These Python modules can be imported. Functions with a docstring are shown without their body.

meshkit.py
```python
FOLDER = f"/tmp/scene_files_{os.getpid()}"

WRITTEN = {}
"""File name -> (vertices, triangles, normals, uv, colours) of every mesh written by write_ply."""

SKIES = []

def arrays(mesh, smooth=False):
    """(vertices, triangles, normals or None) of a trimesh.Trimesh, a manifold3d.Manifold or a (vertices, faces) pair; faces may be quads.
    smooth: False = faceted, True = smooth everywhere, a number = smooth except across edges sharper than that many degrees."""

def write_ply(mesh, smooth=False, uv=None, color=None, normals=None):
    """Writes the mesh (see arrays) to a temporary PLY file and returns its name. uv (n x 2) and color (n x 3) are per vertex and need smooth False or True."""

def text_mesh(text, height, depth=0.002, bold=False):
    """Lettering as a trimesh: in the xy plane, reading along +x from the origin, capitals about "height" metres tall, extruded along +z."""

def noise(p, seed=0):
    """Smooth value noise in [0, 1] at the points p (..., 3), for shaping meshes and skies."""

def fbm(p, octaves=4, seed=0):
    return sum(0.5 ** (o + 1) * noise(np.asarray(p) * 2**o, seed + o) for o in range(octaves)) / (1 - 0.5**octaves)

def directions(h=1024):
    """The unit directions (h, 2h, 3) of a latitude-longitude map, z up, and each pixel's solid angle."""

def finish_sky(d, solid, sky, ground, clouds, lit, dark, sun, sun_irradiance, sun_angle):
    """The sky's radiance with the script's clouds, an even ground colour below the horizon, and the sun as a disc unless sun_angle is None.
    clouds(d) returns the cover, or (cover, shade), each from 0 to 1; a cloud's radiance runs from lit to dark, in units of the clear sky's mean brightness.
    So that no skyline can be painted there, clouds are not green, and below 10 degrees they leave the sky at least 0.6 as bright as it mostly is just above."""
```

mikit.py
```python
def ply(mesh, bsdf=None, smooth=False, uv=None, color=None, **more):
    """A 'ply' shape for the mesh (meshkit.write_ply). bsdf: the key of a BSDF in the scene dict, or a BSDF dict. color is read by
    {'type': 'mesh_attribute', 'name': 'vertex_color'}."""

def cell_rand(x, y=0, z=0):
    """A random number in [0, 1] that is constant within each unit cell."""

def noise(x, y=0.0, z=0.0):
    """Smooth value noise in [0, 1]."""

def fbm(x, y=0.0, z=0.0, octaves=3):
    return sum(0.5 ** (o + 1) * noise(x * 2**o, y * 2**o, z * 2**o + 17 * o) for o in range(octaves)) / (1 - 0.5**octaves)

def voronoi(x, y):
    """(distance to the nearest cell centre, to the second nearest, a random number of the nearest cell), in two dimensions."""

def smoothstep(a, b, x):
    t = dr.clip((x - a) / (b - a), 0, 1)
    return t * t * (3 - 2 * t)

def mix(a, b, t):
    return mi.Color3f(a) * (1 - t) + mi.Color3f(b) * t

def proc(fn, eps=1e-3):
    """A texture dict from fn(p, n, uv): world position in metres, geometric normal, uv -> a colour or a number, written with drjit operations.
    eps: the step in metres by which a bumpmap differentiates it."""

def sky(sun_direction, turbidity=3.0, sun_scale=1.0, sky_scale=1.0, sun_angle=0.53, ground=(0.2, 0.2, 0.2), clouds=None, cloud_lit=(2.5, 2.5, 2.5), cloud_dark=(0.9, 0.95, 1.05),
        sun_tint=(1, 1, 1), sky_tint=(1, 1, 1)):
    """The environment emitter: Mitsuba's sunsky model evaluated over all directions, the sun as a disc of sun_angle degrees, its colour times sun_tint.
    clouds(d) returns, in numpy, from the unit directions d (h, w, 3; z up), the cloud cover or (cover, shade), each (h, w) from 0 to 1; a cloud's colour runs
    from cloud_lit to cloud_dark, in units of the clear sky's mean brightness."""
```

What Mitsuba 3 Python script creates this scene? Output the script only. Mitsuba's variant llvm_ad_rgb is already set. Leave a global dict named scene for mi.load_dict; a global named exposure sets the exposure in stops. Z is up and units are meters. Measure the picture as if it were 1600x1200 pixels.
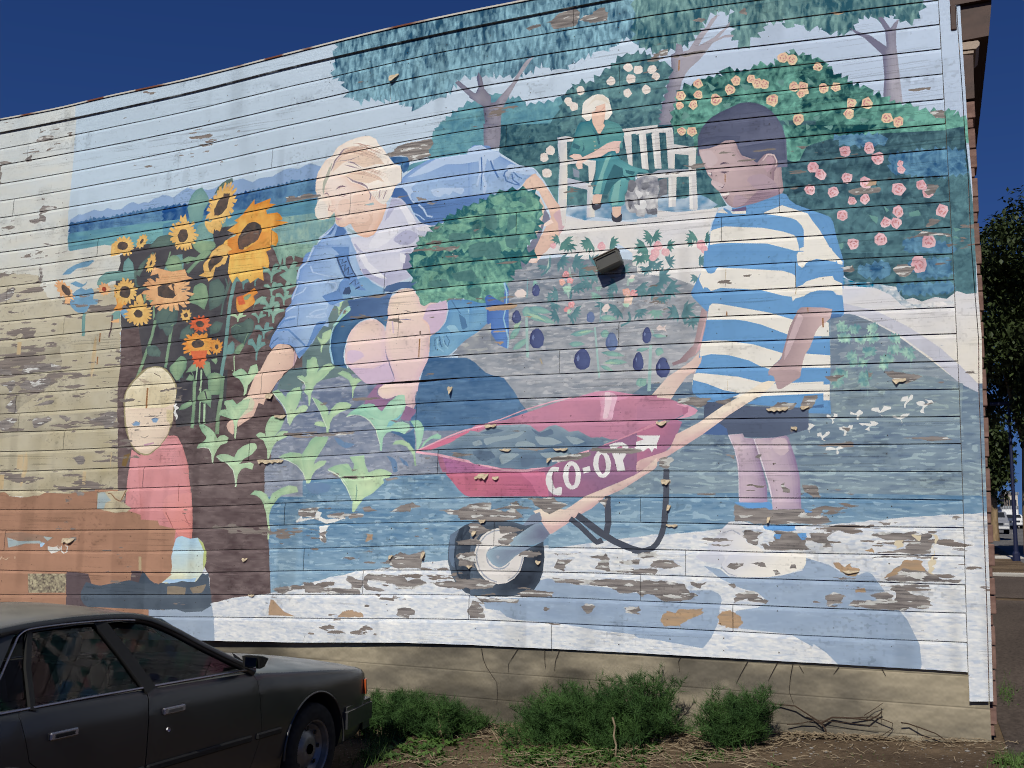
import math, random, re
import numpy as np, shapely, trimesh, manifold3d as m3
import mitsuba as mi, drjit as dr, mikit
from meshkit import fbm as nfbm, noise as nnoise
from mikit import noise, fbm, voronoi, cell_rand, smoothstep, mix

T = mi.ScalarTransform4f
scene, labels = {}, {}

# ---------------------------------------------------------------- camera, sky, exposure
EYE, DIST = 1.349, 7.996                       # eye above the pavement at the corner; metres to the painted wall (plane y = 0)
YAW, PITCH, ROLL = (math.radians(a) for a in (22.09, 8.144, 1.0615))
rt = np.array([math.cos(YAW), math.sin(YAW), 0]); fw = np.array([-math.sin(YAW), math.cos(YAW), 0]); up = np.array([0, 0, 1.0])
fwd = fw * math.cos(PITCH) + up * math.sin(PITCH); upv = -fw * math.sin(PITCH) + up * math.cos(PITCH)
upr = upv * math.cos(ROLL) - rt * math.sin(ROLL)
cam = np.array([0, -DIST, EYE])
scene['camera'] = {'type': 'perspective', 'fov': 2 * math.degrees(math.atan(800 / 1617)), 'fov_axis': 'x', 'near_clip': 0.1, 'far_clip': 2000.0,
                   'to_world': T().look_at(origin=cam.tolist(), target=(cam + fwd).tolist(), up=upr.tolist())}
SUN = (0.015, -1.0, 0.80)
scene['sky'] = mikit.sky(SUN, turbidity=2.2, sky_scale=0.42, sky_tint=(0.34, 0.56, 1.14), sun_tint=(0.81, 0.96, 1.21), ground=(0.12, 0.1, 0.09))
exposure = 1.62

# ---------------------------------------------------------------- helpers
rng = random.Random(11); nr = np.random.default_rng(5)
used = {}
def key_of(base):
    n = used.get(base, 0); used[base] = n + 1
    return base if n == 0 else f'{base}_{n:03d}'
def add(base, mesh, bsdf, parent=None, smooth=False, **kw):
    k = key_of((parent + '__' if parent else '') + base)
    scene[k] = mikit.ply(mesh, bsdf, smooth=smooth, **kw)
    return k
def thing(base, label, cat, group=None):
    k = key_of(base); labels[k] = {'label': label, 'category': cat}
    if group: labels[k]['group'] = group
    return k
def tag(k, **d): labels.setdefault(k, {}).update(d)
def cat(ms): return trimesh.util.concatenate([m for m in ms if m is not None])
def mesh(v, f):
    f = np.asarray(f)
    if f.shape[1] == 4: f = np.vstack([f[:, [0, 1, 2]], f[:, [0, 2, 3]]])
    return trimesh.Trimesh(np.asarray(v, float), f, process=False)
def box(x0, x1, y0, y1, z0, z1, bev=0.0):
    if bev <= 0:
        b = trimesh.creation.box((x1 - x0, y1 - y0, z1 - z0)); b.apply_translation(((x0 + x1) / 2, (y0 + y1) / 2, (z0 + z1) / 2)); return b
    p = [(x, y, z) for x in (x0, x1) for y in (y0, y1) for z in (z0, z1)]; q = []
    for x, y, z in p:
        sx, sy, sz = (bev if x == x0 else -bev), (bev if y == y0 else -bev), (bev if z == z0 else -bev)
        q += [(x + sx, y + sy, z), (x + sx, y, z + sz), (x, y + sy, z + sz)]
    return trimesh.convex.convex_hull(np.array(q))
def man(m): return m3.Manifold(m3.Mesh(np.asarray(m.vertices, np.float32), np.asarray(m.faces, np.uint32)))
def tri(m): a = m.to_mesh(); return trimesh.Trimesh(a.vert_properties[:, :3], a.tri_verts, process=False)
def tube(p, r, n=6, cap=True):
    p = np.asarray(p, float); r = np.broadcast_to(np.asarray(r, float), (len(p),))
    t = np.gradient(p, axis=0); t /= np.linalg.norm(t, axis=1, keepdims=True) + 1e-12
    a = np.cross(t, np.where(np.abs(t[:, 2:]) < .9, [0, 0, 1.0], [1.0, 0, 0])); a /= np.linalg.norm(a, axis=1, keepdims=True) + 1e-12
    b = np.cross(t, a); an = np.arange(n) * 2 * np.pi / n
    v = p[:, None] + r[:, None, None] * (np.cos(an)[None, :, None] * a[:, None] + np.sin(an)[None, :, None] * b[:, None])
    i, j = np.meshgrid(np.arange(len(p) - 1), np.arange(n), indexing='ij')
    f = np.stack([i * n + j, i * n + (j + 1) % n, (i + 1) * n + (j + 1) % n, (i + 1) * n + j], -1).reshape(-1, 4)
    v = v.reshape(-1, 3); f = np.vstack([f[:, [0, 1, 2]], f[:, [0, 2, 3]]])
    if cap:
        m = len(v); v = np.vstack([v, p[:1], p[-1:]]); k = np.arange(n); e = (len(p) - 1) * n
        f = np.vstack([f, np.stack([k * 0 + m, (k + 1) % n, k], 1), np.stack([k * 0 + m + 1, e + k, e + (k + 1) % n], 1)])
    return trimesh.Trimesh(v, f, process=False)
def lathe(prof, n=40, axis='x'):
    """profile of (along axis, radius)"""
    prof = np.asarray(prof, float); an = np.arange(n) * 2 * np.pi / n
    c, s = np.cos(an), np.sin(an)
    v = np.stack([np.repeat(prof[:, :1], n, 1), prof[:, 1:] * c, prof[:, 1:] * s], -1).reshape(-1, 3)
    i, j = np.meshgrid(np.arange(len(prof) - 1), np.arange(n), indexing='ij')
    f = np.stack([i * n + j, (i + 1) * n + j, (i + 1) * n + (j + 1) % n, i * n + (j + 1) % n], -1).reshape(-1, 4)
    return mesh(v, f)
def lin(c):
    c = np.asarray(c, float) / 255; return np.where(c <= .04045, c / 12.92, ((c + .055) / 1.055) ** 2.4)
def rgb(*c): return {'type': 'rgb', 'value': [float(x) for x in lin(c)]}
def alb(*c): return {'type': 'rgb', 'value': [float(x) for x in c]}
def princ(col, rough=.6, spec=.3, metal=0.0, **k):
    return {'type': 'principled', 'base_color': col, 'roughness': rough, 'specular': spec, 'metallic': metal, **k}
def two(b): return {'type': 'twosided', 'bsdf': b}
def cmix(a, b, t): return mi.Color3f(*[float(x) for x in a]) * (1 - t) + mi.Color3f(*[float(x) for x in b]) * t

# height of the ground: the lot falls away to the left and a little towards the camera, the street climbs gently behind the corner
def G(x, y):
    x, y = np.asarray(x, float), np.asarray(y, float)
    xl = np.clip(x, -16, .31)
    return .058 * (xl - .31) - .065 * np.clip(-y, 0, 2) * np.clip((.8 - x) / 1.2, 0, 1) + .0245 * np.clip(y - 4, 0, 400) * np.clip((x + 1) / 2, 0, 1)

# ---------------------------------------------------------------- the mural: paints and their outlines in wall coordinates (x along the wall, z up; 4 mm units, each outline as steps from its first point)
PALETTE = {
 'sky': ((176,199,218),(190,210,231),0.12,3,9,0.03),
 'skyR': ((178,198,226),(188,207,232),0.12,3,9,0.02),
 'oldwhite': ((196,206,210),(206,206,196),0.35,4,12,0.1),
 'cream': ((192,184,160),(180,169,138),0.5,5,8,0.3),
 'dirtpatch': ((186,178,152),(150,140,118),0.6,5,12,0.5),
 'mtn': ((118,155,205),(140,172,214),0.12,3,9,0.03),
 'hill': ((36,84,145),(74,124,170),0.6,16,16,0.03),
 'field': ((66,128,165),(92,155,170),0.5,6,24,0.04),
 'fieldgreen': ((98,150,160),(140,178,165),0.6,12,10,0.03),
 'soildark': ((56,55,66),(82,80,84),0.5,7,8,0.03),
 'soil': ((84,66,68),(112,94,94),0.6,10,26,0.04),
 'soilpurple': ((88,72,78),(96,80,84),0.3,8,20,0.05),
 'greyblue': ((110,124,152),(142,152,172),0.55,14,26,0.05),
 'greengrey': ((84,112,118),(110,136,136),0.4,8,12,0.03),
 'greyblue2': ((128,136,152),(160,164,168),0.6,14,20,0.05),
 'bluesoil': ((92,134,170),(128,164,190),0.5,9,44,0.07),
 'gardensoil': ((128,138,152),(164,168,176),0.6,12,34,0.05),
 'gardensoil2': ((108,128,150),(136,152,166),0.5,12,22,0.03),
 'slatesoil': ((98,122,148),(134,158,172),0.5,8,40,0.03),
 'slatesoil2': ((110,132,152),(136,158,166),0.5,8,40,0.03),
 'path': ((212,212,220),(226,220,210),0.3,5,12,0.02),
 'pathshade': ((188,190,206),(200,200,212),0.12,3,9,0.01),
 'bluepath': ((92,144,184),(176,196,214),0.8,14,18,0.02),
 'shrubteal': ((70,134,158),(100,164,176),0.6,16,18,0.02),
 'shrubdeep': ((42,88,104),(74,124,132),0.7,14,18,0.02),
 'canopy': ((58,104,132),(112,164,186),0.75,26,11,0.02),
 'canopy2': ((56,104,116),(104,152,152),0.75,26,11,0.02),
 'bark': ((112,112,138),(152,148,164),0.35,10,4,0.03),
 'bark2': ((128,126,150),(170,166,180),0.3,10,4,0.02),
 'roseshrub': ((48,92,108),(84,134,140),0.7,16,20,0.02),
 'hedge': ((40,96,94),(88,158,142),0.7,16,20,0.02),
 'darkhedge': ((44,82,98),(70,116,128),0.7,16,20,0.06),
 'hedgeblue': ((48,100,144),(84,140,176),0.7,16,20,0.06),
 'hedgemist': ((92,142,172),(200,206,212),0.5,12,14,0.02),
 'hedgelt': ((84,140,136),(108,164,152),0.4,14,14,0.02),
 'leafdark': ((70,94,94),(92,118,108),0.4,10,8,0.02),
 'leafteal': ((94,144,144),(118,164,156),0.4,10,8,0.02),
 'leafblue': ((92,144,184),(112,164,200),0.4,8,8,0.08),
 'leafmid': ((104,142,112),(140,172,130),0.4,10,8,0.02),
 'leafmid2': ((108,154,140),(140,182,160),0.5,14,10,0.02),
 'leaflight': ((152,194,152),(184,214,166),0.4,10,8,0.03),
 'leafmint': ((142,202,172),(168,216,184),0.4,10,8,0.03),
 'leafblue2': ((110,184,196),(130,200,206),0.3,9,9,0.02),
 'leafmidline': ((124,168,140),(124,168,140),0,1,1,0),
 'leafwhite': ((206,222,196),(206,222,196),0,1,1,0),
 'sunY': ((226,170,84),(238,192,104),0.5,20,16,0.02),
 'sunO': ((232,140,50),(238,168,70),0.5,20,16,0.02),
 'sunP': ((226,160,104),(240,182,122),0.5,18,16,0.03),
 'sunR': ((222,82,44),(234,110,62),0.4,20,16,0.02),
 'sunB': ((232,146,44),(240,180,74),0.5,22,12,0.02),
 'sunB2': ((224,124,40),(236,152,56),0.5,18,12,0.02),
 'suncen': ((66,60,60),(100,80,70),0.6,30,30,0.02),
 'suncen2': ((120,88,72),(90,72,68),0.6,30,30,0.02),
 'sunred': ((176,60,36),(120,60,50),0.5,30,30,0.02),
 'childoutline': ((150,138,96),(160,148,110),0.2,8,8,0.02),
 'childoutline2': ((120,92,50),(120,92,50),0,1,1,0.02),
 'childhair': ((230,218,184),(214,198,158),0.4,18,6,0.02),
 'childface': ((234,212,186),(222,196,172),0.25,5,8,0.02),
 'childear': ((214,196,150),(214,196,150),0.2,8,8,0.02),
 'childstrand': ((196,178,150),(196,178,150),0.1,5,5,0),
 'childshirt': ((222,142,146),(208,124,124),0.35,7,9,0.02),
 'childshirt2': ((226,142,140),(222,128,118),0.3,8,8,0.02),
 'linebrown': ((112,92,84),(112,92,84),0,1,1,0),
 'rustline': ((150,92,54),(176,120,72),0.4,20,10,0),
 'rustline2': ((150,104,70),(150,104,70),0,1,1,0),
 'ruststain': ((190,160,112),(198,178,140),0.4,10,6,0.1),
 'eyeblue': ((120,160,200),(120,160,200),0,1,1,0),
 'eyedk': ((96,110,150),(96,110,150),0,1,1,0),
 'liplilac': ((196,150,168),(196,150,168),0,1,1,0),
 'linered': ((176,96,92),(176,96,92),0,1,1,0),
 'white': ((226,226,222),(226,226,222),0.1,5,5,0.06),
 'terra': ((160,114,88),(178,126,98),0.4,6,10,0.04),
 'terrashade': ((142,118,100),(166,122,100),0.6,6,12,0.06),
 'oldcream': ((200,188,152),(176,160,130),0.6,8,14,0.3),
 'tealgrey': ((150,172,180),(176,186,180),0.5,10,14,0.15),
 'mottle': ((176,164,130),(110,98,84),0.9,50,60,0.04),
 'jeansnavy': ((64,78,96),(84,98,114),0.3,8,10,0.03),
 'diaper': ((168,208,232),(214,216,180),0.3,5,9,0.02),
 'diaperline': ((176,190,110),(176,190,110),0.1,5,5,0),
 'diaperblue': ((150,196,236),(178,210,240),0.3,5,9,0.02),
 'woodpale': ((150,134,112),(124,112,98),0.5,8,40,0),
 'shoewhite': ((214,212,204),(214,212,204),0.1,5,5,0.05),
 'palewriting': ((206,176,144),(206,176,144),0,1,1,0),
 'whitepath': ((198,206,218),(230,230,228),0.7,26,70,0.1),
 'bluegreyshade': ((140,160,186),(158,176,198),0.3,8,20,0.02),
 'tanpatch': ((190,154,118),(176,142,112),0.3,8,20,0),
 'pathshadow': ((134,158,190),(158,180,206),0.35,6,26,0.04),
 'steelshadow': ((52,94,142),(84,124,166),0.45,8,34,0.03),
 'bluesmear': ((88,126,174),(108,140,176),0.3,8,20,0.01),
 'denim': ((112,152,214),(150,184,226),0.3,7,8,0.02),
 'denimlight': ((168,194,232),(180,204,236),0.2,7,8,0.01),
 'denimmid': ((88,134,200),(100,144,208),0.3,7,8,0.01),
 'denimdk': ((62,104,170),(82,124,190),0.3,7,8,0.03),
 'denimnavy': ((52,74,116),(60,84,126),0.2,8,8,0),
 'jeansblue': ((104,158,206),(124,172,214),0.3,8,8,0.03),
 'armskin': ((236,198,174),(222,182,162),0.25,5,9,0.03),
 'armgreen': ((196,208,170),(210,200,170),0.3,6,8,0.01),
 'skinshade': ((206,168,176),(206,168,176),0.2,6,8,0),
 'skinlight': ((242,214,200),(242,214,200),0.1,6,8,0),
 'tee': ((196,200,224),(214,214,230),0.2,6,6,0.02),
 'teelight': ((222,222,234),(230,230,238),0.2,6,6,0.01),
 'teeshade': ((166,168,204),(184,186,214),0.3,6,6,0.02),
 'teedark': ((128,128,168),(150,150,184),0.3,6,6,0.02),
 'steelnavy': ((60,92,144),(78,112,164),0.3,8,12,0.06),
 'hair': ((238,216,198),(243,231,217),0.35,14,20,0.02),
 'hairpeach': ((230,198,172),(236,208,186),0.35,12,24,0.01),
 'hairwhite': ((236,226,214),(226,216,206),0.4,16,16,0.02),
 'face': ((240,216,202),(232,188,164),0.2,5,8,0.02),
 'facelight': ((242,222,212),(242,222,212),0.1,5,8,0.01),
 'cheek': ((238,206,188),(234,198,178),0.1,5,8,0.01),
 'strand': ((150,128,144),(150,128,144),0,1,1,0),
 'strandgreen': ((176,178,160),(176,178,160),0.2,9,9,0),
 'strandpeach': ((196,156,136),(204,168,150),0,1,1,0),
 'brow': ((140,112,124),(140,112,124),0,1,1,0),
 'noseline': ((196,150,140),(196,150,140),0,1,1,0),
 'neckshade': ((222,182,160),(222,182,160),0.2,6,6,0),
 'neckteal': ((140,176,190),(160,186,194),0.3,8,8,0),
 'jointdark': ((110,104,108),(110,104,108),0,1,1,0),
 'basket': ((226,202,180),(216,190,170),0.3,10,10,0.03),
 'basketdk': ((106,110,138),(124,126,150),0.3,8,8,0.03),
 'handpale': ((234,206,194),(234,206,194),0.1,5,5,0.03),
 'greens': ((56,118,116),(104,168,146),0.75,13,13,0.05),
 'greenslt': ((84,148,132),(116,178,150),0.5,12,12,0.03),
 'greensdk': ((60,114,114),(78,132,128),0.5,12,12,0.03),
 'jeansdk': ((50,92,140),(72,116,160),0.3,7,10,0.03),
 'jeansline': ((150,200,222),(150,200,222),0.1,6,6,0),
 'knee': ((238,206,192),(220,186,204),0.15,5,8,0.02),
 'leg': ((240,212,194),(226,190,196),0.15,5,8,0.02),
 'legshade': ((214,186,212),(206,178,206),0.2,5,8,0.01),
 'kneesh2': ((216,188,212),(216,188,212),0.2,5,8,0.01),
 'leglight': ((210,230,240),(210,230,240),0,1,1,0),
 'leglight2': ((240,200,186),(240,200,186),0.1,5,5,0),
 'legline': ((130,122,160),(130,122,160),0,1,1,0),
 'shoe': ((146,104,146),(156,114,154),0.2,8,8,0.03),
 'jeans': ((86,146,200),(116,174,212),0.35,7,8,0.02),
 'jeanslight': ((136,190,220),(150,200,226),0.3,7,8,0.01),
 'jeansdk2': ((66,116,166),(76,126,176),0.3,7,8,0.01),
 'chairblue': ((62,104,188),(80,126,204),0.3,9,9,0.08),
 'gapdark': ((30,32,52),(30,32,52),0,1,1,0),
 'vinedk': ((66,116,130),(96,144,150),0.5,14,14,0.02),
 'vinedk2': ((60,116,118),(88,144,136),0.5,14,14,0.02),
 'vinelt': ((114,168,160),(136,186,168),0.4,14,14,0.02),
 'stempale': ((150,182,176),(170,196,182),0.2,8,8,0.02),
 'stempale2': ((142,182,182),(160,198,188),0.2,8,8,0.02),
 'stem2': ((112,160,170),(112,160,170),0.1,8,8,0),
 'tomato': ((218,128,138),(232,160,156),0.3,12,12,0.02),
 'tomato2': ((226,160,140),(236,180,160),0.3,12,12,0.02),
 'tomato3': ((230,196,170),(236,206,184),0.3,12,12,0.02),
 'tomato4': ((222,150,166),(234,180,184),0.3,12,12,0.02),
 'tomatohi': ((236,180,182),(238,196,192),0.3,12,12,0),
 'palegreen': ((160,210,186),(180,216,190),0.2,8,8,0),
 'flowerpale': ((228,214,206),(228,206,200),0.2,8,8,0),
 'eggleaf': ((100,156,160),(140,188,170),0.4,10,12,0.02),
 'eggleaf2': ((156,196,166),(170,204,170),0.3,10,10,0.01),
 'eggplant': ((58,66,116),(78,92,146),0.3,8,8,0.02),
 'eggpale': ((84,106,158),(104,126,172),0.3,8,8,0.02),
 'egghi': ((112,128,178),(112,128,178),0.1,5,5,0),
 'bench': ((196,198,208),(222,216,206),0.4,20,6,0.03),
 'benchdk': ((118,134,156),(140,152,172),0.3,8,8,0.02),
 'benchsl': ((150,160,178),(170,176,190),0.3,8,8,0.02),
 'benchhi': ((226,224,220),(226,224,220),0.2,8,8,0.01),
 'ladyhair': ((226,218,206),(236,230,220),0.4,20,20,0.01),
 'ladyhair2': ((220,208,190),(232,218,200),0.4,20,20,0),
 'ladyface': ((236,196,172),(230,186,164),0.2,8,8,0.01),
 'ladyskin': ((232,196,180),(226,186,176),0.2,8,8,0.01),
 'pinkline': ((220,140,130),(220,140,130),0,1,1,0),
 'ladytop': ((52,124,136),(92,162,158),0.4,8,8,0.02),
 'ladytopdk': ((38,94,112),(50,108,122),0.3,8,8,0.01),
 'ladypants': ((48,124,142),(88,164,168),0.35,8,6,0.02),
 'ladypantslt': ((104,172,170),(122,184,178),0.3,8,6,0.01),
 'shoeblack': ((46,48,62),(64,64,78),0.3,8,8,0),
 'doggrey': ((140,142,154),(186,186,190),0.9,24,24,0.01),
 'dogdk': ((92,94,108),(124,126,136),0.8,26,26,0),
 'doglight': ((214,214,216),(220,220,220),0.3,20,20,0),
 'rosewhite': ((226,214,206),(232,222,212),0.3,12,12,0.01),
 'rosewhite2': ((226,200,190),(230,210,198),0.3,12,12,0),
 'rosepeach': ((232,184,150),(238,212,168),0.4,12,12,0.01),
 'rosepink2': ((202,116,130),(218,142,138),0.4,14,14,0),
 'rosepink': ((216,152,164),(238,196,202),0.5,12,12,0.02),
 'carrot': ((104,156,158),(150,196,178),0.9,30,22,0.02),
 'carrotstem': ((150,190,184),(150,190,184),0.1,5,5,0),
 'pathline': ((172,178,196),(172,178,196),0,1,1,0),
 'boyhair': ((70,78,110),(92,98,128),0.35,8,20,0.05),
 'boyskin': ((200,172,174),(158,130,140),0.2,5,7,0.02),
 'boyshade': ((170,143,158),(178,152,165),0.2,5,7,0.01),
 'boylight': ((208,184,188),(204,180,184),0.1,5,7,0.01),
 'boyneck': ((146,118,138),(156,128,146),0.2,5,7,0.01),
 'boyneck2': ((96,84,130),(110,96,140),0.2,5,5,0),
 'browd': ((96,78,96),(96,78,96),0,1,1,0),
 'eyewhite': ((220,214,216),(220,214,216),0,1,1,0),
 'mouthwh': ((228,218,214),(228,218,214),0,1,1,0),
 'earin': ((170,136,150),(186,152,164),0.2,8,8,0),
 'earlt': ((216,190,190),(216,190,190),0,1,1,0),
 'shirtblue': ((86,146,208),(98,158,216),0.25,5,8,0.02),
 'shirtbluedk': ((62,104,160),(70,112,168),0.2,6,6,0.02),
 'shirtwhite': ((230,226,218),(234,228,214),0.25,4,9,0.02),
 'boyarm': ((162,134,140),(196,166,166),0.2,5,8,0.02),
 'boyarmlt': ((196,168,174),(200,174,178),0.2,5,8,0.01),
 'boyarmpk': ((214,166,172),(214,166,172),0.2,5,8,0.01),
 'shorts': ((72,84,112),(84,98,126),0.25,6,9,0.03),
 'shortsblue': ((66,98,156),(72,104,160),0.3,6,9,0.03),
 'boyleg': ((202,178,192),(160,136,168),0.25,5,9,0.04),
 'boyleglt': ((206,182,192),(204,180,190),0.2,5,8,0.02),
 'legwhite': ((222,208,220),(222,208,220),0,1,1,0),
 'sockblue': ((82,148,218),(96,160,226),0.25,6,8,0.06),
 'shoewhite2': ((206,208,220),(230,226,220),0.3,6,10,0.06),
 'shoeshade': ((192,196,212),(206,208,218),0.3,6,10,0.02),
 'handle': ((232,208,192),(222,190,178),0.3,6,16,0.02),
 'handle2': ((238,218,196),(224,190,180),0.3,6,16,0.03),
 'handle3': ((222,180,184),(222,180,184),0.2,6,6,0.05),
 'handlegrey': ((140,166,186),(116,130,156),0.25,6,12,0.04),
 'handlegrey2': ((120,134,160),(120,134,160),0.2,6,12,0.04),
 'barrowin': ((204,128,156),(186,120,152),0.3,6,12,0.02),
 'barrowin2': ((226,118,150),(222,110,144),0.2,6,12,0.02),
 'barrowtop': ((222,150,180),(214,132,168),0.3,6,12,0.02),
 'barrowshine': ((214,134,166),(228,170,194),0.3,6,40,0.01),
 'barrowshine2': ((236,196,210),(240,206,216),0.3,6,40,0.01),
 'barrowrim': ((238,176,192),(232,160,182),0.2,8,8,0.02),
 'barrowrim2': ((226,160,184),(216,140,170),0.2,8,8,0.02),
 'barrowrim3': ((212,136,160),(212,136,160),0.2,8,8,0.02),
 'barrowside': ((198,112,144),(166,104,140),0.25,6,12,0.02),
 'barrowside2': ((180,106,160),(196,112,156),0.3,6,12,0.02),
 'barrowred': ((206,104,130),(198,98,132),0.35,6,12,0.02),
 'barrowmid': ((216,112,146),(206,104,146),0.3,6,12,0.02),
 'earth': ((126,150,168),(96,124,152),0.6,8,12,0.04),
 'earthlt': ((140,164,176),(146,166,178),0.5,10,12,0.02),
 'earthdk': ((84,108,138),(92,118,146),0.5,10,12,0.02),
 'lettering': ((226,224,226),(228,226,222),0.2,6,8,0.06),
 'tyre': ((76,92,112),(48,58,74),0.4,8,12,0.1),
 'tyreline': ((44,56,74),(44,56,74),0.1,5,5,0.04),
 'tyrelt': ((96,118,146),(96,118,146),0.2,5,5,0.04),
 'hub': ((226,222,214),(224,216,212),0.3,6,30,0.03),
 'hubline': ((158,166,182),(158,166,182),0.1,5,5,0.02),
 'tube': ((62,68,84),(76,82,98),0.3,8,8,0.08),
 'bare': ((104,97,96),(150,141,136),0.75,7,90,0),
 'tan2': ((184,150,118),(164,136,110),0.5,7,60,0),
 'tanwood': ((188,150,110),(158,132,108),0.6,7,80,0),
 'cream2': ((222,206,170),(214,198,164),0.3,7,20,0),
}
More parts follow.
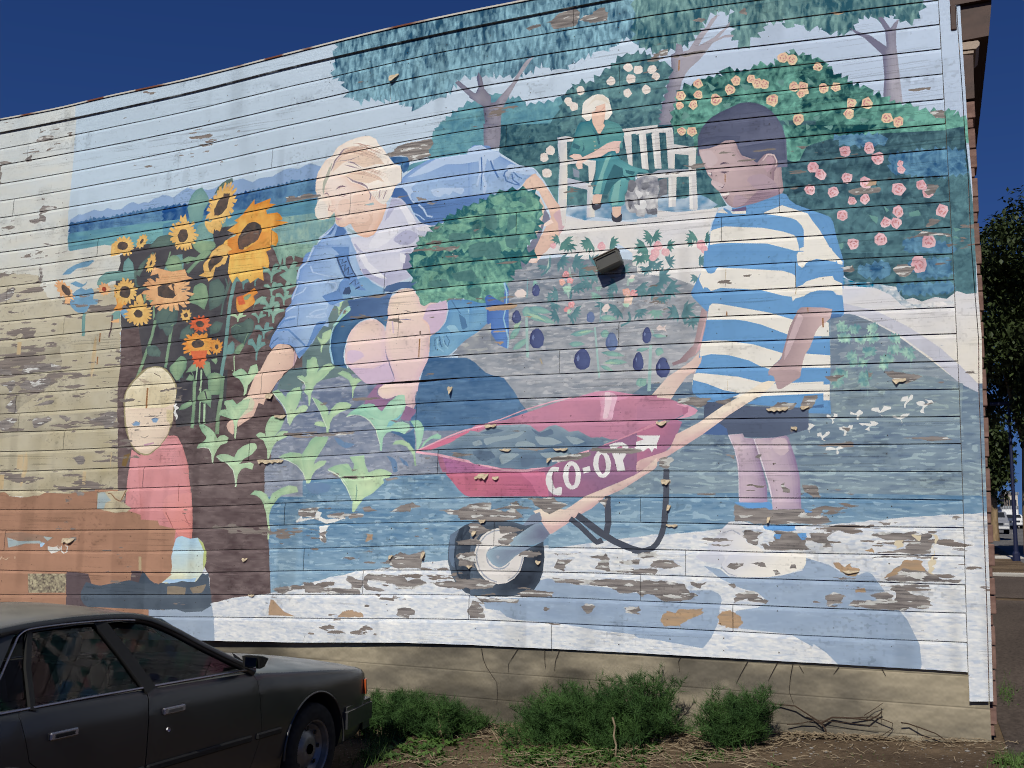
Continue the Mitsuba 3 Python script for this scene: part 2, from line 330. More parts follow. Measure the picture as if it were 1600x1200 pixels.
LINES = {0: [(-9.407, 5.6),(-6.961, 5.677),(-5.439, 5.774),(-3.558, 5.846)], 1: [(-9.385, 5.417),(-6.946, 5.49),(-5.429, 5.585),(-3.553, 5.665),(-2.14, 5.663)], 2: [(-9.362, 5.227),(-7.091, 5.287),(-5.418, 5.391),(-3.549, 5.473),(-2.14, 5.468),(-0.785, 5.428),(0.181, 5.389)], 3: [(-9.337, 5.01),(-7.074, 5.083),(-5.408, 5.192),(-3.544, 5.272),(-2.14, 5.278),(-0.789, 5.229),(0.183, 5.195)], 4: [(-9.314, 4.816),(-7.058, 4.886),(-5.397, 4.992),(-3.539, 5.072),(-2.14, 5.08),(-0.793, 5.034),(0.184, 4.998)], 5: [(-9.291, 4.625),(-7.042, 4.69),(-5.386, 4.796),(-3.535, 4.876),(-2.14, 4.875),(-0.797, 4.835),(0.186, 4.799)], 6: [(-9.267, 4.424),(-7.026, 4.49),(-5.375, 4.601),(-3.53, 4.679),(-2.139, 4.672),(-0.802, 4.636),(0.191, 4.602)], 7: [(-9.244, 4.233),(-7.01, 4.297),(-5.365, 4.402),(-3.525, 4.473),(-2.139, 4.475),(-0.806, 4.442),(0.193, 4.408)], 8: [(-9.222, 4.045),(-6.994, 4.105),(-5.354, 4.205),(-3.52, 4.269),(-2.139, 4.277),(-0.81, 4.239),(0.199, 4.213)], 9: [(-9.199, 3.851),(-6.978, 3.907),(-5.343, 4.008),(-3.516, 4.075),(-2.139, 4.071),(-0.814, 4.041),(0.204, 4.007)], 10: [(-9.176, 3.659),(-6.963, 3.718),(-5.332, 3.808),(-3.511, 3.875),(-2.139, 3.867),(-0.819, 3.842),(0.205, 3.81)], 11: [(-9.153, 3.464),(-6.947, 3.518),(-5.321, 3.605),(-3.506, 3.675),(-2.139, 3.668),(-0.823, 3.641),(0.206, 3.614)], 12: [(-9.129, 3.263),(-6.931, 3.323),(-5.311, 3.407),(-3.501, 3.467),(-2.138, 3.463),(-0.827, 3.443),(0.207, 3.412)], 13: [(-9.106, 3.069),(-6.914, 3.121),(-5.3, 3.206),(-3.496, 3.268),(-2.138, 3.261),(-0.831, 3.24),(0.208, 3.221)], 14: [(-9.083, 2.882),(-6.898, 2.929),(-5.289, 3.005),(-3.491, 3.059),(-2.138, 3.06),(-0.836, 3.04),(0.209, 3.017)], 15: [(-9.06, 2.684),(-6.881, 2.721),(-5.278, 2.801),(-3.486, 2.852),(-2.138, 2.856),(-0.84, 2.838),(0.212, 2.823)], 16: [(-9.035, 2.476),(-6.865, 2.521),(-5.267, 2.603),(-3.482, 2.653),(-2.138, 2.651),(-0.844, 2.636),(0.21, 2.623)], 17: [(-9.012, 2.281),(-6.848, 2.309),(-5.256, 2.394),(-3.477, 2.456),(-2.137, 2.45),(-0.848, 2.438),(0.211, 2.421)], 18: [(-8.988, 2.08),(-6.832, 2.119),(-5.245, 2.194),(-3.472, 2.248),(-2.137, 2.25),(-0.853, 2.239),(0.209, 2.224)], 19: [(-8.963, 1.874),(-6.816, 1.919),(-5.234, 1.99),(-3.467, 2.044),(-2.137, 2.048),(-0.857, 2.037),(0.21, 2.028)], 20: [(-8.94, 1.678),(-6.799, 1.715),(-5.222, 1.783),(-3.462, 1.841),(-2.137, 1.846),(-0.861, 1.838),(0.206, 1.831)], 21: [(-8.917, 1.482),(-6.783, 1.52),(-5.211, 1.582),(-3.457, 1.632),(-2.137, 1.641),(-0.865, 1.639),(0.205, 1.632)], 22: [(-8.892, 1.276),(-6.766, 1.316),(-5.201, 1.384),(-3.453, 1.432),(-2.137, 1.445),(-0.87, 1.437),(0.205, 1.44)], 23: [(-8.868, 1.07),(-6.75, 1.114),(-5.189, 1.174),(-3.448, 1.236),(-2.136, 1.236),(-0.874, 1.238),(0.201, 1.242)], 24: [(-8.844, 0.872),(-6.733, 0.911),(-5.179, 0.978),(-3.443, 1.03),(-2.136, 1.041),(-0.878, 1.042),(0.198, 1.045)], 25: [(-6.717, 0.709),(-5.167, 0.77),(-3.438, 0.829),(-2.136, 0.84),(-0.882, 0.843),(0.194, 0.852)], 26: [(-6.7, 0.508),(-5.156, 0.566),(-3.434, 0.63),(-2.136, 0.642),(-0.887, 0.644),(0.194, 0.652)], 27: [(-5.145, 0.354),(-3.429, 0.425),(-2.136, 0.439),(-0.891, 0.449),(0.19, 0.45)]}
TOP = [(-9.424, 5.747),(-8.617, 5.756),(-7.845, 5.792),(-6.972, 5.818),(-5.447, 5.913),(-4.377, 5.973),(-3.561, 5.992),(-3.039, 5.997)]
CORNER_L = [(0.179, 5.816),(0.183, 5.398),(0.198, 4.355),(0.207, 3.353),(0.211, 2.421),(0.205, 1.633),(0.194, 0.854),(0.19, 0.452),(0.189, 0.26)]
CORNER_R = [(0.29, 5.793),(0.301, 5.376),(0.304, 5.11),(0.315, 4.613),(0.318, 4.315),(0.328, 3.975),(0.326, 3.511),(0.337, 3.101),(0.347, 2.772),(0.334, 2.407),(0.33, 1.975),(0.326, 1.513),(0.322, 1.012),(0.318, 0.717),(0.309, 0.269)]
TRIM_R = [(0.317, 5.787),(0.323, 5.372),(0.325, 5.106),(0.334, 4.611),(0.337, 4.312),(0.349, 3.972),(0.348, 3.509),(0.356, 3.1),(0.365, 2.771),(0.354, 2.407),(0.351, 1.974),(0.346, 1.513),(0.342, 1.013),(0.338, 0.718),(0.331, 0.27)]
JOINTS = {2: [-8.944], 5: [-9.083, -5.772], 8: [-7.863, -4.881], 10: [-9.064, -3.225, -1.019], 9: [-8.632, -5.73], 12: [-8.233, -4.493], 16: [-8.804, -5.758, -2.816], 18: [-8.109, -4.13], 17: [-8.741], 20: [-7.067, -3.908], 21: [-7.62, -2.86], 23: [-8.791, -3.372], 13: [-5.39, -0.908], 15: [-5.403, -2.308], 19: [-5.853], 22: [-5.431, -2.126], 24: [-5.205, -1.772], 3: [-4.503], 1: [-3.746, -2.727], 7: [-4.354], 6: [-3.335], 14: [-4.336], 25: [-4.597, -2.126], 26: [-3.584, -1.415], 4: [-2.31], 11: [-1.469], 27: [-2.856]}
FLAKES = [(-3.832, -3.787, 2.577, 2.509),(-3.527, -3.432, 1.832, 1.778),(-3.397, -3.339, 1.805, 1.772),(-4.514, -4.417, 5.514, 5.443),(-3.338, -3.234, 2.034, 2.012),(-2.86, -2.738, 2.036, 2.009),(-2.91, -2.876, 1.955, 1.913),(-3.478, -3.371, 2.242, 2.208),(-3.561, -3.525, 1.805, 1.773),(-2.002, -1.919, 2.236, 2.194),(-1.144, -0.983, 2.32, 2.286),(-0.893, -0.828, 2.327, 2.297),(-0.966, -0.92, 2.174, 2.134),(-1.961, -1.89, 1.776, 1.736),(-1.911, -1.881, 1.581, 1.532),(-0.238, -0.143, 2.51, 2.464),(-3.511, -3.452, 1.447, 1.416),(-3.567, -3.531, 1.351, 1.298),(-3.003, -2.958, 1.123, 1.083),(-3.613, -3.565, 1.07, 1.039),(-4.344, -4.311, 1.133, 1.096),(-4.031, -3.998, 1.17, 1.107),(-5.863, -5.805, 1.069, 1.036),(-5.775, -5.711, 0.744, 0.724),(-5.705, -5.617, 2.577, 2.527),(-5.594, -5.466, 2.374, 2.341),(-5.752, -5.47, 1.964, 1.927),(-8.019, -7.865, 1.207, 1.16),(-1.922, -1.831, 1.433, 1.404),(-1.15, -1.127, 1.494, 1.451),(-0.619, -0.505, 1.119, 1.095)]
MURAL = """
@sky
-933 493 -271 558;-2900 2497 3102-921-46-988-3056 110
@skyR
-507 1746 709-170-29-618-708 77
@oldwhite
-943 582 -900 369;-2900 2019 824-531 3-76 1-121-2-149 8-99 193 17 29-214-27-32 6-65 5-145 38-205-1078-45
@cream
-921 398 -859 172;-2900 1058 734-72 52-73 251 33-8-132 12-130 5-144 29-125-1075-23
@dirtpatch
-2900 816 832-24 19-84-144-79 3-67-710 0
-2303 607 285 4 148 9 8-38-131-4-127-10-175-21
@mtn
-2066 1125 27 12 14-2 40 10 16-6 14 0 13 6 21-8 25 0 11 7 14 6 12 2 17-8 18 4 14-3 17 9 14 1 12 6 20-5 12-6 16 4 6-77-352 34
-1763 1155 18 0 11-5 43 22 21-9 24 1 18-6 20 2 26 10 56 6 30-13 19 8 38 0 31 13 19 2 23-5 18 7 15 3 32-12 11-96-469 31
@hill
-818 456 -815 429;-2070 1110 8 10 16-6 6 4 8-2 4 3 10-3 7 5 8-4 7 8 6-7 3 8 12-7 7 4 8-4 7 6 8-7 3 3 12-4 6 6 8-4 6 7 9-6 8 6 7-6 1 9 11-8 7 5 5-3 6 7 7-8 4 8 9-6 6 8 6-7 8 4 5-4 7 9 7-7 7 3 7-2 5 3 8-2 7 4 7-4 8 4 5-6 8 4 5-4 6 7 12-12-5-6 4-5-3-5 10-8-10-3 9-5-8-5 10-9-9-2 5-6-3-5 4-3-4-7 4-3-2-7-8-2-4 3-4-4-8 5-7-7-5 8-4-3-8 4-3-7-9 7-7-5-5 7-7-6-6 7-6-4-6 4-9-5-3 6-7-6-5 8-9-7-4 7-4-4-8 4-6-3-7 6-8-8-4 9-4-5-8 4-7-5-6 7-8-6-5 6-8-7-4 9-8-4-5 4-7-7-6 8-6-6-6 7-6-7-7 8-9-7-4 8-5-3-8 5-10-6-3 6-7-7-6 8-6-4-7 5-9-3-12 12 7 3-8 8 7 3-8 3 5 8
-609 463 -599 433;-1768 1117 14 12 7-4 7 4 5-3 4 7 9-6 10 7 7-8 10 6 8-6 6 7 5-6 4 9 7-7 4 8 7-7 4 4 8-2 6 7 5-6 3 6 8-6 10 5 3-4 6 8 6-7 5 5 8-5 2 7 10-7 5 4 8-4 8 4 4-3 7 4 5-3 6 4 7-4 5 8 7-6 7 6 5-5 2 6 10-5 8 7 4-6 9 4 3-3 6 6 6-5 2 5 9-4 3 3 9-3 3 7 9-6 2 5 10-4 2 7 9-6 5 10 13-4 12 1 5-7 7 7 5-6 7 7 6-6 3 4 9-2 5 4 7-3 7 7 9-10-4-5 5-7-6-3 6-7-4-2 3-5-3-5 5-5-3-4 3-4-3-6 4-2-5-7 8-7-7-2 6-7-6-3 8-5-6-4 7-8-7-1-7-3-3 4-8-6-3 7-8-6-3 6-3-3-7 4-8-5-3 6-4-5-7 6-7-5-4 6-2-7-9 7-3-6-8 8-7-6-4 6-7-6-4 7-3-4-8 5-2-6-9 6-5-5-6 7-5-6-6 6-3-7-9 9-7-4-4 4-7-5-4 5-8-3-3 4-4-7-8 9-6-8-5 8-6-5-6 5-4-4-7 5-7-3-5 4-5-6-6 8-6-7-6 7-5-7-6 8-4-4-8 4-10-3-2 5-3-5-9 6-9-7-2 8-8-7-4 8-4-7-8 8-5-5-7 6-4-6-8 6-6-7-6 8-5-5-7 5-7-3-5 5-7-7-6 8-2-4-10 4-3-3-8 4-9 9 8 4-7 7 5 6
@field
-817 444 -811 417;-2067 1086 13 3 235 3 112-1 7-89-243 45-114-7-5 4-5 16-2 15
-621 450 -618 410;-1757 1085 34 4 139 7 162 3 57 5 22 0 46-4 8-30 0-14-7-15-12-15-15-10-25-4-68 1-338 31-7 31
@fieldgreen
-1581 1056 40 10 89 3 48-2 78 1 70-7-3-20-4-9-36-24-14-38-13-13-30-3-89 4-157 13 7 62
@whitepath
-1613 281 1759 85-19-404-1793-175
@bluesoil
-1418 534 1515-24-5-112-799-83-332-54-354-67
@terra
-1916 422 217 1 10-129-214-4
-2900 225 1100 21 243 22-132-196-1211-81
@bluegreyshade
-1725 159 202 8 9-128-200-12
@soildark
-1879 947 527 22 35-305-535-12
-1890 1015 40 17 46 5 109-10 16-210-190 11-5 49-23 42 0 41 11 34
@soil
-1763 1029 151-5 164-15 127-43-26-71-34-59-52-61 69-25 56-29-12-56-421 15
@soildark
-1772 1050 168-4 59-28-7-100 3-137-5-111-187 7
@greyblue
-521 257 -529 175;-1373 699 43 4 124 2 16-341-221-2-8 107 5 16 15 30-2 12-5 13-1 11 26 30 8 16-9 16-16 16-9 16 4 20 12 21
@greengrey
-528 278 -521 251;-1373 699 41 3 126 3 9-55-6-22-28-12-40-7-31-1-17 9-30 29-15 5-31 4 10 33
@soil
-622 282 -614 154;-1659 708 118-2 174-10-32-29-8-17 11-18 19-19 10-17-14-14-23-12-16-13 2-20 17-37-4-11-8-10-5-10 6-90-426-3-29 313 142 14
@soildark
-649 283 -640 230;-1703 713 166-7 0-91-4-11-7-10-10-8-12-5-16-3-92-6
@soil
-1869 821 55 3 32-123-45-4-24-49 20-139-16-3-15 106-4 64 3 45
-1718 403 307 1 8-41 19-172-104-14-58-17-8 60-58 92-98-2
@bluesoil
-528 161 -513 92;-1411 407 221 1 11-103-4-39-27-20-71-22-57-21-46-11-19 169
@greyblue
-456 253 -442 174;-1327 673 470-18 5-209-462-4
@bluesoil
-453 184 -449 145;-1314 444 371 14 90 0 3-100-459-6
-452 150 -439 93;-1311 381 422 4 2-105-67-3-55-5-213-39-80-20
@greengrey
-1337 853 134 4 28-215-151 5
@greyblue
-1177 683 11-9 13-33-173 6-2 9 2 7 105 16
@gardensoil
-300 348 -279 261;-840 881 24 20 14 7 27 2 75 1 54-5 115-17 46-7 113-23-3-263-555 16-10 142 4 55 27 32
-903 652 406-15 0-29-219-21-80-3-38 15
@slatesoil
-66 249 -69 145;-521 635 356 0 266-11-11-270-45 19-217-14-139 12-223-27-132-3-70 38 40 130
-250 775 59-17 63-12 99-52 83-80-3-69-335 8
@bluesoil
-114 173 -115 134;-722 412 436 8 379-5-2-29-229-22-149-19-72 11-175-22-189-29
@path
-694 999 42-14 156-20 0-105-61 52-22 16-12-4-24-21-11-3-25 1-60 17-17 0-33-3 35 36 30 26 2 7
-539 986 9 10 16 4 17 1 73-17 19 0 35 4-18-36-14-76-14-50-49 22-74 15-2 93
-549 908 152-13-9-29-59-4-56 9-28 9
-19 324 -12 266;-147 817 21-1 100-34 118 0 15-19-6-150-47 1-105 88-77 44-14 1-20 34
@pathshade
-143 775 63-21 52-32 53-42 30-33 28-34 0-16-29 17-46 49-58 50-55 34-37 6
@shrubteal
-1003 1218-7 16 14 4 1 10 13-2 0 14 13-4 3 15 12-6 3 11 12-2 9 15 12-7 9 7 12-9 21-3 8-21-3-5 8-10-8-4 8-9-7-6 7-7-8-8 9-5-8-9 10-10-9-3-6-6-8 8-6-7-8 8-8-7-6 9-8-5-7 6-5-8-9 11-7-8-7 10-5-10-10 10-12-4-2 6-6-5-9 8-10-5-4 5 0 17
-1015 1212 2 16 15 2-1 13 9-3 0 11 10-3 7 5 9-6 5 4 11-8 5 9 11-10 11 6 5-8 11 4 5-6 6 7 17-18-7-5 8-6-9-8 7-10-7-5 6-10-4-4 3-8-2-5-11-5-6 12-13-2-4 10 1-10-11-3-8-10-12 8-11-8-10 6-6-7-12 7-10-4-9 5-12-5-5 5-6 14 4 7-5 10 9 3-5 10
-912 1200-16 18 10 6-10 8 9 8-7 7 5 10-8 12 26 8 10-9-2 15 15-3 3 17 9-5 6 5 12-5 18 0 5-16 7 7 5-6 10 5 7-11 8-5 3-12 9 9 12-7 7 8 13-9 8 9 13-9 5 10 14 3 7-8-3-11 9-10-4-8 5-8-7-5 7-9-7-4 4-8-4-5 6-12-11-4-8 6-10-4-3 5-7-4-7 6-9-4-4 6-8-5-6 8-8-8-6 9-7-10-6 12-4-10-10 11-8-9-6 10-6-6-8 8-8-7-6 8-5-7-9 11-6-8-8 9-7-6-7 8-8-6-6 7
@shrubdeep
-334 485 -312 432;-850 1221 184-20 3-13-33-5-15-8-3-18 4-47-2-84-31 55-17 24-9 9-32 9-48 34-1 7
-262 520 -242 467;-709 1238 12 34 15 13 10 3 33-4 17 2 66 49 13 1 26-7 15-10 4-8 3-72-3-36-10-23-15-21-20-10-51 3-120 19-9 9-5 16-2 15 5 9
-261 476 -251 406;-714 1208 218-25 0-168-15-1-6 3-29 61 15-74-34-7-19-2-78 4-32 8-11 16-3 24
-195 467 -159 396;-540 1182 136-19-9-35-1-18 7-19 20-36 18-44 13-25-21-2-10 1-15 15-8 6-129 14
@bluepath
-694 1021 67-4 72 4 57-1 0-43-71 0-58 13-25-5-42 17-2 5
-539 1020 42 5 87-10 13-7 23-18-13-7-71 0-38 8-37 11-6 3-3 8
@canopy
-1269 1470-12 11 18 3-5 9 12 4-9 10 24-6 2 19 12-14-5 13 19-10 12 21 4-18 19 13-3-10-2 18 19-17 5 10 11-8-5 18 20-16 12 15 2-12-1 12 16-9 14 8 1-9 14 11 0-8 1 13 14-14 13 16 1-12 5 12 10-14 3 19 11-17-1 12 16-12-5 16 19-15 10 14 3-12-4 6 19-6 13 13 0-11-8 13 22-11 2 6 12-6-1 12 16-13 14 9-1-7 6 9 17-11-9-8 11-8-13-6 17-16-15 2 6-12-7-2 8-14-6-1 15-2-15-11 11-14-13 0 11-3-8-11 13-17-13 3 13-11-15-3 10 0-8-14 10-12-11-1 15-7-14-7 15-10-13-4-4-15-17 18 0-10-21 10-8-16-14 15-14-15-6 8 2-25-9 13-8-23-9 12 0-17-18 3-18-6 1 6-13-11-7 6 6-4-19-9-20-6 2 12-21 3 2 10-11-13 4 8-10 1 1 13-20-5-2 18-2-15-15 10 3-14-20 14-5-4-14 13-3-12-15 11-7-18-7 14-19 6 6 8 0-12-11 10-19 3 16 14-24 18 12 6-21 6 5 8-20-3 2 8-9 10 13 7-8 16 8 3-6 27 17-6-14 6
-931 1550-9 17 24-14 3 16 12-16 8 9 8-9 9 16 5-14 13 8 3-9 6 10 9-9 4 10 10-8-1 10 15-7-1 9 14-5-4 11 18-8 5 18 9-15 8 3 5-11 10 12 4-15 3 6 11-12 12 6 1-12 9 11 5-14 15 4-2-12 14 8 0-11 16 7-3-13 15 10-2-15 11 6 3-9 13 7-1-14 7 8 7-13 17 7-4-11 8 11 5-17 11 3 2-6 11 10 2-15 13 5-1-11 11 10 2-15 14 3-2-7 19-1-6-4 4 7 9-11 8-13-9-1 7-12-9-1 9-16-8 1 7-12-8-1 11-12-9-2 8-15-10 1 11-7-10-6 11-11-18 0 9-8-23-8-3 6-12 3-2 15-1-14-10 8-17 17 3 4-9-14-3 8-9-13-5 5 3-7-17-2 0-9-14 6-22-1 2 7-7-20-5 14-9-16-5 7-18-12-3 10 5-7-17-3 4-11-21 6-20 0 4 8-4-11-5 9-16 3-3 14-2-16-12 8-4-20-6 12-12-10-8 12 1-17-13 10-12-8-6 11-15-6-9 10-9-11-6 20 0-14-18 8-22-10 1 12-15-1-11 26 8-1-8 5 5 9-15 11 17 3-18 15 17-1-15 14 15 1-15 7 15 7-9-3 9 17-15 10 15 4-15 7 12 8-9 7 10 7-8 13 6 2-14 10 16 3-8 7 7 8-18 13
@canopy2
-545 1473 1 12 15-14 9 3 7-6 19 2-4-5 1 12 15-17 12 5 4-8 2 14 13-16 18 7-3-9 2 12 14-14 1 12 14-16 16 4-1-7 7 8 8-11 15 5 0-7 7 10 7-13 16 11-1-15 16 4-1-7 12 8 1-20-13 7-8-14-6 9 0-16-12 8-4-11-11 8-12-13-2 7-2-13-12 11-10-26-8 10 7-16-10 0 4-16-18 4 4-12-15-1 0-15-9 11-7-10-10 16 1-19-12 9-5-7-14 9-9-12-7 7-4-5-4 19-10-7-2 7-13 1 1 19-12-8 5 5-12 6 12 10-16 16 16 0-10 3 8 13-6-2 7 17-11 23 12-7-13 6 11 11-8 14
-383 1442 8 11 6-13 16 12-1-14 2 7 12-12 2 15 12-17 18 9-3-10 14 9 0-13 11 10 3-11 0 7 14-11-1 8 15-11-1 13 14-14 18 3-4-8 9 7 5-7 12 10 1-14 7 12 7-15-2 9 15-12 15 5-2-5 6-6-8-12 7-10-6-8 5-23-5 4 10-8-9-8-4-7-9 13-17-14 2 14-7-10-11 24 8-14-21 9 2-7-16-1-9 11 4 13 2-12-17 8-5-10-8 14-6-8-6 13 10-15-11-3 5-8-16-2 7-12-21 5-2-24-11 6-13-4 2 20-15 1 2 5-3 14 11 5-15 8 0 13 4 24 9-8-18-6-2 9-17 6 9 11-9-4 1 21-7-4
-199 1409 2 4 11-8 8 5 6-8 1 13 13-16 2 7 11-8 1 8 13-11 12 9 1-11 3 11 11-15 8 9 5-12 15 8-2-10 4 8 9-9 17 9-4-13 10 5 3-8 9 8 4-9 0 10 13-12 2 5 11-9 11 13 0-13 14-6-7-17 7-10-15-6 3-15-12 1-3-14-11 14-11-3-1 8-10 2 2 10 3-6-13 5 2-7-10 6-6-15-7 11-12 8 3 6-7-11-8 10-1-9-10 4 1-9-10-2 4-13-11 2-14-10 0 7-9-6 0 14-13-9-7 8-14 10 11 3-10-6-4 10-19-9-5 13-12 13 13 5-14 6 14 11-12 11 12 7-10 14
@bark
-355 503 -336 501;-925 1308 16-5 6 15-5 22 5 12 6-35 11-28 11-12 7-2 6 0 37 36 31 44 10 10 11 1-31-40-41-69-2-28 0-44-40 5 2 42-6 37-5 5-29 21
-961 1335 9 4 39-35 5-1 3 2 2 4 3 14-3 27 8-12 6-27 17-21 1-26-16 5-16 9-30 28
-355 488 -338 486;-889 1229 42-6-1-45-1-6-4-3-6-1-27 4
-195 490 -183 489;-456 1344 11-5 3-15 11 1 24 35 14 10 9 15 14 8-2-7-31-42-7-13 31 13 22 17 12 12-2-9-23-23 13 4 6 0 12-2 0-5-18 2-23-7-28-32-21-16-8-10-8-15-5-22-11-28-3-16 0-24-38 2 10 26 24 90 1 8-1 25 9 3
@bark2
-21 492 -10 491;-116 1319 20-13 16-7 31-30-2 34-12 27 8 1 14-26 8 11 8 5-6-21-1-25 8-123-32 5-2 16 3 36-2 45-32 40-16 12
@roseshrub
-696 1180-19 22 10 8-13 11 10 12-6 12 12 5-7 17 10 2 6 10 15-1-7 14 16-7 8 15 9-14 9 6 10-6-2 18 14-7 11 19 12-5 1 13 11-2 3 17 10-6 11 8 13-8 12 11 4-15 10 12 5-16 16-4 1-9 11-10-10-7 12-15-12-1 7-8-6-8 6-7-7-9 9-13-9-2 9-9-8-7 5-10-6-6 11-9-10-7 7-11-8-5 10-12-8-3-4-10-11 12-9-7-7 11-7-5-8 8-7-11-9 12-10-3-5 7-8-8-8 9-15-6-1 10-7-6-9 10-14-7-2 9-11-9-5 11-11-6-5 9-10-7-6 10
-542 1322 4 15 17-11 9 5 5-13 10 1 5-10 11 1 19-23-11-14 2-12-9-6 7-14-12-5 6-11-9-4 2-17-7 2 7-8-13-6 11-14-14-5-6-10-14 12-7-11-12 9-8 13 9 3-9 6 7 11-7 13 7 4-7 10 8 6-8 6 7 11-6 11 8 5-13 16 11 1-4 10 6 7-10 11
@hedge
-149 503 -131 453;-444 1242 3 15 15-10 6 9 9-4 5 8 10-2 5 7 12-7 5 9 14-10-10 12 23 8 10-13 4 8 7-10 9 5 9-6 9 13 6-5 7 10 13-13 7 7 8-9-2 16 12-9 0 14 9-5 2 11 7-7 8 10 10-17 9 7 3-9 12 2 1-11 11 3 21-19-9-6 7-7-9-6 7-11-6-3 6-11-7-3 6-10-7-3 11-11-10-3 6-5-6-8 5-9-6-5 7-6-7-7 4-3-6-10 6-11-4-1-7-6-6 7-3-9-10 12-10-10-3 11-4-7-9 7-7-10-6 12-11-10-2 11-12 15 9 7-12 2 3 15-12 9 4 9-10-4-5 14-17-4 1 13-7-6-9 7-3-10-12 11-7-8-9 3 0-12-17 8 0-15-9 7-2-11-9 5-2-13-10 7 2-11-12-2 2-9-11-4-12-9-1 15-13-10 0 14-8-9-6 13-10-9-1 13-8 16 6 10-7 10 11 6-5 12 9 2-5 12 10 2-7 12
-54 497 -23 439;-204 1278 13-2 5-12 10 4 4-12 10-1 3-8 9-1 3-18 15 1-1-10 13 4-2-14 9 2 1-11 10 7 2-14 7 6 18-14-1-11 11 9 4-14 16 0-3-12 10 4 2-9 8 4 3-8 14 6 5-12 10 0-1-9 13 5 6-11 8 10 6-11 6 3 7-5 6 6 3-5 10-1-6-10 9 9 3-14 9 4 2-9 5-9-6-9 8-9-14-19-4 11-8-4-3 6-4-5-7 7-6-7-6 7-4-5-7 8-7-5-4 7-6-7-6 7-9-7-2 10-6-9-5 11-9-10-3 10-8-10-4 13-9-7-2 8-6-10-6 11-5-5-7 6-8-7-4 8-3-6-8 7-9-6-3 9-4-6-8 7-7-9-5 12-7-12-6 11-8-7-4 10-10-7-2 7-6-10-6 13-3-6-9 8-4-8-17 16 10 5-9 8 10 5-8 8 6 6-10 9 12 4-7 8 7 5-10 7 9 6-4 9 5 5-9 7 9 6-11 7 13 6-10 8 9 6-6 3 7 10-11 6 11 7-9 11
-61 449 -16 413;-240 1134 356-48-1-27-132 0-186-11-39-19
-421 1227 197-29-2-125-195 31
@darkhedge
-287 1154 104-15-4-186-103 10
-56 439 -42 340;-244 1013 8 66 4 8 8 6 22 6 132-1 118-9 32 2 10-172-1-86-238 20-7 51-14 36-6 6-42 21-12 8-7 11
@hedge
-64 449 -81 424;-244 1139 28-4 147-19-29-17-62-1-31-6-11-4-13-26-9-1-10 3-7 6
@hedgeblue
-54 1044 5 14 9-7 3 9 7-7 5 7 6-5 4 4 7-5 6 8 5-9 2 8 10-7 4 3 7-5 3 9 8-9 8 7 3-8 3 7 7-11 6 7 4-9 9 3 4-15-3-4 3-10-3-4 7-12-6-2-4-4-6 5-6-7-5 7-8-4-2 4-5-7-5 9-5-5-5 5-9-4-1 5-10-5-1 7-11-3 0 6-10-6-1 8-8-2-3 4-10-1-1 4-2-6-9 9-8 14 8 1
-151 1095 2 14 10-7 9 3 3-3 9 3 4-4 7 3 4-5 4 5 7-7 6 8 6-10 10 6 1-8 1 5 16-12-7-14-11 5-11-7 0 9-5-6-5 6-7-5-4 6 0-9-10 11-9-4-2 5-1-4-8 6-9-3 0 13
-33 885 10 5 1-5 9 9 2-6 5 7 6-7 8 4 2-8 8 4 3-8 11 0 0-5 8 4 2-7 7 5 3-9 7-7-7-8-9-4-2 7-5-8-6 9-5-7-6 8-4-3-7 6-4-6-7 6-9-5-3 7-5-7-5 8-7 2 3 9-5 0
@darkhedge
-58 347 19 307;-149 872 238-21-1-74-17-1-16 7-17-13-19 5-23-7-15 8-14-3-11 11 4 12-54 15-24 2-15 8-8 9
@hedgemist
-42 326 -12 305;-144 825 26-12 24-2 56-15-4-10 2-4 12-13 10-6 65 4 7-7-43-4-40 2-10 6-17 19-20 12-11 5-53 8-3 4
@hedgeblue
-113 842 4 4 8-4 3 6 9-5 6 9 6-6 6 8 5-7 7-1 4-12-2-12-17-8-5 7-8-9-6 10-5-5-16 14
-26 842 7 5 3-3 4 8 6-8 7 6 4-6 8 8 2-7 4 7 7-7 4 4 6-3 3 3 6-2 4-8-4-4 4-7-3-4 8-9-7 0-4-6-6 4-6-4-5 4-4-7-6 8-4-4-6 4-5-8-5 7-6-1-1 12-8 0 1 10-10 0
-47 801 4 6 6-7 8 5 3-5 8 8 3-8 10 6 0-5 2 6 9-8 2 7 9-7 6 8 4-8 4 6 7-6 2 9 8-8 6-11-7-7-9-4-1 5-6-4-5 3-5-4-6 5-2-6-9 7-2-9-9 9-4-6-7 5-7-4-4 4-8-1 0 11-7-5
@leafdark
-1800 1027 26 24 10 3 31 2 16-3 6-5 16-21-49-2
@leafteal
-1877 976 2 20 13 11 16-16 7-27-30-1-5 6
-1958 944 1 8 5 9 5 5 15 8 12 1 32-1 48-10 3-7 1-8-75 0-39-15
@leafdark
-1835 961 11 22 6 6 33 26 8-7-30-23-15-31
@leafteal
-1749 960 9 22 12 12 16 6 19 1 6-29 0-11-7-5-23-1
@leafblue
-2078 978 18 15 23 9 30 6 28 2 7-3-21-13-37-3-21-13
-2043 900 0 8 5 15 14 11 15 5 15-7 18 4 5-3 4-6 0-21 16-1 0-8-2-6-22 1-10-17-8-3-20 2-9 4-16 13
-2048 953 18 5 27-11 8 4 6 7-6-11-14-8-16 4
@leafteal
-1999 871 3-59 10-1-2 58
@leafblue
-1877 889 15-4 17-27-5-6-8-5-16 16
@leafteal
-1903 862 14 10 8 0 6-4 2-20-29 2
@leafdark
-1841 973 5-36 6-9 10-6 30 1-2 6-26-1-7 4-4 6-5 34
@leafmid
-1807 910 18-7 14-13 5-8 6-32-6-11-3 34-5 8-14 13-10-10
@leafdark
-1763 842 0 7 8 15 15 8 9 1 22-3 9-4 5-8 1-9-2-16-4-7-6-5-41-6-12 18
@leafmid
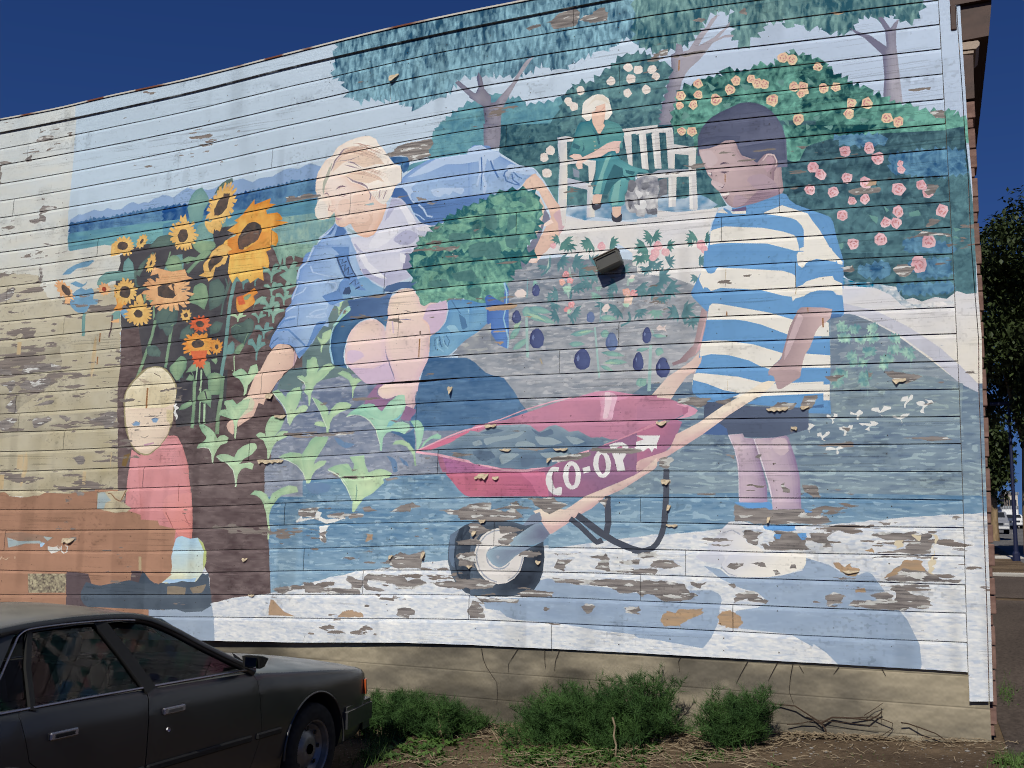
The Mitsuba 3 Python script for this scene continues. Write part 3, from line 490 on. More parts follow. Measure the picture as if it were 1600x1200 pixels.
-1767 840-7-39-37-102 9-3 36 102 8 40
-1714 836-12-116 8-2 13 117
@leafdark
-1744 823 38-2-6-19-13-5
-1785 774 19 3 8-1 8-5 11-13-2-11-25 2-10 2-5 7
-1708 709 2 9 7 8 26 9 7-44-24 4-14 9
@soil
-1904 803 6 28 1 12 0 17-5 1-1-29-6-28
@leafteal
-1687 1118 5 20 8 14 11 10 17 5 20-24 6-14-15-22-2-18-3-7-9-3-24-2
@leafdark
-1607 1144 9 17 12 10 14 7 15 4 5-12-17-4-19-12
@leafteal
-1649 1072 8 5 12 2 42 2 11-2 7-7 8-17-29-8-10-6-1-11 4-13 0-10-10-4-27 2-10 4-10 7-5 8 0 14 4 20
@soildark
-1601 1058 50 1 16 4-5-24-57-37-7 43 0 8
@leafmid
-1666 1025 27 6 30-4 10-3 5-7 0-7-23-11-13-3-11 4-10 7-7 6
-1683 983 9 11 24-5 13 10 20 7 13-7-17-15-11-5-16 0
-1735 982 6 17 10 2 11-3 11-19
-1732 1011-11-39 4-2 11 40
-1744 975 2 9 7 8 7 6 9 3 10-3 8-6 5-9 8-23-24-4-10 1-9 4
-1700 983 23 10 21-8-13-7-7-2
-1624 1005-29-26-25-23 8-6 53 49
-1667 879 14 19 2 17 5 4 15 5 9-3 8-6 8-26-3-16-7-17-21 13
@leafdark
-1604 872-2 36 1 14 7 5 19 4 18-20 2-11 0-23-3-6-12-9-26-9
-1561 929 7-16-9-36 0-13 4 0 2 21 8 28-8 18
-1542 938-8-30-14-38-4-33 5-1 4 33 17 49 5 18
@leafteal
-1528 959-16-73-3-26-7-122-6-45 10-2 6 46 8 134 17 85
@leafdark
-1735 822 11 24 19 19 8-9-2-17-3-8-7-6-16-7
-1685 788 2 15 3 7 23 13 15-20-26-16
-1597 811 12 12 7 3 20-6-6-15-5-6-8-3-18-2
-1674 683-14 39-4 0 13-39
@leafmid
-1710 717 5 7 27 22 9-2 8-7 2-6 0-16-13-20-5-6-5-3-5 0-4 4-16 20
-1660 704 17 19 19 7-1-15-4-7-8-2
-1613 716 3 8 6 5 7 0 7-3 5-25-13-10
-1588 733 17 3 3-8-4-8
-1682 689-2 41-3 0 2-41
@leaflight
-1628 720-3-68 0-6 3 0 4 73
@leafmid
-1644 706 7-11 3-16 3 0-4 16-7 12
@leaflight
-1614 708 1-35-5-13 3-2 5 14-1 36
@leafmid
-1595 693 8 6 12 2 10-2 9-4 4-6 4-16 0-18-4-6-10-2-26 0
-1556 692-1-53-6-51 0-14 1-21 11 0-1 34 6 50 1 54
@leafdark
-1534 805 3 6 6 4 25 4 13 10 9-3 7-6 2-6-1-16-23-36-36 23-4 7
@leafmid
-1533 807 11 6 16-5 1 1-17 5-13-6
-1495 764 11 29-2 1-11-29
-1523 745 8 15 8 5 8 3 6-6-14-21
@leafteal
-1541 764 12 11 7-6 1-17-2-7-7-2-16 0
@leaflight
-1523 739 3-25 2-15-5 6-2-1 9-6-4 41
@leafmid
-1673 613 7 13 26 11 4-6 2-5-5-4-16-7
-1637 685 4-74-3-41 10-2 2 42-3 75
@leaflight
-1616 709 4-130 4 0-4 130
@leafmid
-1620 644 5 7 13 10 6 1 8-3 6-5 2-6 1-32-14 11-23 6-4 5
@leaflight
-1601 627 2-48 6 0-2 48
@leafmid
-1658 686 10 14 12-6-1-11
@soildark
-1602 657 8-20 3 1-7 19
@leafmid2
-1431 997 10-12 15-34 4 0 4 18 4-19 5 0 0 16 7 3 9 1 7-14 2 13 17-6 8-1 7 3 11 11 5 16-119 16
@leafteal
-1507 899-1 12-3 5-4 3-11 0 0 5 1 4 9 2 10-12 4 16 7-2-1-9 9 0 2-5-15-5-3-4 0-11
-1474 904-1 15-3 5-5 4-11-1 0 6 1 6 10 1 10-13 1 10 4 8 7-3-1-10 10 0 2-5-16-6-4-5 0-12
@leafmid2
-1428 909-2 17-4 5-5 4-15 1 2 12 5 2 7-1 12-14 2 11 4 5 5 4 5-1 5-3-7-11 12 0 3-5-14-4-6-3-4-5-1-14
-1379 911-2 16-10 10-16 4 2 9 13 1 14-15 2 11 5 5 5 4 11-3-7-11 13 0 3-6-16-3-6-4-5-5-1-13
-1405 926 18 7 24 17 8-25-2-29-23 11
-1426 877-2 12-7 8-13 4 2 5 10 1 11-11 1 9 4 6 8-2-1-9 10 0 2-4-17-5-4-4 0-11
-1389 877-2 12-8 8-15 4 2 5 12 1 12-11 2 8 4 7 10-2-2-9 12 0 2-4-19-6-5-3-1-11
-1471 866 5 5 14 7 16-3-12-10-22-7-3-11
-1430 828-2 18-3 6-6 5-14 2 0 6 1 6 6 2 6 0 13-17 2 13 4 10 9-3-1-13 11 0 3-6-14-4-6-4-4-6 0-15
-1418 812-2 17-4 5-6 5-17 4 1 5 2 4 13 1 14-15 4 18 3 3 5-1 6-2-2-12 13 0 3-6-16-3-7-4-4-5-1-15
-1390 853-2 12-3 4-5 4-13 0 1 9 11 1 12-11 1 8 4 7 9-2-2-9 11 0 3-4-19-6-4-3 0-11
-1458 814-2 10-7 7-12 5 2 3 10 1 10-10 5 13 7-2-1-7 9 0 2-4-16-4-3-3-1-9
@leaflight
-1518 820-1 9-8 5-13 3 2 4 10 1 11-8 2 6 4 4 8-2-1-6 10 0 2-3-17-3-4-3-1-7
@leafteal
-1442 775-2 15-4 4-5 4-14 1 2 10 11 1 13-13 2 10 4 8 9-2-1-10 11 0 3-5-20-7-4-4-1-12
-1459 725-2 22-4 7-5 6-14 4 0 6 2 6 11 2 12-19 1 16 4 12 9-4-1-15 10 0 3-7-13-6-5-5-4-6 0-19
@sunY
-1921 1014 1 33 14 4 14-33
-768 428 -736 404;-1853 1039 8-3-3-3-5 1 8-6-13-3 7-10-6 0-6 7 4-11-6 1-6 8-2-9-6 3-7 8-9-4-3 3 2 5-12-2-1 4 9 1-11 1 0 4 5 4-9 4 2 3 7 1-6 6 4 2 7-2-4 8 5 0 3-5-2 9 6-1 6-6 2 9 6-3 6-7 8 6 4-4-4-5 8 1 1-4-1-3 9-2-1-3
@suncen
-768 428 -736 404;-1866 1038-2-6-6-4-9 0-9 2-7 4-2 7 3 6 5 3 8 0 9-2 7-4
@sunY
-737 429 -721 408;-1810 1042 2-4-8-3-1-6-7 2-3-6-6 7-7-4 3 10-4 1 5 7-4 4 9 4-1 7 8-2 3 6 5-5 5 4 0-6 5 1-2-9 6-1
@suncen
-737 429 -721 408;-1817 1046-7-7-3 0-2 5 5 7 6 1
@sunY
-722 407 -709 382;-1777 987 3-4-8-7 1-9-3-1-2 5-1-8-3 1-1 3-4-6-2 7-5-4 2 12-8-3 2 5 6 5-4 3 2 4 4 1-3 7 3 2 6 0 1 10 2 0 2-6 3 7 2-7 6 9-2-13 4 2-2-9 4-1-2-4
@suncen
-722 407 -709 382;-1785 985-4-6-4 2 1 6 4 6 3-1
@sunO
-1902 925 15-36-3-6-10-10 25-2 20 16
@sunY
-762 383 -729 353;-1836 920 9-5-3-4-6 4 10-8-4-3-8 3 7-10-5-1-10 3 3-13-6 1-4 9-2-10-6 3-2 7-7-12-4 5 2 9-11-9-3 6 5 9-11-2-1 5 8 1-14-1 1 6 8 6-11 5 3 4 8-2-14 10 5 3 12-4-3 7 5 1 3-4-1 8 6-1 1-4-1 14 6-2 6-10 5 10 5-4-1-9 9 6 3-5-4-5 10 3 1-5-3-7 14-1-1-6
@suncen
-762 383 -729 353;-1847 916-2-9-5-5-9 0-10 3-8 5-1 8 1 8 5 6 10 1 9-2 4-3 3-4
@sunP
-783 380 -763 364;-1918 932 9-3-1-2-7-2 5-5-9-1 2-5-11 2-3-5-5 7-5-3-1 7-6 0 2 7-10 3 2 2 8 2-5 5 10 1-2 8 4-1 5-6 2 4 6-5 5 3 3-9 6 0 0-3
@sunred
-783 380 -763 364;-1925 929-3-6-4 0-8 4 0 7 2 2 8 0
@sunP
-837 390 -816 360;-2058 947 9 0 3-5-3-3 10-4 1-4-3-5 12-9-2-2-10 5 12-12-5 0-11 7 5-10-15 11 0-10-6 5-7 12-8-4-4 6 0 7-10 3-1 4 2 5-13 8 1 3 10-3-9 9 4 0 6-4-8 11 18-9-2 10 6-5 5-8 4 2
@suncen
-837 390 -816 360;-2052 941 7-8 2-7-2-4-4-2-11 4-12 11-5 10 1 6 4 2
@sunP
-2059 913 14 2 2-15-19 1
@sunY
-1825 888-3 7 0 8 15 7 11-23-3-4-7-1
-746 358 -708 330;-1786 859 13-5-4-4-9 2 12-8-5-2-10 4 6-8-6-1-3 6 7-12-7 0-9 7 1-11-7 2-4 8-5-12-6 4 4 8-8-7-4 4-2 7-12-5-2 5 9 3-14-3-1 5 9 3-17 1 1 5 12 0-18 4 4 4 13 2-11 7 6 2 9-1-6 8 6 1 2-6-2 7 6 0 5-3-1 13 7-2 4-9 5 8 5-3 1-6 7 4 4-4-5-2 12 6 3-5-4-8 16 1 0-5-11-1 17-2-2-4
@suncen
-746 358 -708 330;-1805 863 2-10-6-4-7 0-8 1-9 10 8 9 7 1
@sunP
-1905 844 28 7 0-11-20 1
-1779 975-9-22 24 4 9-24 65 1 34 3-17 7-9 18-40-3
-725 385 -660 342;-1677 907 29-9-7-5-22 5 15-9-9-4-8 6 20-15-11-3-15 12 17-19-12 0-17 12 6-19-13 2-5 14-2-18-11 4-1 12-9-9-9 5 6 6-16-14-8 6 11 11-18-7-5 7 15 2-23-7-4 8 10 10-22 1 1 7 16-4-21 3 3 7 13-2-29 6 6 7 21 2-26 13 10 4 18-13-22 15 11 3 15-12-19 18 12 1 17-11-1 11 11-2 5-5 3 12 11-3-4-7 7 9 10-4-1-6 13 13 9-7-4-10 15 4 4-7-7-3 18 2 2-7-14 1 26 3 0-8-17-3 22-3-2-7
@suncen
-725 385 -660 342;-1699 908-3-9-11-8-27 3-15 5-5 3-3 21 13 6 34 0 13-10
@sunP
-1713 922 8 4 9 0 7-4 4-5-12-16-10-2
-1730 923 8 5 10-18-10 4
@sunY
-696 439 -659 401;-1664 1053 18-6-3-6-14 5 12-8-4-5-9 4 9-11-5-2-10 4 7-16-7 0-5 11 2-12-7 1-1 9-1-13-6 3-1 9-5-9-5 4-2 7-9-9-4 6 7 6-10-3-2 6 4 5-12 0 0 6 8-1-15 1 1 7 10 3-19 7 4 6 14-4-16 12 5 4 14-7-11 14 7 2 7-10-2 10 6 0 0-7 0 10 6-2 5-4 3 16 6-4-2-12 6 10 5-5-4-6 8 6 4-5-2-6 15 9 2-8-12-6 10 0 1-6-5-1 12-1-1-6
@suncen
-696 439 -659 401;-1679 1047-2-8-6-6-7-2-8 1-4 4-6 14 8 14 8 1 8-1 4-3
@sunY
-1708 1086 2 17 7-9 8 10 7-23
-651 473 -616 418;-1555 1108 10-12-7-6-8 8 7-16-7-4-8 8-2-14-6 0 5 12-2-16-6 0-3 7-7-17-5 4 7 12-9-23-5 5 2 17-13-14-2 8 12 8-17-19-1 9 10 16-10-3 1 8 6 2-16-5 3 10 11 8-13 4 5 8 9-4-8 8 6 6 4-6-13 12 7 7 11-8-3 12 7 4 3-5 1 14 6 1-2-10 2 19 7-1 2-11 7 21 5-3-3-15 9 16 4-5-9-11 12 19 3-7-8-14 13 13 1-8-7-11 16 9-1-9-11-10 11 1-3-9-7-1 15-2-5-9-11 3 8-7-6-7
@suncen
-651 473 -616 418;-1567 1106-13-13-10-4-5 0-6 7-1 13 7 17 3 5 11 5 8-1 8-3 1-12
-1580 1130 1 14 19-2-5-25-13-20-5-6-20-1-2 17
@sunY
-1629 1067-4 14 31-8 16 7 8-18-6-14-17 10-2-14-14 7
@sunB
-581 440 -610 387;-1562 1049 30 17-11 6 13 6 12 9 31 33 1-14 46 11-3-13 18-3-28-12 4-10 29 1 7-5 9-11-3-5-19 2 39-8-50-12 20-14 3-8 1-9-6-13-16 7 1-14-12-4 7-13 4-15-1-14-18 7 6-36-17 9-21-12-8 12-19-7-13 15-12-16-12 19-3 10 3 39-21 21-1 7 2 7 4 5 33 11
@sunB2
-624 411 -579 407;-1559 1024 6 5 20 6 7-12 2-25 19-2 25 15 5 19 9 5 10 1 19-5 7-5 4-9 1-10-3-6-22-4-61-8-42-2-6 26
@suncen
-606 426 -604 398;-1529 1024 2 7 9 14 15 15 10 3 10 0 9-4 7-5 4-8 1-9-9-19-12-7-23-3-5-11-7 0-7 3-4 15
@suncen2
-1526 1021 8 6 23 13 23 1 3-9 1-8-8-7-23-13-10-2-9-2-8 14
@sunY
-1618 973 14 26 20 13 9 3 10 1 21-16-13-5-5-19-13-14-9-3-11 2
-1639 942 16 7-5 17 3 7 13 12 9 4 26 7 10 1 7-5 4-9-5-15-4-4-16 4-6-4-4-7-5-21-12-11-8 12
@suncen
-1606 948-6 15-1 8 7 14 7 4 9 0 21-5-6-11-19-10
@sunO
-602 357 -606 338;-1523 881 19 3 31 16 10-13-12-7 6-14-4-6-31-16-7-1-6 2-4 7-3 16
@leafmid
-1502 879 14 7 7-2-9-11-10-1
@sunR
-1523 881 16 3 11-22-19-1
@sunY
-676 346 -660 331;-1657 845 4-2-6-4 4-6-10 1 0-7-10 8-4-2-2 7-5 1 3 6-4 3 7 4-4 7 11-3 2 3 6-4 5 3 1-9 6 0
@suncen
-676 346 -660 331;-1663 844-1-2-7-2-3 1-4 7 9 5 3-3
@sunR
-664 338 -637 319;-1604 822 13-4-3-3-10 2 8-4-12-2 5-8-5 0-7 5 0-8-14 7-7-6-3 3 4 5-6-2-3 6-11-1 0 4 6 5-11 3 3 2 8 1-7 5 12 1-4 7 5 0 9-4 1 8 5-2 3-6 7 7 4-3-1-7 11 4 1-4-7-3 12 1 0-3
@suncen
-664 338 -637 319;-1613 821-2-4-4-3-7 0-6 1-7 7 1 5 4 2 7 1 6-2
@sunO
-672 323 -630 294;-1594 774 21-4-4-4-16-3 10-7-6-2-8 3 10-12-8 0-11 6 4-13-8 2-4 9-4-7-6 2-4 4-8-7-6 4 3 5-12-5-3 5 5 5-20-5-1 6 14 4-17 0 1 5 10 5-16 4 4 4 12 1-11 8 7 2 9-3-10 11 9 0 10-6 0 8 7-2-1-4 1 9 8-3 7-6 8 5 5-4-5-2 12 8 5-5-2-10 12 1 1-5-8 0 18-1-1-5
@suncen
-672 323 -630 294;-1610 772-2-5-8-3-17-1-8 5-3 6 2 6 16 5 16-6
@sunO
-637 314 -621 297;-1560 764 5-2-5-5 3-5-6 0 2-5-8 2-2-7-5 8-5-5-2 3 1 6-7-3 0 4 3 6-7 3 1 2 6 2-6 5 3 2 7-1-3 8 10-4 2 6 3-2 0-5 4 2 2-7 8 3 0-4
@suncen
-637 314 -621 297;-1570 768 3-8-5-4-6 5 0 5 2 3
@sunR
-658 304 -639 284;-1606 737 6-2-6-8 4-6-7 0 3-9-4 0-6 5-2-5-6 6-5-4-3 10-8-2 0 4 4 6-9 3 2 3 7 1-7 7 12 2 0 7 3-1 2-3 2 7 7-8 4 5 4-11 6-1
@sunred
-658 304 -639 284;-1616 734-2-4-5-1-2 8 4 3
@sunR
-1649 756 50 0-5-21-37 4-5 8
@childshirt
-721 199 -662 134;-1815 442 7 78 24-14 12-3 12 3 13 7 21 16 15 15 9 6 10 2 11 0 10-3 18-27 15-34 6-20 12-157-33 12-15 13-141 37-7 4
-684 218 -657 133;-1724 557 8 1 16-4 15-12 29-35 19-34 9-30 11-50 7-96-146-3-24 151-7 48 9 17 47 42
@childoutline
-1845 639 2 17 10 22 36 34 20 9 24 3 19-3 17-7 24-26 8-14 3-15-6-27 0-44-14-38-21-24-26-18-9-3-11 0-19 6-9 5-14 15-18 31-5 13
@childhair
-715 286 -711 247;-1840 647 2 14 4 7 19 21 38 29 16 3 25-2 7-3 16-11 12-13 9-14 6-14 2-16-1-9-3-7-18-11-11-2-121 3
@childface
-726 250 -681 214;-1838 624 24-2 97-2 10 3 19 8-7-48-6-26-8-12-14-16-21-14-8-5-10-2-19 4-17 10-14 14-5 8-14 39
@childstrand
-1808 697 23-4 25-11-24 0
@linebrown
-1756 705 18-7 4-5 1 1-4 5-18 8
@eyeblue
-1812 581 12 8 12-5-1-6-17 0
-1753 592 11 3 10-2-6-9-10 1
@eyedk
-1813 582 13 7 13-5 1 1-15 5-13-7
-1753 592 11 3 10-2 1 1-12 3-11-3
@linebrown
-1784 551 12-4 13 5-1 1-13-5-10 4
@liplilac
-1771 528 14 2 17 4-2 3-30-5
@rustline
-1775 671 0-50 5-1 0 50
@linebrown
-1688 629-1-49 3 0 2 49
@white
-1687 626 9 6 2-25-7-19
@childear
-1710 616 20-3 2-25-9-8-11 11
@childshirt2
-666 160 -650 125;-1691 408 19 4 52 4 8-63 1-44-31 4-9 3-46 48-5 9 0 12 3 14
@linered
-1660 437 2-42 2 0-2 42
-1693 368 27-39 2 0-26 40
-1643 371 22-34 2 1-23 34
-1644 352 28-11 1 1-29 11
@childoutline2
-1811 511-20-5-5-25 14-3
@terra
-833 166 -824 88;-2394 415 183 2 16-12 39-3 23 1 59 11 81-2 18 4 69 3-1-46 102-5 36-17 54-2 7-11 44-7 4-6 0-7-9-48 2-41-7-4-21-2-286-4-135-7-102 0-148-8
@terrashade
-2199 311 53 4 113-12-22-11-13-4-60-1-14-9-45-4
@oldcream
-2394 418 274 2 53-4-22-8-44-5-62 2-16 9-183 1
-1904 416 91 4-5-27 16-16-3-5-7-4-26-1-17 0-48 8
@tealgrey
-1903 412 9 4 12 0 11-12 11-8-17-6-5-16-21 1
@rustline2
-1872 412 10-1 13-12 12-5 6-1 4 4 12 23-3 1-14-26-15 6-13 12-12 1
@terra
-2327 208 211 4 12-49-215-17
@mottle
-2110 212 130 4-4-32 1-14-120-5
@soilpurple
-1784 229 31 0 5-26 5-57-37-2
@jeansnavy
-673 86 -671 58;-1750 230 25-21 16-8 8-1 52 7 32 1 37 22 11-2 9-5 4-11 11-47-1-8-6-6-18-8-33-4-15 0-26 6-116 0-5 22-1 12
@soilpurple
-1986 221 70-3 24-43-16-39-69-3
@jeansnavy
-1920 198 30-6 16-1 87 16 40-7 49 3 20 2 33 13 46-1 41 13 17-78-154-11-214-2-12 5-10 11-4 10 2 11
@diaper
-650 123 -647 83;-1665 284 8 24 7 4 9 2 25-6 21 3 8-5 9-7 11-23 1-20-9-24-13-18-6-5-39 1-42-7-16 1 18 15 9 13-2 39
@diaperline
-1595 311 17-12 11-23 1-20-6-18-3 17 0 24-6 12
@diaperblue
-1691 204 15 8 59 3 25 4-2-10-39 1-38-7
@terra
-1695 326 33 3 1-34-4-11-2-21 4-21-1-10-6-5-16-8
@woodpale
-1674 196 23 2 32-3-2-16-52-2
-1609 195 47 10-6-13-5-6-8-2-18-1
@terra
-1724 233 34-2 27-7-22-16-16-8-18 15
@diaperblue
-2083 289 19-1 0-6-11-3
@shoewhite
-2051 281 13-2 15 2 8-9-14-7-14-2-5 7
-2005 284-1-15 10-4 8 5 1 12-7 3-1-2 5-2 0-5-1-5-5-4-6 4 0 13
-2040 271 20 11 10-4-10-8 3-1 10 9-13 6-22-11
@palewriting
-2212 242 8 10 4-1-8-9
-2200 248 13-5 10 7-3 1-8-6-11 4
-2159 254 0-6 3 0-1 6
@whitepath
-1546 161 38 11 49 9 67 8 42 1 41 19 21 3 58 21 45 7 8-174-355-21-5 75
@bluegreyshade
-1644 140 26-1 48 4 27 15 7-26 11-87-33-5-14 2-19 23
@tanpatch
-1387 143 0 18 4 17 7-1 4-3 25-21 30-9
@whitepath
-1302 213 144 35 33 3 108 19 69 6 11-20 5-21 19-13 13-4 50 2 4-159-454-30-10 169 3 7
-741 300 242 38-1-255-392-25-11 79 8 33 34 18 80 19 19 13 16 17 10 16 2 15
-539 333 98 9 82 11 0 11 13 2 29-6 98-1 32 4-6-260-348-23
-221 360 63 3 116 14 135 9-12-284-310-21
48 380 59 11-15-339-60-4
@pathshadow
-769 207 6 4 17 26 6 5 15 4 9 0 49-10 68-3 31-6 68-5 0-82-53 6-68 4-59 7-113 5-19 5-15 11-31 3-3 5-2 13
-543 216 75 16 66 3 8 0 13-5 4-3 3-10-4-13-2-23-4-11-11-23-14-18-3-2-100 12-23 0-8 4-1 18
-409 281 32-6 17-13 62 0 31 4 41 11 6 9 2 14 14-6 13-1 3-3-4-152-22 12-24 8-21 4-81 5-10 4-3 3 0 7 5 18 41 8 17 13-18 14-31 7-37 16
-225 302 46-13 17-10 10-7 21 0 6 7 5 0 12-2 4-3 35-51 21-26 19-42 2-34-6-24-4-3-109-8-5 3-17 25-19 18-23 15-14 3-4 4
-268 260 60 1-2-120-43 22-16 15-4 25
@whitepath
-132 288 7 0 15-9-21-7-4 8
@steelshadow
-413 286 -400 216;-1008 713 25-3 67-4 19-10 30-27 7-11 3-119-63 10-107 2-9 5-9 7-4 8 1 10 9 20 9 44 15 54 3 8
-361 283 -348 216;-909 704 13-11 16-17 27-11 25-6 26-32 12-21 19-22-4-5-46-13-50-18-34-18
-1030 654 1-25-3-22-2-10-10-19 17-5 16-10 153 0-2 85
-1098 550 22 2 17-8 13 5 8 9 5-22 0-27-34 30
@bluesmear
-1237 540 15-3 12-8 28-5-13-7-9-2-7 2-14 7
-1102 498 16-5 7-5 4-8 2-16-5-3-6 0-6 22
-1071 495 20-12 5-10-13 5
-1305 434 6 4 12 1 24 0 22-5 1-7-6-8-27-5-13 0-9 5-8 9
@leaflight
-610 281 -590 259;-1520 689-3 8 16 8 8 2 8-3 12-11 6 18 8 3 10 2 5-15 0-7-27-28-3-18-8-7 1 13-1 7-4 8-11 14
-535 278 -509 256;-1343 683 16 1 13-11-4 26 1 21 15-1 12-8 4-5 0-7-5-14 20 18 18-4-5-12-5-5-12-10-18-10-8-15-5-18-4 18-10 19
-558 262 -532 230;-1409 648 17 6 23-20 2 10 5 3 13 8 15 3 5-13-1-15-6-15-7-13 11 10 6 2 6 1 12-5-5-9-21-6-6-4-5-5-11-18-8 19-4 18-4 6-12 15
-519 253 -496 225;-1298 633 16-7 21-15 4-4 4-18 5 15 14 10 20 5 12-3-5-13-23-7-13-11-6-13 0-13-9 2-23 44
-1291 570 6 6 7 1 8 0 12-8-3-5-18 2
-620 254 -580 221;-1555 599 5 11 10 1 10 0 10-10-4 11-17 11 0 4 3 4 19 3 5-3 12-12 15 16 24 12 9-2 7-6 2-6-1-13-8-11-14-9-25-12-7-6-3-41-4 2-1 28-5 14-8 4
-575 235 -555 206;-1447 549 9 6 8-1 7-2 4-8-3 18 4 15 8 12 6 4 25-3 5-4 3-4-9-21-23-23 21 18 8 2 15-2-5-13-24-10-6-6-5-7-9-28-4 3-2 20-11 21-13 5
-645 228 -617 200;-1612 577 13 1 20-10 14-11 10-14 7 6 12 2 13-7-5-12-16-5-9-10-8-16-2-18-3 2-4 22-9 13-16 3-18-3 4 10 16 7 5 5 1 5-14 13
-620 212 -583 180;-1556 501 14 5 9 0 10-1 19-7 9 16 15 10 18 6 9 0 7-1 3-5 1-6-12-13-24-12-12-11 31 4 11-4-4-13-19 5-12-5-8-13-3-27-4 0 1 19-8 21-16 13-23 8
-549 216 -511 180;-1381 497 13 7 18 4 24-2 15-7 5 21 6 12 6 6 8 4 35 0-5-14-25-35-8-15 17 10 18 0-2-5-3-5-20-10-5-5-6-10-5-15-5-1-4 1-11 25-15 16-25 10
-1250 468 31 11 16 2 7-1 12-17 18-10-24-14-9-4-7 4-12 14
-579 170 -551 145;-1453 412 11 9 18-1 16-8 7-12 8 15 24 12 20 6 21-3 4-12-44-8-10-8-13-15-5-11-3-12 3-28 0-25-4 0-2 30-4 23-3 10-9 19-4 7-8 6-8 4
-517 253 -490 226;-1299 633 13-6 28-24 4-17 11 22 10 9 7 2 14 0 6-1 12-6-6-8-22-7-20-12-8-15-2-20-5 0-2 18-7 18
-1324 616 12-2 3-4-5-4-9 0
-1290 574 10 3 6-1 6-2 8-7-16-1
@leafmint
-479 244 -427 227;-1207 586 11 11 28 15 8 1 23-2 12-11 8-5 6 9 27 23 5 3 17 0 3-20-5-17-40-33 19 9 19 3 17-6 2-5 0-5-12-12-14 5-17 3-14-5-8-10-2-29-5 1-1 19-9 23-6 12-12 12-13 9-14 5-13 1
@leafblue2
-1064 611 3-18-4-6-28-25-11-2 5 12 22 9
@leafmint
-417 229 -406 207;-1046 573 19 1 7-5 7-12 0-11-5-22-11-22-1 29-3 17-5 14
@leaflight
-1089 522 8 8 8 1 9 1 17-8 14-17 5-32-4 0-4 22-17 20-16 5
@leafmint
-1020 512 8 14 16 12 16 6 10-5-2-7-19 1-6-2-10-7-10-14
@leaflight
-524 216 -508 178;-1318 505 21 28 10 9 35-1-5-14-14-15-10-16-3-6-2-15 8 10 17 3 9-2-28-14-5-4-6-11-5-18-6 0-4 11-11 35-2 14
-494 194 -464 159;-1251 468 20 9 17 3 29-16 3 15-13 17 37 3 4-20 9-18 17 6 13 2 14-3 15-7-8-9-14-3 3-8-29-24-17-8-6-4-21-29-5 1 0 25-3 8-18 27-23 24
@leafwhite
-1250 466 22-8 6-4 22-26 15-28 2 0-15 29-22 26-15 9-14 4
-1206 585 19 4 13-1 13-5 13-9 15-17 13-34 2 0-13 34-15 19-14 8-14 5-22 1-11-3
@leafmidline
-1173 400 2 20-3 15-2-1 2-14-2-20
@linebrown
-999 463 3 2-1 1-3-2
@leafwhite
-1342 679 18-11 12-21 2 0-12 22-15 9-4 2
-1408 646 23-20 12-15 5-8 7-29 2 0-8 30-4 8-21 23-14 12
-1299 631 18-26 24-44 2 1-25 43-18 27
-1380 495 25-7 24-11 17-17 9-20 1 1-8 20-18 17-25 12-24 6
-1555 499 33-17 16-14 7-20 2-18 2 0-2 19-7 20-17 14-33 17
-1611 520 18 1 15-2 9-14 3-20 2 0-4 20-8 15-17 3-18-2
-1249 466 34-15 18-17 1 1-18 17-34 15
@leaflight
-1246 844 11 10 9 2-8-21-2-18-3 2-1 14
@leafmint
-1230 819 5 10 9 9 11-1 2-9-7-10-17-12-11-4-12-10-3 5
@leaflight
-1293 773 12-7 2 14 21 8 5-6-6-16-10-10-8-4-2-17-3 1-1 19-8 11
-1317 657-7 19 11 12 2 26 3 7 5 5 7-1 5-4 3-16-4-18 20 18 9 3 9 1 10-7-1-4-34-24-16-16-6-15-3-30-3 0-3 23-13 11
-1235 685 14 6 18-7 9-11 9 0 14-6-11-7-4-6-4-9-2-17-2 0-2 23-9 18
@denim
-397 473 -406 401;-1086 1128 50 33 44 3 59 0 7 1 11 15 6 2 35-6 5-5 3-147-19 20-16-12-32-6-24-3-38-15-16 0-20 7-8 6-13 16-12 23-3 16 5 15-15 11-9 5-7 0-15-3-1 8 20 3
-355 473 -359 417;-924 1166 2 5 11 6 13 4 6-1 16-12 27-9 3-10 40-26 21-5 16-7 8-10-18-10-10-7-11-12-7-3-24-6-39 2-6-5-7-14-16-4-21-13
@denimlight
-924 1174 16 6 16 0 16-12 27-10 2-4-1-5-16-8 3-11-17 17-7-35 9-26-5-20-6 6 3 20-12 22-1 14 3 19-30 11-2 8
-822 1128 46-13 7-4 6-10-11-4-6 1-39 12-7-10-5 1-3 3 2 17 4 5
@denimdk
-837 1101 4 10 5 4-2 2-6-4-2-6-2-4
-871 1141 5-16 11-20 3-5 4 1-14 25-6 16
-820 1105 3-14 16-13 2 3-15 11-3 13
-837 1104 4-14 22-10 11-3 0 3-10 2-20 10-4 12
-816 1109 10-12 11-6 1 2-10 6-10 11
@denimlight
-899 1150 4-31-8-30 5-1 7 30-3 32
-1075 1126 43 23 28 12 12 3 55 0 39-4 5-7 3-9-46-2-41 4-42-13-39-6
@denimdk
-429 435 -395 404;-1106 1105 8 2 10-2 7-4 7-6 12-20 12-9 61-1 122 2 1-13-24-10-16-14-46-5-5-5-38-12-16 0-20 7-8 6-13 16-12 23-20 7-30 19
@denimlight
-1109 1112 26 3 37 0-17-14 6-11-8-4 5-14 10-5-6-3-9 11-9 17-12 12-20 1
-1014 1091 8-14 9-4 8-1 11 7 11-6 8 9 20-10 4 3 4 4-1 5-2 3-56 6
-1045 1059 13-12 10-17 15-4 0 4-13 3-8 16-9 8-6 5
-1061 1042 20-9 14-12 2 2-15 12-20 10
@denimdk
-893 1152 2-34-1-41 2 0 2 41-2 34
@denim
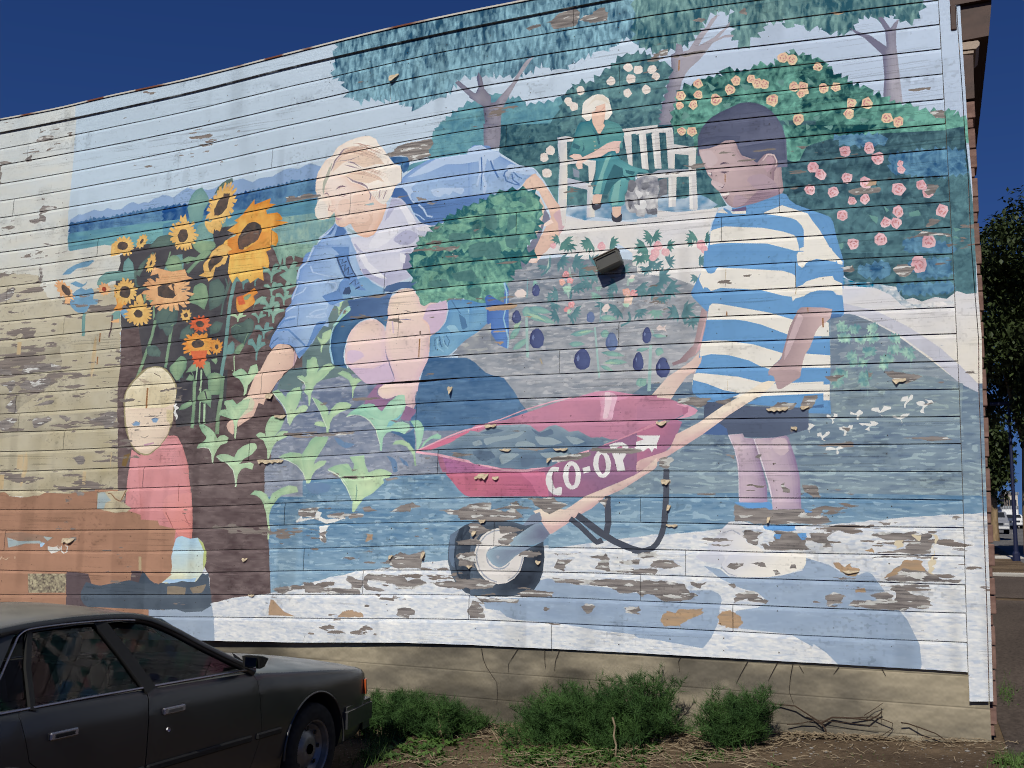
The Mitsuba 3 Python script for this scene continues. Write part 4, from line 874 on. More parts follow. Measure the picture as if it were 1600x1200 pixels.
-534 402 -474 386;-1339 950 26 27 6 10 22 28 26 22 7-6 15-2 9-9 4-11 9-11 7-19 25-42
@denimdk
-1281 1012 8 7 17 17-5-13-8-12
-1260 1003 8 26 7 0 8-2 9-12-1-4-4-4
@denimlight
-1290 1007 14 7 18 20-21-17-26-14
@denimnavy
-1278 993 0-12 16-12 10 1 14 20-18-14-5 0-12 7
-1259 974 9-18 20-19 6 7-17 16-8 16
@denim
-534 387 -484 351;-1342 952 2 10 6 9 9 4 141-12-1-29 3-14 8-11 22-20 36-23-63-8-50 0-4 6-3 16-1-42-21 7-7-31 1-21-19 6-21-41-24-14
@jeansblue
-496 363 -449 344;-1230 880 45 23 10 1 8-4 15-13 36-18-6-8-9-1-31-2-34 2-13 2-8 5
@denim
-552 362 -496 337;-1216 983-85 7-12-1-5-6-6-17-17-15-9-10-4-12-3-36-11-20 1-17-15-12-2-19-14-15-20-33-5-19 7-8 15 10 15 0 19-2 12-8 11-19 6-8 19 20 38 50 14 15 8 20 11 18 33 35 3 7
@denimlight
-1352 911 4 24 21 17 16 33-4 2-16-33-21-17-3-10-2-15
-1364 864 12 31 0 10 20-4 45 4-1 3-45-4-20 4-2-12-13-31
-1321 941 2-7 6-10 37-11 31-5 0 2-30 5-36 11-7 15
-1335 898 54 1 29-4 3-4 0-5-11-12 3-2 11 13 0 6-4 6-19 4-67 0
-1361 871 25 9 8 10-2 2-9-10-23-9
-1380 835 25 14 7 2 43 0 35-5-3-8-29-3-16-8 7-5 7-3 9 1 20 5 3-6-17 0-12 1-16 2-8 1 0-3 36-5 10 1 10 2-5 10-30-6-10 4 13 6 30 4 3 5 0 8-38 5-43 0-8-2-21-12-4-3
-1402 794 23 25 10 2 17 1-1 3-17-1-11-3-24-26
-1348 798 46 0 29 9-1 2-29-8-45 0
@denimmid
-1285 867 38 10 4 5 4 13 23 25 4-42-2-16-11-9-29-9-8 1-7 5
-1297 804 8 3 19 1-56-73-15-10-4 11 24 15 4 7 15 38
@denimdk
-1420 755 7 10 15 10-2 2-15-10-8-11
@denimmid
-1402 790 18 2 11-1 47-39 3 3-48 40-14 2-13-2-6-1
-1396 801 11 12 30 4-1 3-31-3-13-14
-1267 982 18-14 7-9 7-43 7-9 12 13-3 58
-497 384 -484 351;-1255 961 24-1 9-2 5-7 5-18 29-49 15-12-21 2-36 30-12 16
@denimnavy
-1246 947 11 3-2-11 15 4-2 3-11-6 3 11-15-1
-1238 931 10 6-1-14 14 5-2 3-9-6 1 13-14-4
-1231 918 12 7-1-13 15 1-1 3-11-3 1 14-17-7
-1225 904 15 2-1 2-15-1
-1212 888 12 10 1-12 13 5-2 2-9-6-1 14-16-11
-1197 876 12 4-2 3-11-4
-1252 954 25-47 13-7 1 4-11 5-5 7-19 40
-1225 955 18-36 8-11 3 1-8 11-18 36
-1230 869 6 13 11 2 5-11-4-8-11-2
@jeansblue
-1232 867 23-1 1-9-21 0
@armskin
-572 289 -553 279;-1401 760 7 1 17-2 10-3 7-7 9-14-1-21-2-6-4-5-24-13-43-58-5-13-34 12-5 4 5 28 2 12 12 15 24 44 10 13
@skinshade
-1354 744 10-13-1-7-6-15-4-4 2 21
@armskin
-593 270 -572 252;-1448 699 21 2 51-4-8-16-18-12-14-18-18-10-5-6-17-41-43-25-4 18-6-5 0-29-4-2-11 8-4 6-3 7 2 6 4 5 15 7 21 23 30 75
@armgreen
-1487 635 8 4 10 0 8-5 6-8 0-6-5-13-25-12-15-10-3 5 11 24
@leaflight
-613 253 -593 221;-1541 631 22 3 13-12 19 10 19 2-5-21-27-28-3-44-4 2-1 26-2 6-6 13-14 16
@tee
-429 424 -462 385;-1130 1056 17 11 5 16 14-2 7-3 10-10 34-47 17-9 23-5-3-13-19-6-14-11-2-13-14-12 0-19-4-6-95 8-26 6-9 4-4 6-6 14-16 30 6 5 29-3 24 3 4 4 7 11
@teelight
-1096 1065 7 2 11-3 6-7 14-19 9-16 1-6-8-4-9 1-12 24
-1048 1006 28 5 7-2 4-4-2-6-6-4-25 5
-1151 1000 11 6 24 6 22 0 6-2-3-7-9-9-21-16-22-10-19 1-5 3 2 8 6 11
@teeshade
-1113 1080 5 2 15-6 10-7 5-5-23-1-16-24-12-10
-1062 1002 16-7 4-5-2-7-6-7-8-5-9-2-19 2-15 9-3 5 5 6 17 10 7 2
-1207 982 15-17 13-9 24-18 3 4-36 26-15 17
-1086 955 9 4 11 2 8-1 2-4-4-14-15-12-7-1-4 6-1 11
@tee
-473 382 -461 355;-1201 956 4 5 7 2 133-11 4-32-3-22-5-5-7-3-44-12-10-1-54 30-9 12
@teeshade
-461 370 -449 351;-1165 922 41-11 69 5 2-6-4-13-4-4-51-15-10-1-8 2-46 28-5 9-1 7
@teelight
-1192 955 19-30 17-17 21-10 18-3-5 5-43 37-13 22-9 1
@teedark
-1074 951 20-2-2-36-6-2-16 1
@teelight
-1086 952 8-2 7-5 0-6-2-12-6 2-6 4
@steelnavy
-1117 879 31 6 42-1 4-18-37 5-25-8-23 4
@hair
-524 445 -466 490;-1152 1216-7 13-18 10-15 1-16-1-27-6-24-10-6-5-8-14-18-9-20-28-5-18 0-27 10-21-10-24 3-16 5-6 6-4 7-1 18 1 10 8 13 16 5 4 60-1 51-9 8 0 6 5 13 19 8 18 14 8 1 23-2 10-4 4-14 6-6 6-25 35
@face
-507 454 -463 406;-1293 1154 7 3 11 0 30-4 8-3 16-18 24-8 24-16 17-1 7-1 5-7 7-16 13-15-1-5-10-30-17-29-4-4-13-4-8 0-7 2-9 4-8 5-5 8-11 18-16-7-9 1-7 3-5 4-3 5-4 23-2 5-12 2-4 7 9 8-1 6-4 8-16 12-4 31
@hairpeach
-1266 1181 20 33 13 5 17 0 21-6 30-18 21-16 10-14-24 3-19-4-10-1-37 21-7 1-13-4-27-19 0 4
-1237 1150 6 4 24 4 22-4 30-12 14-10 9-10-18 8-23-6-13 3-39 14-9 5
@hairwhite
-1133 1146 17 9 16-2 6-3 2-9 0-21-8-4-9-2-6 4-6 6
-1313 1085 5 5 13 7 13-15 4-27-24-3-7 5-4 7-1 6
-1173 1105 27 0 37 1-2-15-13-17-6-5-9 3-9 7
@strand
-1227 1216-17 0-7-6-17-20-9-27 7 10 6 15 22 26
@strandgreen
-1274 1185-9-15-13-29-1-17 2-13 2-1 3 21 9 20 8 33
@strand
-1237 1150 21-17 33-15 6-5 5-10-3 11-6 7-9 6-24 9
-1235 1183 20-7 22-14-21 17-8 3
-1244 1178 21-9 30-9-30 12
-1269 1187 46-1 29 8-30-6
-1174 1105 6-8-2-13 3-1 2 14-7 9
-1162 1139 30-17-30 17
-1144 1105-2-21 2 0 2 21
-1127 1103-8-20 2-1 8 20
@strandpeach
-1220 1227 30-10 31-22-30 24-12 5
-1255 1204 36 5 37-11-22 10-15 4-15-1
-1243 1159 51-12 42-14-42 16
@brow
-1261 1118 14 5 15-1-10 5-6 0-7-2
-1292 1110 8 1 9-9-8 12-6-1
-1286 1096 9 2-9-2
-1259 1101 15 3 15-2-15 5
@noseline
-1280 1093 3-11-3-12 14-4 10 8-10-6-11 3 2 10
-1261 1053 14-4-14 4
@liplilac
-1261 1054 11-5 12-2-15-3
@neckshade
-1217 1035 21-7 19 4 7 4 11 17-2-18-11-27-5-6-9 2-15 11-13 14
@neckteal
-1180 1074 20 3 4-5-15-1
-1225 1025 21-12 9-6-14 1-9 5-7 4
@cheek
-1211 1102 12 0 27-5 2-6-2-9-5-5-11-2-15 0-10 3-3 7 1 10
@jointdark
-1222 1105-1-48 1 0
@strandpeach
-1269 1181 19 16 14 7 15-1 17-5 31-12 21-10-21 11-30 12-18 5-16 1-14-7
-1266 1185 20 14 15 5 15-1 32-9 34-16-34 18-32 9-15 1-16-7
-1264 1188 22 14 16 6 16-2 16-5 47-21-19 11-28 11-16 5-16 2-16-6
-1262 1192 25 11 17 5 15-2 29-8 31-16-31 17-29 9-16 1-17-5
-1260 1195 28 12 17 4 15-2 15-5 42-20-17 10-24 12-16 5-15 2-18-5
-1257 1199 29 9 18 3 15-1 27-9 27-15-27 16-27 9-15 2-18-4
-1255 1203 32 9 19 3 28-8 38-19-15 10-22 11-15 5-15 2-19-3
-1253 1206 54 9 14-2 25-9 24-14-24 15-25 9-14 2
-1251 1210 57 8 28-7 32-18-21 14-25 10-14 3
-1234 1153 42-3 13-4 23-11 24-15-24 16-23 11-13 4-17 2
-1230 1154 42-3 26-10 32-18-22 14-35 15
-1226 1155 43-3 25-10 30-16-29 17-26 10
-1222 1157 44-4 25-10 27-14-27 15-25 10
-1218 1158 44-4 51-22-38 19-12 4
-1213 1160 44-5 48-21-48 23
-1209 1161 45-5 45-19-45 21
@hairwhite
-1310 1145 0-55 0-27 1 44
-1307 1139-1-35 3-40-1 69
-1304 1133-1-32 5-37-3 37
-1301 1128-2-30 8-33-6 33
-1298 1122-2-27 9-29-7 29
-1294 1116-3-24 11-26-10 26
@strandpeach
-1158 1107-3-16-7-15 8 15
-1150 1107-4-15-7-13 8 12
-1143 1107-4-14-6-12 7 11
-1135 1107-5-13-6-10 7 9
-1128 1107-5-13-5-7 6 7
-1120 1108-6-13-5-5 6 5
@cheek
-1249 1089 7 4 9 1 8-2 4-6 3-16-4-4-7-3-7-2-8 2-7 5-1 6 0 9
@strandpeach
-1258 1117 13 4 16-7-16 8
@brow
-1254 1103 14-4 12 4-13-2
@strandpeach
-1218 1075 20 0 21 1-21 1
@neckshade
-1171 1054 7-16-5-14 1-4 8 9 2 9-6 11
@hill
-1122 1180 25-1 23-5 3-8 1-15-1-7-13-6-6 9-2 11-16 5
@shrubteal
-1070 1155 11 4 37 3-53-22
@armskin
-317 433 -281 394;-796 1071 10 17 16 11 6 1 16-18 29-45 17-22 8-23-2-15-11-18-29-34-15-9-7-14-18 2 15 35 34 61-5 15-24 45-12 5
@skinshade
-722 1004 5 6 8 4 7 1 4-6 4-17 0-8-4-11-11-14-2 25-9 14
@skinlight
-742 987 15 8 6-8-16-6-10 0
@basket
-771 1064 10-9 11-13 8-18 1-12-4-19-9-22-13-13-7-3 16 23 6 15 4 17-1 11-3 12-6 12-16 16
@basketdk
-742 1021 10-16 3-10-13-8-9-31-15-29-15-11-6 1-5 3 8 14 27 34 8 14
@handpale
-776 913 15 5 13 0-5-9-13-7-10 4
@basketdk
-794 912 20 3-2-9-4-4-11-7-18-6-3 12
@greens
-343 425 -352 366;-937 1036 5 11 11-4 14 8 11-5 2 13 16-6 9 14 12-4 10 11 16-7 14 10 12-11 13 10 12-13 19 3-3-11 12-9-2-9 9-12-4-8 4-10-9-9 13-11-15-3 11-11-18-1 7-17-18-1 1-13-7 3-1-18-13 0 5-13-13-5-3-9-12 10-4-11-12 12-6-11-10 11-3-12-12 13-12-8-4 9-8-5-8 8-9-12-7 14-15-7-1 7-3-12-13 13-11-6-3 8-16 5 8 9-13 2 4 11-15 7 10 8-12 4 5 8-6 14 9 4-6 11 11 5-2 15 16-6-2 15 17-6 2 16
-384 409 -394 368;-957 1022 13 14 12-12 16 13 12-7 5 14 7-6-1 14 14-7 2 7 19-13-10-10 12-11-12-3 9-9-6-7 6-8-9-6 15-12-13-3 15-9-15-6 9-10-9-5 15-12-13-2 10-8-13-11-12 7-4-7-12 9-9-6-7 7-10-7-6 8-7-9-9 9-4-5-13 6-7-10-9 13-10-8-6 8-9-9-8 10-12-7-5 9-7-11-9 13-10-11-9 25 11 10-2 10 11 3-6 8 9 4-3 13 17-5 5 12 15-3-12 12 16 1 7 9 12-6 10 20
-394 375 -403 330;-1057 949 9 9 7-10 3 12 14-11 12 4 4-8 6 8 11-8 10 7 6-9 7 6 9-7 10 7 6-8 9 8 7-11 11 10 5-12 9 7 7-7 11 5 5-7 7 10 19-18-12-7 10-4-11-12 10-8-7-8 5-4-6-12 8-9-8-7 10-6-8-10 6-10-24-18-9 14-13-3-4 11-12-4-9 9-8-12-12 14-4-13-9 6-12-6-10 9-9-9-16 6 4-12-10 7-18-8 1 12-15 8 12 8-12 2 2 11-12 11 15 11-16-3 5 12-19 20 16 6-9 13 8 4-8 12
-342 371 -351 330;-923 933 21 12 2-9 14 6 2-7 6 11 10-13 7 10 8-11 8 13 8-13 5 5 10-6 7 6 8-7 10 5 6-7 8 12 7-14 13 8 0-6 7-16-15 1-11-13-13 10 4-18-16-1-1-13-11 2 12-10-19-7 8-14-14-5 6-16-13 0-3-13-9 8-20 0 2 14 3-15-15 6-7-11-17 11-6-4-7 13 8 2-14 7 14 7-15 12 13 2-8 8 8 7-15 14 14 0-11 9 11 5-10 12 9 3
@greenslt
-899 1042 6 5 9 3 6 0 1-5-3-15-7-6-6-2-6 13
-868 1054 7 4 20 4 7-5 3-7-13-10-7-2-7 3-7 8
-822 1037 2 4 5 3 14-2 7-3 8-7 3-7-16 7-15-3-6 3
-848 1025 5 2 8 1 5-3 1-8-3-22-6-7-7-1
-799 1017 21 8 10-2 5-5-9-13-6-5-8 2-7 5-5 5
-773 1049 13-6 5-6 1-8-3-16-11 16-5 16
-783 991 7 2 8 0 6-2 1-5-6-14-13-7-5 1-1 7
-892 966 21 8 5-6 1-7-21-8-5 6
-855 953 7 3 19 4 7-7 1-8-17-9-8-2-5 5-4 7
-819 989 8 4 8 0-5-25-7 0-6 4 0 12
@greensdk
-878 1030 6 3 9 0 7-3 6-30 0-13-7-3-12 1-8 5-2 12
-824 1010 7 4 8-1 4-17-1-8-6-5-9-4-5 1-2 8
-881 950 9 5 15 3 10-1 5-8 2-11-1-9-8-6-13-4-10 0-6 8-4 13
-829 970 10 2 13-1 8-4 0-9-9-20-7 0-8 3-6 4-4 18
-802 1047 16 4 2-8-2-7-13 4
-909 998 8 4 8-1 2-5-1-15-8-3-8 2-2 12
@greenslt
-976 1004 8 2 30 0 23-9 5-4-20-5-13 0-13 5-14 6
-991 977 9 0 24-5-2-4-7-5-7-2-8 4
-1024 957 7 0 18-7-2-5-8-7-6-2-5 6-4 9
-946 1017 8 3 27 3 22-4 5-3-22-8-13-2-11 2-11 5
-906 1043 6 2 21-2 0-6-2-7-3-4-8 4
@greensdk
-959 987 36-5 13-4-1-6-6-8-9-5-28 4-10 4-2 7 2 8
-917 953 11 4 17 3 12 0 3-9 1-12-4-10-9-3-13-1-10 2-6 7-3 11
@greenslt
-1051 944 10 1 23-7-22-11-10-25-3 29
-1022 905 11 1 22-6-2-5-14-11-16-9-6 0-1 8 1 13
-990 933 9-1 15-6 9-6-2-6-7-8-7-2-7 8-8 13
-1034 858 15-3 7-4 0-6-4-8-4-3-12 17
-971 853 6 2 18-1-1-8-7-6-13 9
@greensdk
-956 895 33 4 15 0 7-7 5-10-1-7-12-1-33 2-8 6-6 8
-1010 882 28 2 13-1 5-6 4-9-1-5-43 5-6 7
-917 857 22 2 9-2 2-6-2-10-4-6-7 0-8 3-7 4-5 8
@jeansdk
-495 331 -448 318;-1201 833 22 12 6 12 68 6-8-38 2-21-3-20-23 17-11 6-10 1-10-2-16-6-13-11-11-16-7-19-3-40 0-6 8-14-29 9-6 3-9 24-2 17 0 17 3 15 9 18 11 12
@steelnavy
-483 341 -448 326;-1217 852 44 5 71 4-8-21 1-21-4-7-13-2-40 0-40-2-12 8 9 10 2 5
@jeansline
-1205 837-8 2-6-4-6-6-5-12-17-20-5-12-4-23 0-17 11-39-5 3-2 4-7 25 0 26 5 22 6 14 20 29 6 6 9 2
@knee
-476 317 -461 268;-1218 708-1 7 4 41 4 14 8 13 12 11 20 9 16 2 16-2 15-11 5-8 5-23 3-38 25-59-45-6-19 0-9 1-7 4
@leglight
-1214 764-6-28-1-13 4-16 8-12 2 1-8 12-3 15 0 13 6 28
@leg
-437 338 -407 276;-1112 825 4 20 4 7 12 10 7 5 17 3 17-3 17-22 3-13 5-4 6-2 14 7 19-2 20 5 2-27-4-20-12-17-9-7-15-7-1-43-4-14-18-34-2-30-100 4 14 14 27 7-6 18-12 23-10 41 0 30 6 30
@legshade
-1024 797 7 20 6 9 7 3 17 2 15 4 5-1 3-15-3-24-7-14-11-12-13-6-6 0-3 20-12 12
-1201 694 14 2 44-4 25 10 11 1 9-11 8-16 1-12-10-4-17-2-24 1-19 3-29 20
@kneesh2
-1209 735 9 2 20-3 9-6 4-7-8-5-21-9-8 2-7 6-1 6 0 9
@legline
-1117 749 6-33 24-54-4 15-20 46
-1083 800 4-1 33-3-17 4
-1129 693 19 10-19-9
@leglight2
-1025 795 13-13 3-6 2-16 0-37 4 0 0 37-3 17-2 7-5 6-10 8
@legshade
-1101 799 4-29 3 0-4 29
@rustline
-1031 754-1-42 3 0 1 42
@linebrown
-1031 771 1-8 3 0 0 8
@leg
-445 263 -416 242;-1130 643 5 9 11 5 85 2-3-20-5-12 2-17-4-12-9 5-16 5-20 21-17-7-17 3-10 7
@legline
-1116 655-12-7-2-5 0-6 3-6 6-6 7-2 8-1 16 4-17-3-7 1-6 2-6 6-3 6 0 4 2 5
@shoe
-1158 626 27 32 15-3-14-10-1-6 2-7 11-7 6-3 8 0 25 6-22-11-13-17-4-3-4 0-18 17-23-2
-1064 608 32-11-3-9-9-8-2-7-17 1-5 3-2 4 6 12
@leafmint
-470 243 -428 237;-1174 609 23 5 7-1 7-2 12-11 8-5 6 9 16 15 16 11 9 1 8-1 3-20-2-12-7-10-15-8-27-5-14 2-26 11
@jeans
-387 334 -386 286;-964 833 6 3 23 0 29-5 21-8 24 1 1-35-3-5-16-14-15-11-26-15-32-27-7-4-46 0 1 45 20 11 12 12 5 7 5 21
@jeanslight
-958 780 13-1 14-18-21 1-14 14
@jeansdk2
-937 804 16-11 6-20-5-3-6-2-3 5
@jeanslight
-916 812 17-1 36-2-21-18-21-9
@jeansdk2
-994 752 1-15 3-10 2 0-3 10 0 15
-983 757 3-18 5-8 2 1-4 7-3 18
-967 758 9-13-4-13-6 14-3 0 9-16 4 7 2 8-9 14
-956 834 12-18 11-13 2 1-11 13-11 18
@jeanslight
-988 752 3-21 15-11 1 2-14 10-3 20
-975 756 4-18 11-11 1 2-10 10-4 17
@jeans
-362 330 -356 307;-912 824 23 1 8-2 9-8 3-12-2-16-4-6-12-10-24-8
@chairblue
-349 332 -328 321;-876 834 4 5 7 2 21-14 13-6 2 45 4-8 4-8 3-112-3-17-21 9-21 32-7 21 0 29
@jeanslight
-834 865 7-22 1-9-1-20-6-27 12-44-1-21 3-1 2 22-13 44 6 26 1 30-7 23
@greyblue2
-951 715 78 58 13 6 1-68
@vinedk
-297 358 -290 354;-741 895 6-6 9-3-6 7
-298 357 -292 354;-740 896 1-8 6-5-2 7
-299 357 -293 354;-740 896-2-7 2-7 2 7
-301 357 -294 354;-740 896-6-6-2-8 6 6
-303 358 -295 354;-740 895-9-2-7-6 10 2
-304 360 -296 356;-740 895-10 3-9-3 10-3
-284 367 -274 362;-706 904 11 5 6 9-11-4
-282 365 -273 360;-706 905 12-2 11 5-12 2
-282 363 -272 357;-706 905 8-7 17-2-11 8
-283 361 -274 356;-706 905 6-11 11-5-6 10
-286 360 -275 354;-706 905 0-10 9-15 0 13
-289 360 -277 353;-705 905-7-9 2-19 7 13
-273 366 -264 361;-676 899 9 8 2 11-8-7
-271 365 -261 359;-676 900 10 0 12 11-13-2
-270 363 -259 357;-676 900 10-5 17 4-14 5
-271 360 -260 354;-676 900 7-9 18-5-11 11
-273 358 -262 352;-676 900 3-10 13-13-4 14
-275 358 -264 352;-676 900-3-10 7-17 2 14
-268 357 -259 352;-663 877 8 8 1 12-8-9
-267 357 -255 351;-663 877 10 2 12 13-14-4
-266 354 -254 348;-664 877 12-4 17 6-15 4
-266 351 -257 347;-663 877 8-7 11-1-8 7
-267 350 -256 343;-663 877 3-11 16-12-6 15
-269 349 -259 343;-663 877-1-12 7-12 0 13
-259 363 -252 359;-636 894 0 9-6 9 0-10
-258 363 -250 359;-636 894 4 8 0 9-5-8
-256 364 -246 358;-637 894 11 6 6 11-11-6
-255 361 -245 356;-637 894 13 0 10 6-13 1
-255 359 -247 355;-637 894 9-5 10 1-9 5
-256 357 -247 352;-637 894 7-9 11-5-7 10
-256 346 -245 340;-629 870-2-10 8-16 1 14
-259 346 -247 339;-629 870-7-8-1-19 9 12
-259 348 -250 342;-629 870-10-5-6-10 11 5
-262 350 -251 344;-628 870-11 2-16-8 15-1
-260 352 -251 347;-629 870-10 6-12 0 11-7
-259 353 -250 348;-629 869-6 10-11 6 7-10
-267 342 -258 337;-668 849 11-3 11 4-12 3
-268 340 -258 335;-668 849 10-8 13-2-10 8
-269 338 -258 333;-668 849 3-10 15-10-6 12
-271 338 -261 333;-668 849-1-12 7-11 0 12
-273 338 -264 333;-668 849-6-9 1-11 6 9
-275 339 -266 334;-667 849-11-5-5-10 10 5
-288 331 -281 327;-709 830-5-8 1-10 5 9
-290 331 -282 327;-709 830-9-5-4-9 9 5
-292 333 -283 329;-709 830-11 0-9-6 11 0
-293 335 -284 330;-709 830-11 5-12-1 11-5
-291 337 -283 332;-709 830-7 8-10 4 7-8
-290 338 -281 334;-709 830-2 11-9 9 2-11
-287 324 -280 320;-714 812 4-8 8-4-4 7
-288 323 -280 319;-714 812 0-11 6-8 0 10
-290 323 -283 320;-714 812-4-8 1-8 4 7
-292 324 -284 320;-714 812-9-6-3-9 8 5
-292 325 -285 322;-714 811-9 0-7-5 9 0
-292 327 -286 323;-714 811-7 4-8-1 7-4
-271 322 -262 317;-675 792 12 3 7 9-12-3
-270 319 -262 315;-675 792 10-2 9 4-10 2
-270 317 -262 313;-675 792 9-6 10-2-8 7
-271 316 -264 312;-675 792 5-9 8-5-4 9
-274 315 -264 310;-675 792 0-12 6-11 1 12
-276 315 -266 309;-674 792-7-7 0-17 7 11
-288 313 -279 308;-709 787-3-10 4-11 3 11
-290 314 -281 309;-709 787-7-7-2-10 7 7
-292 315 -283 310;-709 787-11-2-7-9 11 3
-292 317 -283 312;-709 787-11 3-10-3 11-3
-293 319 -283 314;-709 787-9 8-13 3 10-9
-291 321 -282 316;-709 787-4 10-9 7 4-10
-244 320 -237 316;-607 802 3-9 8-7-3 10
-247 319 -237 313;-607 802-2-9 5-15 3 12
-249 319 -240 314;-607 802-7-8-1-12 8 9
-249 321 -242 317;-607 802-8-3-5-7 8 3
-252 323 -242 317;-606 802-10 3-15-6 13-2
-252 325 -242 320;-606 802-11 7-12 1 10-7
-259 339 -252 335;-641 852 0-10 6-8 0 10
-261 339 -253 335;-641 852-5-9 2-11 5 9
-264 340 -255 335;-641 852-9-6-5-10 10 5
-263 342 -256 337;-641 852-9-1-8-5 10 0
-264 343 -256 339;-641 851-9 5-10-1 10-5
-263 345 -256 341;-641 851-6 8-9 4 6-8
-238 335 -229 330;-583 843-3-11 3-11 4 11
-240 336 -231 331;-583 843-8-8-3-12 9 8
-242 337 -232 332;-583 843-12-3-8-9 12 3
-243 340 -233 334;-583 843-9 3-16-4 13-4
-240 341 -233 337;-583 842-7 7-10 2 7-7
-240 343 -232 338;-583 842-4 11-9 6 4-10
-215 338 -205 333;-536 834 9 0 13 9-13-1
-215 336 -205 331;-536 834 11-5 12 3-11 5
-215 334 -206 329;-536 835 8-10 11-3-8 9
-217 332 -208 327;-536 835 3-12 8-9-2 12
-218 332 -210 328;-536 835-3-10 4-10 2 10
-222 332 -212 327;-536 835-7-6-4-16 9 9
-234 314 -224 309;-578 791 0-10 10-13-2 13
-236 314 -227 309;-578 791-5-11 3-12 5 11
-238 315 -229 311;-578 791-9-7-3-10 9 6
-239 317 -231 312;-578 791-11-2-7-7 11 2
-242 320 -231 314;-578 791-10 5-18-3 14-6
-241 322 -230 316;-578 790-6 9-18 6 10-11
-215 316 -209 313;-536 783 8 1 6 5-8-1
-214 315 -207 311;-536 783 8-3 9 1-8 4
-215 313 -208 309;-536 783 6-7 10-3-7 8
-216 312 -209 308;-536 784 2-10 7-7-2 10
-218 312 -211 308;-536 784-2-9 3-9 2 9
-221 312 -212 307;-536 784-7-8-3-11 8 8
-209 360 -201 355;-515 884 6 8 0 11-6-9
-207 359 -199 354;-515 884 10 4 6 9-11-4
-206 357 -196 352;-515 884 9-2 15 6-13 2
-206 355 -197 350;-515 884 10-7 11 0-9 7
-207 353 -199 348;-515 884 5-10 10-5-5 10
-209 352 -201 348;-515 884 0-10 6-9 0 10
-214 361 -208 358;-534 895 8 2 4 6-7-2
-214 360 -207 356;-534 895 9-2 8 3-9 2
-214 359 -207 355;-534 895 8-6 9-1-8 6
-214 357 -209 354;-534 895 3-7 7-5-3 8
-216 357 -210 353;-534 895 0-8 4-7 0 8
-217 357 -211 353;-534 895-4-6 0-8 5 6
-239 328 -233 325;-590 824-3-7 2-8 3 8
-242 329 -234 325;-590 824-8-5-2-9 7 5
-242 330 -236 327;-590 824-8-1-7-5 9 1
-242 332 -236 328;-590 824-7 3-8-2 8-3
-242 333 -236 330;-590 824-6 6-7 2 5-6
-242 335 -234 331;-590 824-3 9-7 7 3-9
-293 329 -288 326;-724 824-3-5 1-6 3 5
-295 329 -288 326;-724 824-7-4-3-7 7 4
-294 330 -289 328;-724 824-6 0-5-4 6 1
-295 331 -290 329;-724 824-6 3-7-1 6-3
-294 332 -289 330;-724 824-4 5-6 2 4-5
-294 334 -288 331;-724 824-2 8-6 6 2-8
-207 352 -202 349;-517 875 7-1 6 3-7 1
-207 351 -201 347;-517 875 6-4 7-1-6 5
-208 350 -202 347;-517 875 3-6 6-4-3 7
-209 349 -203 346;-517 875 0-7 4-7 0 8
-211 349 -204 345;-517 875-4-8 1-9 4 8
-212 350 -206 346;-517 875-8-4-3-9 8 5
-229 354 -221 350;-569 874 9 4 5 8-9-4
-228 353 -220 348;-569 874 10-1 8 5-10 1
-228 351 -221 347;-569 875 7-6 9 0-8 5
-229 349 -221 345;-569 875 5-9 9-5-5 9
-229 349 -224 346;-569 875 0-8 4-6 0 7
-232 348 -224 344;-569 875-4-9 1-10 4 9
@vinelt
-276 338 -270 335;-690 841 7-2 7 1-7 3
-276 336 -271 334;-690 841 5-5 6-1-4 4
-277 335 -271 332;-690 841 3-8 6-5-2 8
-279 335 -272 332;-690 841-1-8 3-8 2 8
-280 335 -274 333;-690 841-4-5-1-7 5 5
-280 336 -275 334;-690 841-5-2-4-5 6 2
-252 330 -244 326;-626 827 5-9 9-5-5 9
-253 329 -246 325;-626 827 0-9 6-8-1 9
-254 329 -248 326;-626 827-4-8 1-8 4 7
-257 330 -249 326;-626 827-5-1-3-4-4-9 8 5
-256 331 -250 328;-626 827-7 0-6-4 8 0
-256 333 -250 330;-626 827-7 3-7-1 7-3
-249 337 -245 335;-622 841 5-3 5 0-5 3
-249 336 -245 334;-622 841 3-4 4-3-2 4
-250 335 -245 333;-621 841 0-6 3-6 0 7
-251 335 -247 333;-621 841-3-5 1-6 2 5
-252 336 -248 334;-621 841-4-3-2-4 4 2
-252 337 -248 335;-621 841-5 0-4-3 5 0
-307 346 -303 344;-765 858 3 4 0 5-3-4
-307 346 -302 343;-765 858 5 2 4 5-6-2
-306 345 -301 342;-765 858 6 0 6 2-7 1
-306 344 -301 341;-765 858 6-4 7 0-6 4
-307 343 -302 341;-765 858 3-5 5-2-3 5
-308 342 -302 339;-765 859 0-7 4-6 0 7
-248 350 -242 346;-614 878-1-8 4-8 1 9
-250 350 -243 347;-614 878-5-6 0-8 5 6
-251 351 -245 348;-614 878-7-3-4-7 7 4
-252 352 -246 349;-614 878-8 1-6-4 7-1
-253 354 -246 350;-614 878-9 5-10 0 9-5
-253 356 -245 352;-614 878-6 9-9 5 5-9
@stempale
-729 916-6-27 0-14 8 21 1 16
@vinedk
-730 911 0-18-8-10-11-7 2-4 12 8 9 11 0 20
@stempale
-686 888 0-23-4-31 5-15 1 14 5 31-4 20
-686 783-1-19 1 0
@vinedk
-685 837 3-9-2-8 4-2 3 10-2 7-1 3
-688 784 9-10 2-8 5 0-3 11-6 6-4 4
@stempale
-618 847 1-14 1 0
-559 787-2-23 1 0
@vinedk
-559 784 3-13-5-8-13-5 2-5 14 7 5 4 2 6-2 9-2 6
@stempale
-559 855-2-16 5-1 1 16
@stem2
-779 869-1-41 3 0 0 41
-617 807-1-42 2 0 1 42
@tomato
-281 353 -273 345;-696 879 5 1 5-4 2-5-2-5-11-1-4 5
